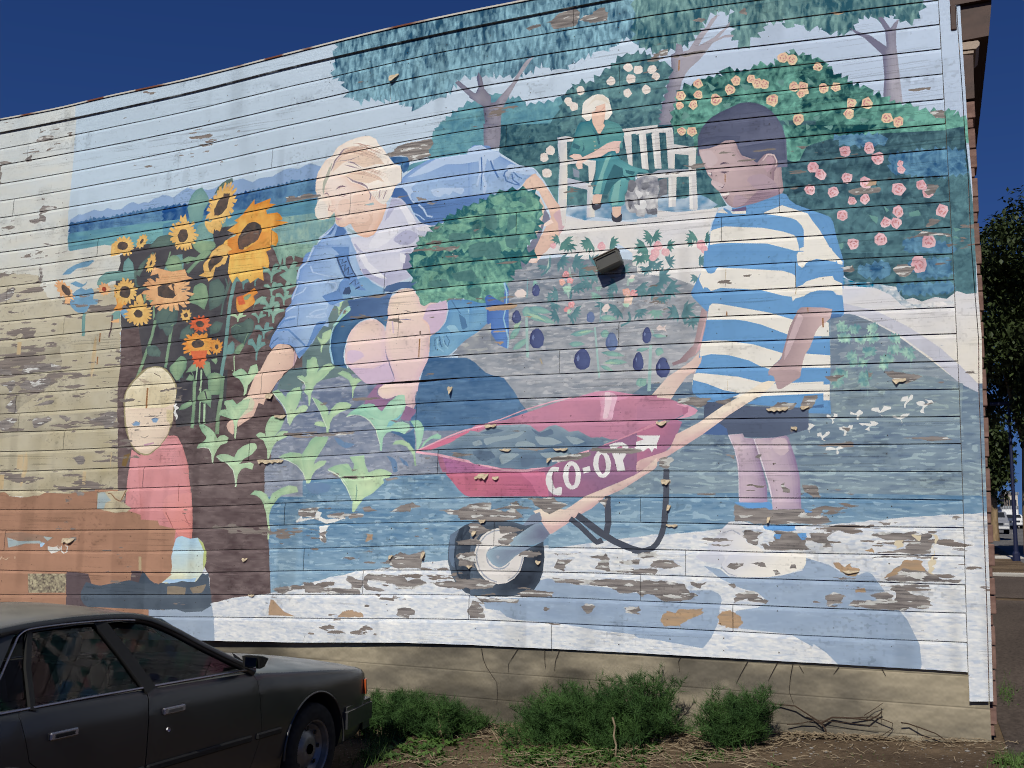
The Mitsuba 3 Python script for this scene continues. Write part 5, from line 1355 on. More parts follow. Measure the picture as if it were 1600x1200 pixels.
@tomatohi
-281 353 -273 345;-698 875 2 2 4 1-4-3
-281 353 -273 345;-690 877 3-2 1-4-4 4
-281 353 -273 345;-687 870-3-2-3-1 1 2
-281 353 -273 345;-696 868-3 3 1 4 2-2
-281 353 -273 345;-692 873-3-1 0 2 2 0
@tomato2
-283 346 -277 339;-705 851-2 10 5 3 5-2 5-8-8-6
@tomatohi
-283 346 -277 339;-701 851-2 2-2 2 2 0
-283 346 -277 339;-705 858 2 2 4 1-4-3
-283 346 -277 339;-699 860 2-1 2-3-4 2
-283 346 -277 339;-695 856 0-3-3-2 0 2
-283 346 -277 339;-697 855-3-1-1 2 2 0
@tomato
-276 347 -270 340;-675 860-3-9-11 3 0 10 5 2
@tomatohi
-276 347 -270 340;-680 861 2-3-1-3-1 5
-276 347 -270 340;-679 855-3-1-3 1 2 1
-276 347 -270 340;-686 854-2 3 0 3 2-1
-276 347 -270 340;-687 862 2 1 3 1-3-3
-276 347 -270 340;-680 859-3-1 0 2 2 0
@tomato
-275 326 -269 319;-675 800-11 1 0 11 10 2 4-5-1-5
@tomatohi
-275 326 -269 319;-678 803-2-1-3 2 2 1
-275 326 -269 319;-683 804-1 3 1 3 1-2
-275 326 -269 319;-681 812 3 0 3-3-5 1
-275 326 -269 319;-675 809 1-3-2-3 0 5
-275 326 -269 319;-678 805-3 0 0 1 2 1
@tomato
-278 322 -273 316;-695 793-1 5 5 6 8-4-2-9
@tomato2
-228 334 -221 326;-570 831 12 2 4-5 1-6-3-6-12 3
@tomatohi
-228 334 -221 326;-565 829 3 0 3-1-4-1
-228 334 -221 326;-558 829 2-3 0-4-3 5
-228 334 -221 326;-557 820-2-2-4 0 1 3
-228 334 -221 326;-565 819-2 3-1 3 2-1
-228 334 -221 326;-561 824-1-2-2 1 0 2 2 1
@tomato
-221 332 -215 325;-543 813-11 5 1 6 3 5 11-2 1-12
@tomatohi
-221 332 -215 325;-546 816-3 1-2 3 2 0
-221 332 -215 325;-551 821 1 3 2 2-1-5
-221 332 -215 325;-548 826 4 1 3-3-5 1
-221 332 -215 325;-540 821 0-3-3-2 0 2
-221 332 -215 325;-543 820-4-1 0 2 2 0
@tomato3
-228 328 -219 319;-548 813-3-14-7-2-7 4-2 3 1 9 4 5 8-1
@tomatohi
-228 328 -219 319;-556 814 3-3 1-3-4 3
-228 328 -219 319;-553 803-3-1-3 0 1 2
-228 328 -219 319;-561 803-3 4 0 4 2-2
-228 328 -219 319;-563 812 4 2 3-1-4-2
-228 328 -219 319;-554 808-2-2-3 1 0 2 3 1
@palegreen
-700 844 8 4 12-3-2-10-4-1-8 2
-570 802 15-1-2-7-5-1-4 2
-687 798 9-3-4-7-7 0
@flowerpale
-808 838 7 8 13 2 8-8 0-5-2-5-18 0
-614 793 7 9 7 2 4-9-6-8-5-1-4 1
-557 852 7 9 7-3-5-9
@palegreen
-557 852 14 0-5-6-3-1-4 1
@eggleaf
-317 322 -292 309;-788 804 8-14 7-5 15-8 23-4-10 13-12 10-16 7
-311 325 -289 314;-776 806 11-9 7-3 16-3 20 1-12 9-13 6-16 2
-307 317 -284 307;-764 791 9-11 6-3 15-6 21-3-11 10-12 8-15 5
-330 307 -313 297;-816 740 10 2 4 4 6 8 4 15-10-4-8-6-5-9
-326 297 -307 287;-809 718 12 0 5 2 10 8 10 13-13-1-10-5-9-7
-273 303 -251 294;-681 744 13-5 7 0 15 3 18 6-14 4-14 0-14-3
-273 293 -260 285;-684 724 8-6 5-1 9 1 13 4-9 5-9 2-9-1
-247 314 -232 305;-618 776 8-7 5-1 10-1 14 3-8 7-10 3-10 0
-246 283 -225 276;-615 703 17-8 15-2 19 0-12 7-13 4-14 1
-242 277 -224 269;-606 684 10-6 7-1 13-1 17 4-11 5-12 3-13 0
-246 302 -239 291;-616 743 3-8 5-2 6 1 5 5-3 8-5 3-5-1
-247 271 -234 265;-617 676 10-9 21-5-13 11-9 3
-316 327 -308 312;-789 800 3-10 6-2 6 3 5 6-4 9-5 4-6-2
-217 261 -208 250;-541 634 8-5 6 2 4 6 2 7-8 3-6 0-5-5
@eggleaf2
-313 317 -292 311;-780 796 16-11 31-11-22 15
-244 274 -231 270;-611 681 12-3 21 1-16 4
-267 301 -253 297;-666 746 12-1 21 5-17 0
-325 312 -315 305;-808 763 7 0 5 5 6 11-13-5-4-5
@stempale2
-782 789 4-89 6 0-4 89
-630 756 10-105 4 0-10 105
-513 713-3-93 5 0 3 93
@eggplant
-308 338 -299 337;-749 843-3-11-4-2-5 0-4 3-2 5 1 12 6 7 6-3
@egghi
-306 341 -304 335;-763 849-1-8 1 0 2 4
@eggplant
-326 316 -316 315;-791 788 0-6-3-5-5-3-5 0-5 4-3 5 1 12 7 8 4 0 4-4
@egghi
-324 319 -322 313;-809 790 1-4 1 0 2 4-2 5
@eggplant
-310 296 -294 295;-738 739-3-14-9-7-13 2-8 11 0 9 2 10 5 7 6 4 6 0 6-5 5-8
@egghi
-306 301 -304 292;-766 742 2-6 1-1 3 7-3 7
@eggplant
-270 277 -254 276;-637 690-2-14-3-3-8-4-9 0-8 5-6 13 3 14 6 8 6 4 7 0 6-5 5-8
@egghi
-267 282 -264 273;-667 694 2-7 2 0 3 6-3 8
@eggpale
-259 311 -251 311;-628 777-3-9-4-2-9 3-2 4 1 11 6 6 7-3
@egghi
-257 314 -256 309;-642 783-1-7 1 0 2 3
@eggpale
-243 290 -231 289;-579 723-1-8-6-9-9-1-8 7-2 8 1 9 5 11 4 3 5 0 5-4
@egghi
-240 295 -238 287;-601 726 3-6 2 6-2 7
@eggplant
-220 271 -209 271;-525 677-2-10-7-6-6 0-5 4-3 6 1 14 8 9 4 0 4-3
@egghi
-218 275 -216 268;-545 680 2-6 3 5-3 6
@eggplant
-212 293 -203 293;-510 732-3-12-4-3-4 0-5 4-2 5 0 11 4 9 3 3 4-1 3-3
@egghi
-210 297 -209 291;-525 735 1-5 2 5-2 5
@eggplant
-212 294 -203 293;-509 733-3-12-4-3-5 0-4 3-2 6 0 11 4 9 3 3 4 0 3-4
@egghi
-210 298 -208 291;-525 736 2-5 2 5-2 5
@eggplant
-219 274 -210 273;-526 683 0-8-3-5-4-4-5 1-5 3-2 6 0 12 4 9 4 3 3 0 4-4
@egghi
-217 278 -215 271;-542 685 2-5 1 5-1 6
@eggplant
-201 267 -188 266;-472 666-1-10-6-9-11-1-8 7-3 9 1 10 6 11 5 4 5 0 5-4
@egghi
-198 272 -196 263;-496 669 3-7 2 7-2 7
@eggleaf
-204 295 -191 289;-509 733 11-6 21 1-16 7-8 0
-201 285 -194 274;-502 701 3-9 4-2 11 6-3 8-4 3-6-1
-217 285 -205 279;-541 703 11-3 7 2 9 5-14 2-8-2
-214 260 -206 251;-532 632 8-2 4 3 1 12-7 1-5-2-2-5
@stempale2
-514 713-4-93 6 0 3 93
-510 744 4-9 3 1-5 9
@flowerpale
-500 747 7 6 7-5 8 5-4-7 4-7-10 4-7-2
@vinedk
-200 355 -193 350;-500 878 10 1 7 6-10-1
-200 353 -193 349;-500 878 9-3 8 1-8 4
-200 351 -194 348;-500 878 5-6 8-3-5 7
-202 350 -195 347;-500 878 2-8 6-7-1 9
-203 350 -197 346;-500 878-2-7 3-9 2 8
-205 350 -198 347;-500 878-6-5-1-9 6 6
-209 349 -202 345;-521 873 5-8 8-4-5 8
-211 348 -204 344;-521 873 1-8 5-8-1 9
-213 348 -205 344;-521 873-4-8 1-10 5 8
-214 349 -207 345;-520 873-8-4-3-8 7 4
-214 350 -208 347;-520 873-8 0-6-5 8 0
-216 352 -208 348;-520 873-9 4-10-1 9-4
-195 358 -187 354;-477 881 2 10-5 9-1-10
-193 358 -186 354;-477 881 6 7 0 10-5-7
-192 357 -183 353;-477 881 10 4 6 9-10-4
-191 355 -183 351;-477 881 10-1 9 4-10 2
-191 353 -184 349;-477 881 8-5 9-1-8 6
-192 352 -184 347;-477 881 5-9 9-5-5 9
-201 348 -190 342;-493 849 7 8 2 17-9-10
-199 348 -185 340;-493 849 12 4 13 18-16-7-6-6
-197 344 -187 338;-493 850 10-3 15 7-13 2
-198 342 -184 334;-493 850 10-9 23-2-15 11-10 1
-199 339 -189 334;-493 850 4-9 14-9-7 12
-200 338 -191 333;-493 850 0-12 8-11-1 13
-202 338 -190 331;-505 834 12-2 17 8-16 2
-202 335 -192 329;-505 835 8-7 17-2-11 8
-203 333 -192 326;-505 835 5-11 17-11-8 14
-205 332 -195 326;-504 835-1-10 8-14 0 13
-209 331 -196 324;-504 835-7-10 1-22 8 15
-212 333 -199 326;-504 835-11-5-9-18 14 8
-192 337 -181 331;-477 828 11 1 11 14-14-4
-191 335 -179 328;-477 828 11-4 19 6-16 4
-191 332 -179 325;-477 828 9-9 20-4-13 11
-193 330 -182 324;-477 828 3-11 15-11-6 14
-195 329 -184 323;-477 828-2-11 8-17 2 15
-196 330 -188 325;-477 828-6-9 0-11 7 9
-167 356 -161 352;-413 878 4 6 1 8-5-6
-166 355 -159 351;-413 878 8 3 5 8-9-3
-165 354 -157 350;-413 878 11-1 9 5-11 1
-165 352 -159 348;-413 878 7-5 9 0-7 5
-166 351 -159 346;-413 878 5-9 8-5-4 9
-167 350 -161 347;-413 878 0-8 4-6 0 8
-168 338 -162 334;-418 847 3-8 6-5-3 7
-170 337 -163 333;-418 847-1-10 3-8 2 9
-171 338 -165 334;-418 847-5-7-1-8 6 6
-173 339 -166 335;-417 847-9-3-5-8 9 3
-172 340 -167 337;-417 846-7 2-6-3 7-1
-172 341 -167 338;-417 846-6 5-8 1 6-5
-181 319 -171 313;-445 779 7 6 5 16-9-9
-179 318 -166 311;-446 780 13 1 15 14-16-3
-178 315 -169 309;-445 780 8-4 16 4-13 4
-179 312 -166 305;-446 780 9-10 21-6-12 12
-180 310 -170 305;-445 780 2-10 13-12-5 13
-184 309 -171 302;-445 780-4-12 8-20 3 16
-187 309 -178 304;-456 779-4-9 4-15 3 12
-189 310 -180 305;-456 779-8-8-2-11 8 7
-193 312 -182 306;-456 778-11-1-12-13 14 4
-191 314 -182 309;-456 778-12 3-11-3 12-4
-192 316 -182 311;-456 778-7 8-16 4 10-10
-189 317 -181 312;-456 778-4 10-8 6 3-10
-171 308 -161 302;-428 763 10-4 16 4-13 4
-172 306 -161 300;-428 763 7-9 18-4-11 10
-173 304 -165 300;-427 763 3-10 8-7-3 10
-175 303 -165 297;-427 763-3-9 6-16 2 13
-177 304 -168 299;-427 763-7-8-1-11 7 8
-178 305 -170 301;-427 763-10-4-6-8 10 3
-212 330 -206 327;-528 827 4-7 7-4-4 7
-213 329 -207 326;-528 827 1-9 5-7 0 8
-215 329 -208 325;-527 827-5-8 1-10 5 8
-217 330 -210 326;-527 827-9-5-3-9 8 5
-218 332 -211 327;-527 827-10 0-8-6 10 0
-218 333 -211 329;-527 827-8 4-9-1 8-4
-195 325 -188 321;-486 810 7-5 9 0-7 5
-195 324 -190 321;-486 810 4-6 6-4-4 7
-197 323 -190 319;-486 810 0-9 5-7 0 9
-198 323 -192 319;-486 810-4-7 1-8 4 7
-199 324 -193 320;-486 810-6-4-3-7 6 4
-201 325 -194 321;-486 810-9 0-8-6 10 0
-212 316 -206 313;-530 788 6-5 8 0-6 5
-213 315 -207 312;-530 788 4-7 6-3-3 6
-214 314 -208 311;-530 788 0-8 4-6 0 8
-215 314 -210 311;-530 788-3-6 1-8 3 7
-217 314 -211 311;-530 788-7-5-3-7 7 4
-219 316 -212 312;-530 788-9-1-7-5 9 0
@vinelt
-200 314 -193 310;-500 783 8-5 10 0-8 5
-201 313 -193 308;-500 784 2-6 4-4 9-6-5 10
-203 312 -194 307;-500 784-1-6 1-6 7-9 0 11
-205 312 -196 307;-500 784-3-4-2-6 1-11 6 9
-206 313 -198 308;-500 784-5-2-3-4-4-10 8 6
-208 314 -199 310;-499 783-6 2-6-2-8-7 11 1
@vinedk2
-203 380 -196 376;-504 940 8 3 4 8-8-3
-202 379 -195 375;-504 940 9-1 8 4-10 1
-202 377 -194 372;-505 940 10-6 10-1-9 7
-203 375 -195 371;-504 940 5-9 9-5-5 9
-205 374 -196 369;-504 941 0-13 7-11 0 13
-206 375 -199 370;-504 940-5-8 1-10 5 8
-209 372 -200 367;-511 934-3-10 3-11 3 10
-209 373 -203 369;-511 934-6-6-2-8 6 5
-210 374 -204 370;-511 934-8-2-5-6 8 2
-212 376 -204 371;-511 934-9 3-9-3 9-3
-211 377 -204 373;-511 934-7 6-9 2 7-7
-210 378 -203 374;-511 934-3 8-8 6 3-9
-214 366 -204 360;-525 919-1-12 6-12 1 13
-215 366 -207 362;-525 919-6-8 1-10 5 8
-218 367 -209 362;-525 919-10-5-6-10 11 5
-219 369 -210 364;-525 919-13 1-10-6 13-2
-218 371 -210 366;-525 918-10 7-11 0 10-7
-218 373 -209 368;-525 918-6 10-10 6 6-10
-207 360 -197 355;-516 899 7-7 16-3-10 8
-208 359 -199 354;-516 899 5-11 9-7-4 11
-209 358 -202 354;-516 899-1-10 5-9 1 10
-211 358 -204 354;-516 899-5-7 0-10 5 8
-212 359 -205 355;-516 899-8-4-4-8 8 4
-214 361 -206 356;-516 899-10 1-9-5 11-1
-192 371 -186 367;-477 916 7 5 3 7-7-4
-191 370 -183 366;-477 916 10 1 8 6-10 0
-191 368 -184 364;-477 917 9-4 9 1-9 4
-191 367 -184 363;-477 917 6-8 9-3-6 8
-193 365 -185 361;-477 917 3-10 7-7-2 10
-195 365 -186 360;-476 917-3-11 3-11 3 11
-170 371 -164 367;-419 930-1-8 4-8 1 8
-172 371 -165 367;-419 930-5-6 0-9 5 7
-173 372 -167 368;-419 930-8-3-4-8 8 4
-174 373 -168 369;-419 930-9 1-7-4 9-1
-176 376 -168 371;-419 930-10 6-11 0 10-6
-175 377 -167 372;-419 930-6 9-9 5 5-9
-161 375 -155 371;-399 926 5 5 2 7-6-5
-160 373 -155 370;-399 926 6 1 5 5-7-1
-160 372 -155 369;-399 926 6-2 6 1-6 3
-160 371 -155 367;-399 926 5-5 6-2-4 5
-161 369 -154 365;-399 926 3-9 7-6-3 9
-163 369 -156 365;-399 926-2-8 4-9 1 9
-173 367 -168 364;-426 922-3-7 2-7 2 6
-175 368 -169 364;-426 922-7-5-2-9 7 5
-175 369 -170 366;-426 921-7 0-5-5 7 1
-177 371 -170 367;-426 921-8 4-8-2 8-3
-176 372 -170 368;-426 921-5 6-8 3 6-7
-174 372 -169 369;-426 921-2 7-5 5 2-7
@tomato4
-203 371 -194 362;-499 927 7-2 6-9-2-7-6-3-6 1-7 9
@tomatohi
-203 371 -194 362;-501 920 2 2 4 0-4-3
-203 371 -194 362;-494 922 4-3 0-5-4 5
-203 371 -194 362;-491 912-3-2-4 0 1 2
-203 371 -194 362;-499 911-3 3 0 4 2-2
-203 371 -194 362;-494 916-2-2-2 1 0 3 2 1
@tomato4
-205 365 -197 357;-493 898-4-6-8 0-6 12 2 6 6 1 7-1 3-6
@tomatohi
-205 365 -197 357;-496 903-1-4-4-2 1 2
-205 365 -197 357;-502 897-3 1-2 2 2 1
-205 365 -197 357;-507 902 0 3 3 2-1-4
-205 365 -197 357;-503 909 4-2 3-3-6 2
-205 365 -197 357;-501 901-2-1-2 0 0 3 2 0
@tomato4
-196 365 -188 357;-485 911 11-3 2-5 0-6-6-4-6 2-5 5 1 6
@tomatohi
-196 365 -188 357;-484 908 4 1 4-1-6-1
-196 365 -188 357;-477 906 2-3-1-3-2 5
-196 365 -188 357;-479 897-3 0-2 2 2 1
-196 365 -188 357;-486 902 0 3 2 3 1-2
-196 365 -188 357;-478 902-2-2-2 1 0 2 2 1
@tomato4
-167 369 -159 360;-400 910-4-9-6-1-6 5-2 10 5 5 7 1 5-5
@tomatohi
-167 369 -159 360;-403 913 1-5-3-3 1 6
-167 369 -159 360;-405 906-4-1-3 2 2 1
-167 369 -159 360;-413 908-1 3 1 3 2-2
-167 369 -159 360;-411 916 3 1 3-2-5-1
-167 369 -159 360;-407 910-1-2-3 1 0 2 3 1
@tomato4
-164 364 -157 357;-409 900 0 6 11 2 5-10-4-5-5-1-5 3
@tomatohi
-164 364 -157 357;-405 897-2 3 0 3 2-1
-164 364 -157 357;-405 904 3 1 2 0-3-2
-164 364 -157 357;-397 904 1-4-1-3-1 5
-164 364 -157 357;-399 897-3-1-2 1 1 1
-164 364 -157 357;-400 901-3-1 0 2 2 0
@tomato4
-206 361 -199 354;-511 887-4 5 2 5 3 3 5 2 5-4 2-6-3-5-5-2
@tomatohi
-206 361 -199 354;-506 889-2 1-2 2 1 0
-206 361 -199 354;-512 892 0 4 2 2 1-2
-206 361 -199 354;-507 899 4-1 2-4-5 3
-206 361 -199 354;-502 894 0-3-2-2-1 2
-206 361 -199 354;-504 892-3 0 0 1 2 1
@vinedk2
-279 382 -270 377;-696 946 11 0 9 7-12 0
-279 380 -270 375;-696 946 10-5 11 2-10 5
-279 378 -271 374;-696 946 7-9 11-3-8 8
-281 377 -272 372;-696 946 3-12 8-8-2 11
-283 376 -273 371;-696 946-3-12 4-12 3 12
-286 377 -275 371;-696 946-8-6-4-16 10 9
-276 376 -266 371;-689 935 11-4 12 1-11 5
-276 374 -267 369;-689 936 8-10 12-4-8 10
-277 373 -270 369;-688 936 2-10 7-8-2 10
-279 373 -271 368;-688 936-3-10 3-9 3 9
-281 373 -273 369;-688 936-7-7-2-9 7 6
-284 375 -274 369;-688 935-12-2-7-9 11 3
-286 379 -280 375;-708 949-2-7 2-7 2 7
-288 379 -282 376;-708 949-6-5-1-7 5 5
-289 380 -283 376;-708 949-8-1-5-6 8 2
-291 382 -283 377;-708 949-10 3-10-3 10-3
-291 384 -283 379;-708 949-8 7-10 2 8-7
-289 384 -282 380;-708 949-3 8-7 5 3-8
-259 372 -248 367;-637 936-1-9 7-16 1 13
-261 373 -251 367;-637 936-6-7 0-17 7 11
-262 374 -253 369;-636 936-10-5-6-9 10 4
-262 376 -254 371;-636 936-11 1-8-5 10-1
-264 378 -254 373;-636 935-12 8-13 0 12-8
-262 380 -254 375;-636 935-6 10-11 5 6-9
-260 373 -255 369;-647 934 2-7 4-6 0 7
-263 372 -255 368;-646 934-4-9 2-10 4 9
-264 373 -257 369;-646 934-7-5-2-8 6 5
-265 374 -258 371;-646 934-8-1-6-5 8 1
-265 376 -258 372;-646 934-9 3-9-1 9-4
-264 377 -258 374;-646 934-6 6-8 2 6-6
-240 378 -233 374;-596 932 7 5 2 9-7-5
-239 377 -230 372;-596 932 11 2 7 7-11-2
-238 375 -230 370;-596 932 11-4 10 3-10 4
-239 373 -231 369;-596 932 7-7 9-2-6 7
-240 372 -232 367;-596 932 4-10 9-8-4 11
-242 371 -233 365;-596 932-2-12 6-12 2 12
-212 366 -203 360;-522 919-1-12 6-11 1 12
-215 366 -205 360;-522 919-6-8-1-17 8 11
-217 367 -207 361;-522 918-9-2-8-14 11 5
-217 369 -208 364;-522 918-11 1-9-5 11-1
-216 371 -209 366;-522 918-9 6-10 0 9-6
-218 374 -207 368;-522 918-4 9-15 10 7-13
-213 359 -204 354;-532 898 8-9 11-4-7 9
-215 358 -207 353;-531 898 2-10 7-8-2 10
-216 358 -209 353;-531 898-3-9 3-10 3 9
-220 358 -210 352;-531 898-7-5-4-16 9 9
-221 360 -212 354;-531 898-9-1-12-11 13 3
-220 361 -212 357;-531 898-10 3-9-3 10-3
-207 376 -200 372;-513 944 1-9 6-7-1 8
-209 376 -202 372;-512 944-4-8 2-9 3 8
-210 377 -204 373;-512 943-6-4-3-7 6 4
-210 378 -205 375;-512 943-7 0-5-5 7 1
-211 379 -205 376;-512 943-8 3-7-1 7-3
-211 381 -204 377;-512 943-6 7-9 3 6-7
@tomato4
-291 378 -285 372;-727 941 8 2 4-3 1-4-2-4-4-3-5 3-4 4
@tomatohi
-291 378 -285 372;-726 936 0 3 2 2 1-2
-291 378 -285 372;-721 941 2-1 2-1-3 0
-291 378 -285 372;-716 936-1-2-2-2 0 2
-291 378 -285 372;-720 933-3 1-2 3 2-1
-291 378 -285 372;-720 937-3-1 0 2 2 0
@tomato4
-250 375 -242 367;-613 917-6 1-5 6 1 6 4 4 6 2 7-10-1-6
@tomatohi
-250 375 -242 367;-610 921-3-1-3 0 1 2
-250 375 -242 367;-619 923-1 3 0 2 2-1
-250 375 -242 367;-619 929 2 2 3 0-3-2
-250 375 -242 367;-611 930 2-3 0-3-3 4
-250 375 -242 367;-612 926-2-2-2 1 0 2
@bench
-571 1174 75-1 0-12-71-1
-569 1163 17 1 3-74-9 6
-536 1157 15 0 6-78-14 4
-286 439 -277 438;-715 1174 19 1 20-6-1-8-16 1 2-80-1-59-3-24-15 39 1 84
-710 1035 18 1-3-59-6 1
-693 1122 55-4 10-5-2-25-5-19-8-9-2 42-13 9-35 1
-259 416 -252 416;-691 1082 51-19 7-12 3-61-18 1 1 60-44 14
@benchdk
-680 1103 15-9 0-15-12 4
@bench
-542 1167 76-3 2-7 2-30 46-13-2-32 4-94-2-5-15 3-1 69-25 2-2-62-15 0 0 63-30 1-36 6 0 7 108-6 0 34-28 6-1-31-13 2-5 77-14 2 5-78-14 2-5 78-16-1 7-78-13 7-6 73-7-2
@benchsl
-495 1076 63-5 0-5-79 3
@benchhi
-509 1155 6 1 6-77-5 1
-535 1156 7 1 7-75-8 4
-432 1055 6 0 2-69-6 0
-473 1057 5 0 1-62-6 1
@shrubdeep
-458 1103 25-4-1-27-25 3
-457 1056 24-2 1-30-1-11-7-3-18 1
@ladyhair
-661 1214 2 24 1 5 4 5 16 9 12 2 12-3 13-11 8-33-6-9-5-4-5 0-8 21-12 2-5-2-5-14-4-4-6 0
@ladyface
-639 1221 8 1 2 10 20 4 1-15-2-21-11-29-8 6-7 13
@ladyhair2
-629 1257 6 0 14-6 10-19-16 11-13 3-6-1-15-11
@gapdark
-632 1230 5-2-4 3
@pinkline
-631 1221 12-1 10 8-1 1-9-8
@ladytop
-268 481 -232 456;-671 1183 5 6 12 9 15 5 13-31 10 6 9 21 20-8 9-9 3-5 5-45-108 14
-271 477 -227 452;-664 1201 9 1 10-3 9-4 6-8 9-19 6 19 6 6 9 1 20-7 6-7 7-17-3-17-15 5-13 0-55-26-12 6-23 3 15 51 4 10
@ladyface
-636 1195 20-1 5-3 2-5-10-16-5 1
@ladytopdk
-639 1187 16-21 4-18-4-2-6 23
-658 1160 4-15 1-5-7-7 4 15
-678 1158 15-10-3-7-15 7
@cream
-253 463 -251 461;-627 1156 0-2-2-1-2 4
-252 459 -250 457;-625 1147 0-4-3 1-1 2
-254 455 -252 453;-630 1137-2-4-2 2 0 2
@ladyskin
-263 451 -232 457;-658 1123 25 9 29 15 15 3 16-2-4-8 0-12-2-5-69-6-10-6 0-13-10 0-5 10 3 9-18 12 10 4 8-1 7-2
@ladypants
-628 1068-7-19 0-10 22-2-5 32
-254 435 -213 426;-648 1117 32 3 15 8 7 1 7-1 10-17 7-6 20-14 33-14 2-5-21 4-4-3-10-14-5-14-12-13 1-16-1-6-8-2-18 0-6 7-2 9 5 21-17-8-22 2 7 48 0 25
@ladypantslt
-606 1119 12 4-17-42-7-41-6-1-9 3
-586 1063 12 1-6-47-1-5-12-1-3 12
@ladytopdk
-589 1100 19-12 1-13-3-6-19-15-12-18-10 1 10 35
-572 1076 17-11 5-8-12 6
-565 1085 22-7-5-7-14 6
@ladyface
-633 1038 6 1 13-2-4-19-5-1-12 3 0 13
-593 1008 20-1-1-17-4-5-6-2-8 8
@shoeblack
-637 1028 2-8 4-3 4-1 12 3-3-11-12-4-4 3-3 6
-595 1001 4-12 4-4 5-1 11 8-1-15-4-3-6 0-7 2-4 4
@doggrey
-222 422 -203 395;-560 1041 10 13 19 13 17 0 13-3 5-4 0-73-5-4-16 1-5 19-14-12-6-1-13 2-7 10-3 12 0 13
-214 426 -200 391;-542 1061 5 3 16-1 26-10 3-19-7-19 2-28-5-3-7-1-12 4-4-7-13 2-4 4
@dogdk
-530 1052 9 1 10-8-10-8-5 0-4 3
-521 994 22 2 2-5 0-7-5-2-7 1-7 5
@doglight
-521 1032 8 0-3-8-3 2
@dogdk
-539 1029 5 0 6-4 2-6 1-15-7-4-7 0
@doglight
-535 1019 7-1 7-5 2-8-2-7-5-2-6 1
@dogdk
-495 1053 4-20-8-18 14 6 9 1 0 33-5 2-8-1
-555 1062 8-2 6-7-1-6-6-12-6 1-6 5 2 16
-562 1022 7-1 7-5-4-15-3-4
-524 1051 9 2-2-10-4 4
-522 999 4-3 10-8-4-3-5-1
@doglight
-543 1039 5-1 11-8-3-7-6-4-7 14
-546 1008 5 0 12-4-3-5-6-3-6 6
-520 1033 6-2-3-5-2 3
@rosewhite
-228 528 -220 518;-556 1317 5-5 3-8-5-5-6-1-6 4-5 6 0 3 2 4 5 3
@rosewhite2
-228 528 -220 518;-562 1314 4-1 3-3-5 2
-228 528 -220 518;-553 1309 0-4-2-3 0 6
-228 528 -220 518;-559 1303-3 1-2 2 2 0
-228 528 -220 518;-566 1309 1 4 4 2-2-6
-228 528 -220 518;-557 1307-2-2-2 2 0 2 2 0
@rosewhite
-219 525 -211 515;-534 1290-7 0-6 5 0 7 2 7 14-2 3-7 0-7
@rosewhite2
-219 525 -211 515;-532 1295-2-2-4 0 1 2
-219 525 -211 515;-541 1295-3 3 0 4 2-2
-219 525 -211 515;-544 1303 3 3 4 0-4-3
-219 525 -211 515;-534 1305 3-4 0-5-3 6
-219 525 -211 515;-536 1299-2-2-2 1 0 3 2 0
@rosewhite
-207 522 -201 514;-508 1304 6-4 0-6-2-5-5-3-6 3-3 6 4 9
@rosewhite2
-207 522 -201 514;-514 1301 4 1 4-2-6-1
-207 522 -201 514;-505 1297 0-4-3-2 0 2
-207 522 -201 514;-507 1290-3 0-4 2 2 1
-207 522 -201 514;-515 1293-1 4 1 3 2-2
-207 522 -201 514;-507 1294-1-1-3 1 0 2
@rosewhite
-243 518 -234 508;-607 1285 10 10 6-4 4-7 0-6-5-4-6 0-7 4
@rosewhite2
-243 518 -234 508;-600 1280-2 3 1 3 1-2
-243 518 -234 508;-601 1289 4 2 5-3-7-1
-243 518 -234 508;-589 1284 0-4-2-4 0 7
-243 518 -234 508;-593 1277-4 0-4 3 2 1
-243 518 -234 508;-593 1281-1-2-3 2 0 2 3 0
@rosewhite
-225 518 -217 508;-544 1273-14-1-5 7 0 8 4 6 12-3 4-5
@rosewhite2
-225 518 -217 508;-548 1278-3-2-5 1 2 2
-225 518 -217 508;-556 1276-4 5 1 5 2-2
-225 518 -217 508;-559 1287 4 2 4 0-5-3
-225 518 -217 508;-550 1287 3-4 0-4-3 6
-225 518 -217 508;-551 1281-1-2-3 2 0 2 3 1
@rosewhite
-270 514 -262 504;-671 1266-2 13 5 4 4 0 4-1 4-6 1-7-3-5-7-2
@rosewhite2
-270 514 -262 504;-669 1269-1 3 0 3 2-1
-270 514 -262 504;-667 1278 3 0 4-2-6 0
-270 514 -262 504;-660 1275 1-4-1-3-1 5
-270 514 -262 504;-660 1267-3-1-3 0 1 2
-270 514 -262 504;-663 1271-1-1-3 1 0 2 3 0
@rosewhite
-228 505 -220 496;-569 1251 0 7 5 3 7 0 7-12-9-8-7 4
@rosewhite2
-228 505 -220 496;-565 1249-1 3 0 3 2-2
-228 505 -220 496;-564 1256 4 2 3-2-5-1
-228 505 -220 496;-556 1256 2-4-1-5-2 7
-228 505 -220 496;-555 1248-3-2-5 1 2 1
-228 505 -220 496;-559 1252-1-1-3 1 0 2 3 1
@rosewhite
-212 506 -204 497;-528 1248-2 7 5 8 3 2 6-4 4-6 0-6-4-5-6 1
@rosewhite2
-212 506 -204 497;-522 1248-3 2-2 4 3-1
-212 506 -204 497;-527 1257 2 3 3 1-2-5
-212 506 -204 497;-517 1258 1-3 1-3-3 4
-212 506 -204 497;-515 1250-3-3-3 0 1 2
-212 506 -204 497;-519 1252-2-2-2 1 0 3 2 0
@rosewhite
-280 506 -272 496;-693 1242-8 12 3 7 6 1 7-3 4-13-5-5
@rosewhite2
-280 506 -272 496;-687 1246-4-1-4 3 2 1
-280 506 -272 496;-696 1248-2 5 2 4 2-2
-280 506 -272 496;-694 1257 3 1 3-1-4-2
-280 506 -272 496;-686 1254 1-4-1-3-1 5
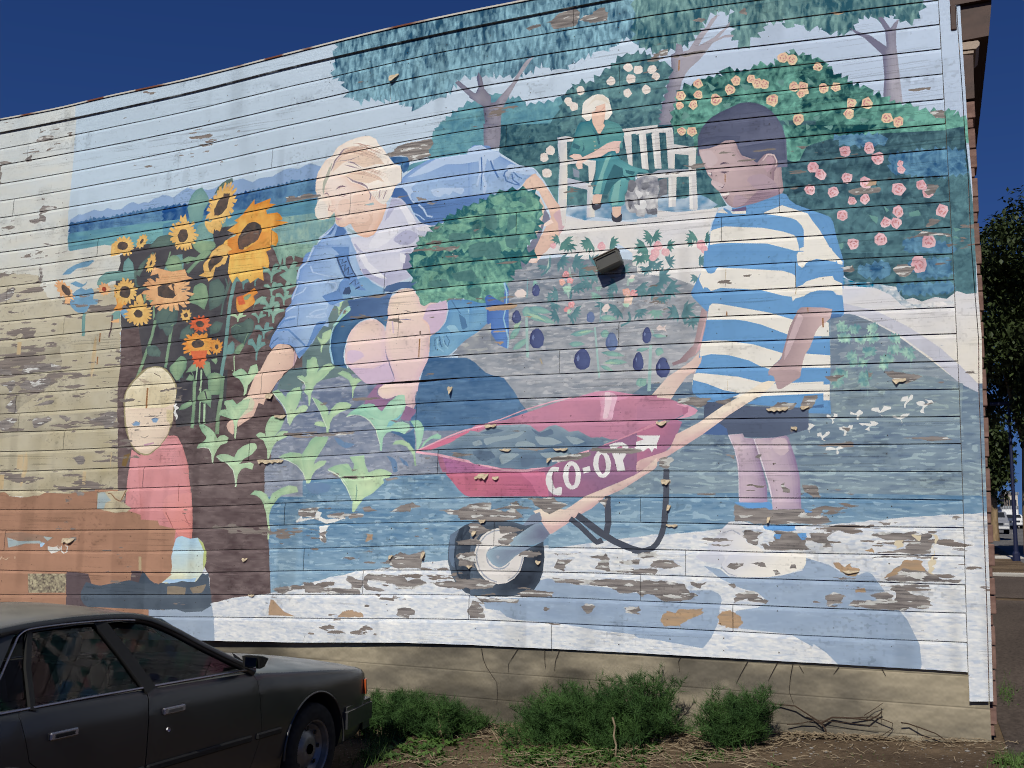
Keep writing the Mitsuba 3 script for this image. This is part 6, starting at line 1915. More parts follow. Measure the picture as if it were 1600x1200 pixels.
-280 506 -272 496;-689 1252-2-2-2 1 0 2 2 1
@rosewhite
-276 500 -267 490;-687 1236-2 8 5 5 8-1 6-4 1-6-1-7-10-2-3 0
@rosewhite2
-276 500 -267 490;-683 1234-2 4 0 4 2-2 1-4
-276 500 -267 490;-685 1242 3 3 4 1-4-5
-276 500 -267 490;-673 1242 2-4-1-3-2 5
-276 500 -267 490;-670 1235-3-3-5-1 1 3
-276 500 -267 490;-676 1238-1-2-3 1 0 3 3 0
@rosewhite
-296 464 -288 454;-731 1159 7-4 4-6 0-7-5-6-11 3-5 7 1 7
@rosewhite2
-296 464 -288 454;-734 1153 4 1 3-2-5-1
-296 464 -288 454;-725 1149 1-3-1-3-1 5
-296 464 -288 454;-727 1140-4 0-4 2 3 1
-296 464 -288 454;-735 1143-2 5 1 4 2-2
-296 464 -288 454;-728 1148-1-2-3 1 0 3 3 0
@rosewhite
-302 458 -293 449;-746 1123-7 5 0 7 1 7 7 2 7-2 4-14-5-4
@rosewhite2
-302 458 -293 449;-742 1127-4 1-2 2 2 1
-302 458 -293 449;-750 1132 0 4 3 3 1-2
-302 458 -293 449;-748 1139 5 1 4-3-6 1
-302 458 -293 449;-738 1136 1-3-1-4-2 6
-302 458 -293 449;-740 1134-2-2-2 1 0 3 2 0
@rosewhite
-300 444 -290 434;-742 1108 8-1 6-5 2-8-4-6-11 0-6 4-2 13
@rosewhite2
-300 444 -290 434;-744 1102 3 2 4 0-4-3
-300 444 -290 434;-733 1101 2-4-1-4-2 6
-300 444 -290 434;-732 1092-4-2-5 2 2 1
-300 444 -290 434;-741 1092-2 3-1 3 2-1
-300 444 -290 434;-735 1095-2-2-3 1 0 3 3 1
@rosewhite
-207 523 -199 513;-505 1286-7 0-4 6-1 6 3 6 10 1 5-5 1-8
@rosewhite2
-207 523 -199 513;-504 1291-2-2-3 1 1 2
-207 523 -199 513;-512 1290-2 4-1 4 3-2
-207 523 -199 513;-513 1301 3 1 3 0-4-3
-207 523 -199 513;-504 1298 1-3 0-3-2 5
-207 523 -199 513;-505 1296-2-2-2 1 0 3 2 0
@rosewhite
-204 516 -196 507;-499 1270-10 9 2 5 5 4 5-1 5-4 1-6-3-5
@rosewhite2
-204 516 -196 507;-499 1273-3 1-3 3 2 0
-204 516 -196 507;-505 1279 1 4 3 2-2-5
-204 516 -196 507;-500 1286 3-1 3-3-5 1
-204 516 -196 507;-494 1277-2-3-4 0 1 2
-204 516 -196 507;-496 1280-2-2-2 1 0 2 2 1
@rosewhite
-212 506 -204 497;-511 1248-5-4-7-1-5 6-2 6 3 6 5 2 6-2 5-6
@rosewhite2
-212 506 -204 497;-515 1255 0-4-2-3 0 6
-212 506 -204 497;-517 1247-4 0-4 2 2 1
-212 506 -204 497;-525 1252-1 3 2 3 1-2
-212 506 -204 497;-522 1260 4-1 3-3-6 2
-212 506 -204 497;-519 1252-1-2-3 1 0 2 3 1
@rosewhite
-217 524 -211 517;-536 1292-5 4-3 5 2 6 10 1 4-5 0-5-2-5
@rosewhite2
-217 524 -211 517;-533 1296-3 0-3 2 2 0
-217 524 -211 517;-539 1298-1 3 0 3 2-2
-217 524 -211 517;-538 1306 3 0 2-1-3-1
-217 524 -211 517;-530 1303 0-3-1-3-1 4
-217 524 -211 517;-533 1301-3 0 0 2 2 0
@rosepeach
-101 517 -93 506;-253 1277 0 7 6 4 9 1 5-5 1-11-7-6-10 3
@rosepink2
-101 517 -93 506;-247 1274-2 4 1 4 2-2
-101 517 -93 506;-247 1283 3 2 5-1-6-2
-101 517 -93 506;-237 1283 2-6-2-5-1 8
-101 517 -93 506;-237 1272-3-2-4 1 1 2
-101 517 -93 506;-239 1276-2-2-2 2 0 3
@rosepeach
-94 514 -86 503;-216 1277 2-8-5-8-6-2-6 4-4 9 3 10 10 0
@rosepink2
-94 514 -86 503;-222 1276 2-3 1-3-4 4
-94 514 -86 503;-220 1268-2-3-3-1 1 3
-94 514 -86 503;-225 1265-4 2-2 3 3 0
-94 514 -86 503;-232 1273 2 4 3 2-2-6
-94 514 -86 503;-222 1270-4 0 0 2 3 1
@rosepeach
-169 505 -161 495;-412 1239-10 9 1 7 10 6 5-4 5-13
@rosepink2
-169 505 -161 495;-409 1245-2-1-3 1 1 1
-169 505 -161 495;-418 1247 0 5 2 3 1-2
-169 505 -161 495;-416 1254 3 2 5-2-6-1
-169 505 -161 495;-407 1254 2-5-1-5-2 8
-169 505 -161 495;-411 1248-4-1 0 3 3 0
@rosepeach
-183 497 -175 487;-436 1227-6-8-10 1-6 6 3 13 12 0
@rosepink2
-183 497 -175 487;-441 1232 0-5-2-3 0 6
-183 497 -175 487;-444 1223-5 0-4 4 3 0
-183 497 -175 487;-454 1229 0 4 2 3 1-3
-183 497 -175 487;-448 1237 3-1 3-3-5 1
-183 497 -175 487;-446 1228-4 0 0 2 3 1
@rosepeach
-168 495 -161 486;-404 1231 1-12-5-3-11 5-3 6 3 5 4 3 6 0
@rosepink2
-168 495 -161 486;-409 1231 2-3 1-4-4 5
-168 495 -161 486;-407 1222-2-1-3 0 1 2
-168 495 -161 486;-412 1220-4 3-1 4 2-1
-168 495 -161 486;-417 1229 3 3 4-1-4-2
-168 495 -161 486;-409 1226-4-1 0 3 2 0
@rosepeach
-138 503 -130 492;-326 1247-2-12-6-1-6 1-6 13 10 8 6-3
@rosepink2
-138 503 -130 492;-332 1249 3-4 0-3-3 4
-138 503 -130 492;-329 1240-3-2-4 0 1 2
-138 503 -130 492;-338 1239-2 3-1 4 2-2
-138 503 -130 492;-339 1249 3 1 4-1-5-2
-138 503 -130 492;-334 1245-4-1 0 2 2 1
@rosepeach
-125 502 -118 493;-296 1240-3-6-11 2-4 6 1 6 4 5 10-2
@rosepink2
-125 502 -118 493;-299 1244-1-3-2-2 0 2
-125 502 -118 493;-302 1238-4 0-2 3 2 0
-125 502 -118 493;-309 1241-1 4 2 4 1-2
-125 502 -118 493;-305 1249 3 0 2-3-4 1
-125 502 -118 493;-301 1242-4-1 0 2 2 1
@rosepeach
-121 498 -113 488;-300 1241 12 2 4-6 0-11-4-5-11 2-3 6-2 7
@rosepink2
-121 498 -113 488;-299 1238 4 2 4-1-5-2
-121 498 -113 488;-290 1238 3-4-1-5-2 6
-121 498 -113 488;-288 1227-5-2-4 2 2 1
-121 498 -113 488;-298 1231-1 3 2 3 1-2
-121 498 -113 488;-291 1231-4-1 0 3 3 0
@rosepeach
-116 496 -108 487;-270 1232-2-12-6-2-6 2-5 5 4 12 4 3
@rosepink2
-116 496 -108 487;-276 1233 2-3 0-4-3 5
-116 496 -108 487;-275 1224-3-1-3 0 1 2
-116 496 -108 487;-281 1222-3 3-2 5 3-1
-116 496 -108 487;-284 1233 3 2 3 0-4-3
-116 496 -108 487;-276 1227-3-1 0 3 2 0
@rosepeach
-143 496 -135 486;-339 1232 3-7-3-6-13-3-6 13 2 7 6 4
@rosepink2
-143 496 -135 486;-346 1234 4-3 1-5-5 5
-143 496 -135 486;-340 1225-2-4-4-2 0 3
-143 496 -135 486;-351 1221-3 3-1 4 3-1
-143 496 -135 486;-353 1230 2 3 3 1-2-4
-143 496 -135 486;-345 1226-2-2-3 1 0 3
@rosepeach
-155 490 -146 478;-386 1216 3 7 8 0 12-11-1-8-9-6-7 0-6 6
@rosepink2
-155 490 -146 478;-383 1206-1 6 2 5 2-3
-155 490 -146 478;-380 1218 5 1 5-3-8 0
-155 490 -146 478;-368 1212 0-6-5-4 0 4
-155 490 -146 478;-372 1202-6 0-5 4 4 1
-155 490 -146 478;-374 1209-2-2-3 1 0 3 3 1
@rosepeach
-183 488 -176 479;-455 1217 6 1 7-8 1-6-9-5-5 2-2 6-1 6
@rosepink2
-183 488 -176 479;-454 1211 2 2 4 0-4-2
-183 488 -176 479;-446 1212 1-2 1-3-3 4
-183 488 -176 479;-444 1206-1-3-4-1 1 3
-183 488 -176 479;-452 1205-2 2 0 3 2-1
-183 488 -176 479;-448 1207-3-1 0 2 2 1
@rosepeach
-173 487 -165 477;-413 1201-9-7-10 10 5 11 5 2 7-3
@rosepink2
-173 487 -165 477;-416 1204-1-3-3-1 0 2
-173 487 -165 477;-425 1200-3 4-1 5 3-2
-173 487 -165 477;-428 1210 2 2 4 1-4-4
-173 487 -165 477;-420 1211 3-2 1-3-4 3
-173 487 -165 477;-419 1206-4-1 0 3 2 0
@rosepeach
-111 483 -101 471;-261 1178-15 9 0 12 6 5 11 1 6-6-1-13
@rosepink2
-111 483 -101 471;-263 1185-3 1-3 2 2 1
-111 483 -101 471;-272 1192 0 5 3 3 0-7
-111 483 -101 471;-267 1202 6-1 4-4-8 1
-111 483 -101 471;-257 1195 0-6-3-5 1 9
-111 483 -101 471;-262 1193-2-2-3 1 0 3 3 1
@rosepeach
-93 490 -85 481;-230 1222 6 4 6-2 6-12-3-5-5-3-11 5-1 7
@rosepink2
-93 490 -85 481;-228 1216 3 4 4 1-4-5
-93 490 -85 481;-223 1222 4-2 3-3-6 2
-93 490 -85 481;-216 1212-2-3-4-1 1 2
-93 490 -85 481;-220 1207-4 1-4 4 3 0
-93 490 -85 481;-220 1212-4 0 0 2 2 1
@rosepeach
-86 490 -78 480;-202 1200-6 2-5 5-1 10 3 6 3 0 13-6-2-13
@rosepink2
-86 490 -78 480;-199 1207-4-2-4 1 1 1
-86 490 -78 480;-210 1208-1 5 1 3 1-2
-86 490 -78 480;-210 1215 3 2 3 1-4-4
-86 490 -78 480;-201 1217 2-5 0-4-3 6
-86 490 -78 480;-203 1211-4 0 0 2 3 1
@rosepeach
-87 483 -81 475;-212 1189-6 10 2 4 4 3 5-1 5-9-1-4
@rosepink2
-87 483 -81 475;-211 1193-2 2-1 3 2-1
-87 483 -81 475;-214 1198 1 3 3 1-2-4
-87 483 -81 475;-207 1201 2-2 0-4-3 4
-87 483 -81 475;-205 1195-1-2-3-1 0 2
-87 483 -81 475;-209 1198-3-1 0 2 2 1
@rosepeach
-91 464 -82 453;-223 1157 11 1 6-4 1-12-7-7-7-1-5 6-2 7
@rosepink2
-91 464 -82 453;-222 1148 2 4 4 1-3-5
-91 464 -82 453;-213 1153 3-3 1-4-5 4
-91 464 -82 453;-209 1144-2-3-3-1 0 2
-91 464 -82 453;-218 1140-4 3-1 5 3-1
-91 464 -82 453;-214 1144-2-2-2 1 0 3 3 1
@rosepeach
-182 466 -175 457;-456 1158 11 4 9-8-2-7-4-3-6-1-7 9
@rosepink2
-182 466 -175 457;-453 1152 0 3 2 3 1-2
-182 466 -175 457;-449 1160 5-1 3-4-6 2
-182 466 -175 457;-441 1152-1-3-2-2-1 3
-182 466 -175 457;-446 1147-4 1-2 4 2-1
-182 466 -175 457;-445 1151-4 0 0 2 3 0
@rosepeach
-174 464 -166 455;-435 1153 3 6 14-1 4-14-11-6-10 8
@rosepink2
-174 464 -166 455;-430 1146 0 5 2 3 0-3
-174 464 -166 455;-427 1156 5-1 3-3-6 1
-174 464 -166 455;-419 1152 1-4-1-4-2 6
-174 464 -166 455;-423 1143-3 1-3 2 2 0
-174 464 -166 455;-422 1147-4-1 0 3 2 0
@rosepeach
-74 504 -67 495;-183 1256 4 3 6-1 5-11-2-5-4-3-9 6
@rosepink2
-74 504 -67 495;-181 1248 0 4 3 2-2-5
-74 504 -67 495;-176 1254 3-1 1-4-4 3
-74 504 -67 495;-171 1249 0-3-2-3-1 3
-74 504 -67 495;-175 1244-4 0-2 3 2 0
-74 504 -67 495;-175 1247-4 0 0 2 3 0
@rosepeach
-74 504 -67 495;-174 1257 7-9-2-6-5-2-10 4-2 6 7 8
@rosepink2
-74 504 -67 495;-176 1255 3-2 2-4-4 3
-74 504 -67 495;-170 1248-1-4-3-1 0 2
-74 504 -67 495;-177 1242-3 2-2 3 3 0
-74 504 -67 495;-181 1251 1 2 3 1-2-3
-74 504 -67 495;-175 1249-4 0 0 2 2 0
@rosepeach
-71 486 -63 476;-166 1192-6 2-3 6 0 10 5 4 6-1 7-8-1-9
@rosepink2
-71 486 -63 476;-164 1197-2-1-3 1 1 2
-71 486 -63 476;-173 1201 0 4 2 3 1-3
-71 486 -63 476;-169 1210 4 0 3-2-5-1
-71 486 -63 476;-162 1205 1-4-2-3-1 6
-71 486 -63 476;-164 1202-4-1 1 3 2 0
@rosepeach
-61 485 -54 476;-154 1201 6 11 9-2 3-1 1-14-10-3
@rosepink2
-61 485 -54 476;-148 1197-1 3-1 3 2-1
-61 485 -54 476;-147 1206 4 1 3-2-5 0
-61 485 -54 476;-139 1203 0-3-1-3-1 5
-61 485 -54 476;-140 1196-4-1-4 2 2 1
-61 485 -54 476;-142 1201-4-1 0 3 2 0
@rosepeach
-81 483 -77 478;-196 1206 2-10-7-1-3 3 1 7
-51 471 -43 461;-124 1170 2 6 13-4 3-7-6-11-12 3
@rosepink2
-51 471 -43 461;-123 1165 2 4 4 2-3-5
-51 471 -43 461;-117 1172 3-1 3-4-5 2
-51 471 -43 461;-112 1164 0-3-3-2 0 2
-51 471 -43 461;-114 1157-4 0-4 3 2 1
-51 471 -43 461;-115 1162-4-1 0 3 3 0
@rosepeach
-52 463 -45 453;-112 1150-1-13-6-4-6 2-7 11 8 10 6-1
@rosepink2
-52 463 -45 453;-121 1150 4-2 1-4-4 4
-52 463 -45 453;-116 1142-2-2-2-1 0 2
-52 463 -45 453;-126 1140-2 3 0 4 2-1
-52 463 -45 453;-128 1146 2 5 4 1-4-5
-52 463 -45 453;-119 1145-4-1 0 3 3 0
@rosepeach
-39 470 -31 459;-98 1155 2 14 11 5 8-14-2-7-6-4
@rosepink2
-39 470 -31 459;-91 1155-3 3-1 5 3-1
-39 470 -31 459;-95 1162 2 5 4 2-3-6
-39 470 -31 459;-87 1169 4-2 2-4-6 3
-39 470 -31 459;-82 1160-2-4-3-1 0 2
-39 470 -31 459;-85 1160-2-2-3 1 0 3
@rosepeach
-25 456 -17 445;-46 1135 5-15-9-4-9 2-4 6 2 10 5 3
@rosepink2
-25 456 -17 445;-52 1134 4-4 2-5-5 5
-25 456 -17 445;-46 1125-2-5-4-2 0 3
-25 456 -17 445;-53 1118-4 2-2 3 2 0
-25 456 -17 445;-60 1127 2 5 4 2-3-6
-25 456 -17 445;-52 1126-1-2-3 1 0 3 3 1
@rosepeach
-17 451 -9 441;-30 1127 6-5-1-13-10-4-6 4-1 11 3 5
@rosepink2
-17 451 -9 441;-35 1123 5 0 3-4-6 1
-17 451 -9 441;-26 1117 0-5-3-3 1 7
-17 451 -9 441;-32 1109-3 0-2 3 2 1
-17 451 -9 441;-38 1114 0 4 2 3 1-3
-17 451 -9 441;-30 1115-4-1 0 3 3 0
@rosepink
-57 434 -48 423;-138 1063-3 15 9 3 10-2 2-11-3-7-6-2
@rosepink2
-57 434 -48 423;-130 1065-4 1-2 4 2 0
-57 434 -48 423;-136 1074 2 3 4 1-4-4
-57 434 -48 423;-131 1077 4-2 2-4-5 4
-57 434 -48 423;-125 1067-2-2-4-1 1 3
-57 434 -48 423;-127 1069-2-2-3 1 0 3 3 0
@rosepink
-39 434 -31 423;-96 1069 3 13 7 2 6-4 3-14-3-6-10 0
@rosepink2
-39 434 -31 423;-89 1065-3 3 0 5 2-2
-39 434 -31 423;-93 1074 3 4 4 1-5-5
-39 434 -31 423;-83 1078 3-5 0-6-4 7
-39 434 -31 423;-82 1067-4-2-3 0 1 2
-39 434 -31 423;-85 1071-1-2-3 1 0 3
@rosepink
-33 425 -24 414;-62 1057 1-12-3-6-7-3-6 3-6 10 1 9 14 4
@rosepink2
-33 425 -24 414;-71 1058 6-3 2-6-7 5
-33 425 -24 414;-64 1046-2-3-3-2 0 3
-33 425 -24 414;-73 1041-4 3-2 5 3-1
-33 425 -24 414;-77 1051 1 3 3 2-2-5
-33 425 -24 414;-68 1049-2-2-3 1 0 3 3 1
@rosepink
-15 417 -10 411;-30 1028-7 2-1 5 4 6 7-3 0-4
@rosepink2
-15 417 -10 411;-32 1031-2 0-1 2 1 0
-15 417 -10 411;-35 1033 0 2 0 2 1-1
-15 417 -10 411;-33 1039 2 0 2-2-3 0
-15 417 -10 411;-30 1035 1-2-1-2
-15 417 -10 411;-31 1035-1-2 0 2
@rosepink
-15 413 -10 405;-30 1031 7-9-2-4-3-4-5 1-4 3-1 9
@rosepink2
-15 413 -10 405;-30 1027 2-2 1-2-3 2
-15 413 -10 405;-27 1022-1-3-2-1 0 1
-15 413 -10 405;-32 1018-2 2-1 3 1-1
-15 413 -10 405;-34 1024 0 2 2 1
-15 413 -10 405;-30 1021-3-1 0 2 1 1
@rosepink
-80 424 -72 413;-200 1050 5 7 10-1 6-9-1-7-5-5-11 1-4 6
@rosepink2
-80 424 -72 413;-195 1044-1 3 1 3 1-2
-80 424 -72 413;-194 1053 4 1 4-2-6-1
-80 424 -72 413;-184 1048 0-4-2-3 0 6
-80 424 -72 413;-189 1039-4 1-4 3 3 1
-80 424 -72 413;-189 1044-2-2-3 1 0 3
@rosepink
-75 417 -66 407;-176 1018-11 9 4 14 10-1 8-11-4-10
@rosepink2
-75 417 -66 407;-173 1023-3 0-4 2 2 1
-75 417 -66 407;-180 1026-2 4 1 4 2-2
-75 417 -66 407;-181 1036 3 2 4-1-5-3
-75 417 -66 407;-172 1036 2-5 0-5-3 7
-75 417 -66 407;-174 1031-2-2-3 1 0 3
@rosepink
-55 412 -47 402;-136 1025 5 3 13-5-1-10-3-5-6-2-6 2-4 10
@rosepink2
-55 412 -47 402;-135 1019 2 4 4 2-3-6
-55 412 -47 402;-129 1025 4-1 3-3-6 1
-55 412 -47 402;-122 1017-1-4-3-2 0 2
-55 412 -47 402;-129 1011-3 2-2 3 3 0
-55 412 -47 402;-124 1015-5-1 0 3 3 1
@rosepink
-83 406 -74 396;-188 994-5-4-10 4-5 10 4 6 5 2 9-2 3-6
@rosepink2
-83 406 -74 396;-190 1002-1-4-3-3 0 3
-83 406 -74 396;-197 994-4 2-2 3 3 1
-83 406 -74 396;-204 1002 1 5 4 3-2-7
-83 406 -74 396;-194 1010 3-4 2-4-5 4
-83 406 -74 396;-193 1001-2-2-2 1 0 3
@rosepink
-66 402 -57 392;-147 984-12-3-5 10 2 9 9 3 6-2 4-11
@rosepink2
-66 402 -57 392;-148 989-3-3-3-1 1 3
-66 402 -57 392;-156 985-4 3-1 4 3-1
-66 402 -57 392;-160 992 1 4 4 2-3-5
-66 402 -57 392;-153 1000 4-2 2-4-6 3
-66 402 -57 392;-152 991-2-2-3 1 0 3
@rosepink
-42 407 -34 396;-97 1017 10-6 3-6-2-11-6-4-7 2-6 10 1 11
@rosepink2
-42 407 -34 396;-98 1010 3 0 3-1-4-2
-42 407 -34 396;-90 1010 3-4 0-4-4 5
-42 407 -34 396;-90 997-5-1-4 1 2 2
-42 407 -34 396;-99 998-2 4 0 5 2-2
-42 407 -34 396;-94 1001-1-2-3 1 0 3 3 0
@rosepink
-19 400 -10 388;-23 984-10-12-11 3-5 7 2 14 11 1 6-2
@rosepink2
-19 400 -10 388;-29 987-1-5-3-4-1 3
-19 400 -10 388;-34 977-6 1-4 5 4 0
-19 400 -10 388;-44 988 2 4 4 2-3-6
-19 400 -10 388;-38 995 6-1 4-5-8 3
-19 400 -10 388;-33 985-2-2-3 1 0 4 3 0
@rosepink
-2 400 5 391;-5 996 11 3 6-11-2-6-5-3-8 2-3 6
@rosepink2
-2 400 5 391;-3 992 2 3 4 1-4-5
-2 400 5 391;7 994 2-3 0-4-3 4
-2 400 5 391;8 986-3-3-4 0 1 2
-2 400 5 391;-1 983-2 4-1 5 3-2
-2 400 5 391;3 990-3-1 0 2 2 1
@rosepink
1 394 9 384;23 967-8-5-9 3-2 11 2 6 6 3 7-3 3-5
@rosepink2
1 394 9 384;20 974-1-5-4-3 0 3
1 394 9 384;13 965-4 2-2 5 3-1
1 394 9 384;8 971 0 4 2 3 1-3
1 394 9 384;11 979 4 0 4-3-6 1
1 394 9 384;17 970-4-1 0 3 2 1
@rosepink
-60 383 -51 372;-137 933-11 6 0 10 3 5 11 1 5-6 0-11
@rosepink2
-60 383 -51 372;-134 938-4-2-5 2 2 1
-60 383 -51 372;-144 939-2 4 1 4 2-2
-60 383 -51 372;-145 947 3 4 4 0-4-4
-60 383 -51 372;-136 951 4-4 0-6-4 7
-60 383 -51 372;-135 942-2-2-3 1 0 3 3 0
@rosepink
-20 382 -11 371;-49 940 2 10 10 5 6-9 1-10-4-5-6-2
@rosepink2
-20 382 -11 371;-44 937-1 5 1 5 2-3
-20 382 -11 371;-44 946 3 2 4 0-4-3
-20 382 -11 371;-33 945 1-5-2-4-1 7
-20 382 -11 371;-33 938-3-4-5 0 2 3
-20 382 -11 371;-35 939-2-2-2 1 0 3 2 0
@rosepink
10 380 19 369;47 935-7-13-14 7 0 8 7 13 13-7
@rosepink2
10 380 19 369;44 936-2-6-5-3 1 4
10 380 19 369;35 929-4 3-1 5 2-2
10 380 19 369;30 934 0 5 3 4 1-3
10 380 19 369;35 943 5-1 2-3-5 2
10 380 19 369;38 934-2-2-3 1 0 3 3 1
@rosepink
-28 374 -21 365;-71 922 8 13 11-8 0-6-3-5-8-3-6 2
@rosepink2
-28 374 -21 365;-68 925 3 5 5 0-5-5
-28 374 -21 365;-60 929 3-2 1-4-4 3
-28 374 -21 365;-55 920-3-3-4-1 1 3
-28 374 -21 365;-63 917-3 3-1 4 2-1
-28 374 -21 365;-58 923-4-1 0 3 2 0
@rosepink
-22 373 -13 363;-39 929 5-4 1-7-9-10-8 5-4 10 6 8
@rosepink2
-22 373 -13 363;-46 926 3 0 4-2-6 0
-22 373 -13 363;-38 923 0-5-2-3 0 6
-22 373 -13 363;-45 912-3 2-2 4 2 0
-22 373 -13 363;-50 917-1 5 3 4 1-3
-22 373 -13 363;-42 921-4-1 0 3 3 1
@rosepink
-52 360 -44 350;-125 876-6 13 2 8 10 0 9-4-1-11-4-5
@rosepink2
-52 360 -44 350;-122 881-3 3-1 4 2-1
-52 360 -44 350;-127 889 3 4 4 1-4-5
-52 360 -44 350;-117 894 3-2 1-5-5 4
-52 360 -44 350;-113 885-2-3-4-2 0 3
-52 360 -44 350;-116 888-2-2-3 1 0 2
@rosepink
-33 362 -24 351;-74 905 8-3 6-9 0-8-5-5-11 0-6 6 0 11
@rosepink2
-33 362 -24 351;-77 896 3 3 5 0-5-4
-33 362 -24 351;-64 896 1-5-2-6-1 9
-33 362 -24 351;-66 887-3-2-4 0 1 2
-33 362 -24 351;-76 887-2 4 1 5 2-2
-33 362 -24 351;-67 891-2-2-2 1 0 3 2 1
@rosepink
0 358 9 346;21 887 3-8-2-9-11-3-11 4 1 14 3 6 12 3
@rosepink2
0 358 9 346;15 889 4-5 1-6-6 7
0 358 9 346;18 878-1-3-3-2-1 3
0 358 9 346;9 873-3 3-1 4 2-1
0 358 9 346;5 883 3 4 5 0-6-5
0 358 9 346;14 877-2-3-3 2 0 3 3 1
@rosepink
-51 393 -45 385;-125 964-3 5 3 11 9-2 5-10-4-4
@rosepink2
-51 393 -45 385;-119 966-3 1-3 3 2 0
-51 393 -45 385;-125 971 0 3 2 3 1-2
-51 393 -45 385;-120 977 3-1 2-3-4 2
-51 393 -45 385;-114 970-2-4-4-1 1 3
-51 393 -45 385;-117 970-4 0 0 2 2 0
@rosepink
-42 394 -35 384;-88 969-8-8-3 1-7 7 1 7 8 8 6-3 2-6
@rosepink2
-42 394 -35 384;-91 972-2-4-3-1 0 2
-42 394 -35 384;-100 967-3 3 0 3 2-1
-42 394 -35 384;-102 974 2 3 3 1-3-4
-42 394 -35 384;-94 979 3-3 1-5-4 5
-42 394 -35 384;-96 973-3 0 0 2 2 1
@rosepink
-7 343 1 333;1 838-5-5-7 1-7 8 0 7 6 7 13-3
@rosepink2
-7 343 1 333;-1 844-2-4-4-3 0 4
-7 343 1 333;-9 838-5 3-1 5 2-1
-7 343 1 333;-14 847 2 3 4 2-3-5
-7 343 1 333;-9 852 3-1 3-2-5 1
-7 343 1 333;-4 846-2-2-3 1 1 3 2 0
@rosepink
-7 341 3 329;-13 823-8 16 7 11 7 2 12-4 2-12-4-12-12-2
@rosepink2
-7 341 3 329;-8 827-5 5-2 6 4-1
-7 341 3 329;-13 841 4 4 5 1-6-5
-7 341 3 329;-4 845 4-3 2-4-6 4
-7 341 3 329;1 836-2-5-4-2 1 3
-7 341 3 329;-2 836-2-3-3 1 0 4 3 1
@hedgelt
-91 941 16-6 0-7-2-6-8 8
54 901 10-3 3-2-10-3
55 886 5-3 4-4-11 3
-153 886 4 2 11 3 0-7-3-6-7 3
-59 942-3 7-2 7 9-10
-20 938 16 3 3-5 1-6-18 0-2 4
-188 1146 6 2 7 1-1-6-4-5-5 3
-168 1125 5 1 12-1-1-5-3-4
-201 1136 8-8-3-4-5-1
-101 1134 12-4 4-3-5-3-7-2-4 6
-13 1122 6-4 5-4-16 0 1 4
-231 1292 5 1 6-1 0-6-3-5
-205 1281 6 1-5-13-1 5
-327 1236 7-1 16-7-4-5-8-3-4 4
-394 1251 18-15-3-4-6-2
-441 1195 10-8 2-5-11-6-5 1-1 5
-196 1230 4-4 9-12-6 0-7 2-1 8
-245 1149 5 0 6-4 2-14
-450 1175 7-1 7-3-4-6-5-3-4 6
-363 1199 13 0 5-1-3-6-6-4-6 5
-254 1230 6 3 7-1 0-7-2-6-7 4
@gardensoil2
-59 298 -14 242;-164 747 6 5 11 2 17-1 7-2 35-17 38-25 64-56 37-35 3-5 0-9-1-21-221 6
@slatesoil2
-167 637 26 33 200-56-6-69-220 5
@carrot
-57 296 -57 285;-134 734-1-15-4 2-2-4-3 4-2-3-2 3-4-2-2 9 4 0 3 6 3-2 3 3 2-3
-49 296 -49 282;-115 722-1-8-3 2-2-5-3 5-4-2-2 8-7-2 8 12 5-3 3 6 3-6 3 4 6-9
-35 296 -36 283;-81 723-7-11-3 5-4-6 0 8-5-4 2 6-5 3 4 1-1 6 5-2 0 4 4-1 6 3 1-6 3 3
-56 290 -57 275;-132 706 6-2-5-1-1-8-4 6-4-4-2 3-5-2 0 4-5-2 2 4-4 4 3 2-3 5 5-1 2 4 5-1 5 3 0-8 4 4 8-9
-45 286 -45 275;-102 703-5-10-3 5-1-6-3 5-8 3-1 10 9-4 1 6 4-5 6 5-3-7
-36 288 -37 275;-83 704 6 0-7-7-3 2-2-6-4 4-4-6 0 8-5 1 2 3-7 1 4 2 2 8 4-5 0 6 5-4 1 6 4-5 7 2-1-5 2-6
-21 288 -21 274;-43 702-1-11-5 5 0-6-4 5-5-2 1 4-4-1 1 5-4 1 0 8 5-4 1 9 4-6 4 4 1-6 4 4
-39 279 -39 264;-88 679 3-4-6-4-4 3-1-4-3 2-7-5 0 10-4 1 2 11 5-5-2 7 5-4 4 3 2-3 7 2-1-5 5-3
-22 279 -22 266;-47 692 3-15-4 0 0-7-4 6-2-6-2 4-4-2 0 6-7-3 3 15 5-4-2 7 4-4 4 3 1-4
-13 278 -13 263;-23 676 3-6-7 2-4-10-3 7-3-5 0 6-5 0 2 4-6 1 5 10 4-4 0 7 4-5 3 4 1-5 6 5 0-6 6-3
-52 276 -52 262;-120 672 1-5-4 1 2-6-5 2-5-1-1 3-4-1-1 6-4 2 4 2 3 7 2-3 4 6 2-7 5 6-1-7 5-1
-44 271 -44 258;-101 661-2-11-4 5-3-6-2 4-6-1 3 19 3-4 3 5 2-7 3-1 8 2
-27 274 -27 259;-59 665 4 0-3-9-5 2-3-6-3 5-4-3 0 5-5 1 2 4-4 1 1 7 4-2 4 6 2-4 4 3 3-3 3 0 5-7
-11 272 -11 262;-19 668 2-7-5 3-4-9-2 7-5-3 2 6-3 4 2 1 1 7 3-4 2 5
-60 264 -61 247;-136 646-1-15-6 3-6-10-4 6-5-4-2 7-5 1 3 3-5 4 6 1 1 5 3 0 0 8 4-5 4 1 3-4 4 1-1-5
-42 261 -42 246;-96 634 2-6-7 0-2-7-4 6-3-4-3 5-7-4 3 6-1 5 3 1-1 4 5 5 4-5 4 8 2-7 7 3-1-6 4-3
-50 269 -51 259;-119 659-7-8-1 2-4-2-3 10 2 1 2 6 3-2 4 4-1-6 5 4
-29 266 -30 256;-65 660-1-15-4 3-3-6-5 7-4-2 3 17 4-5 5 6 0-8
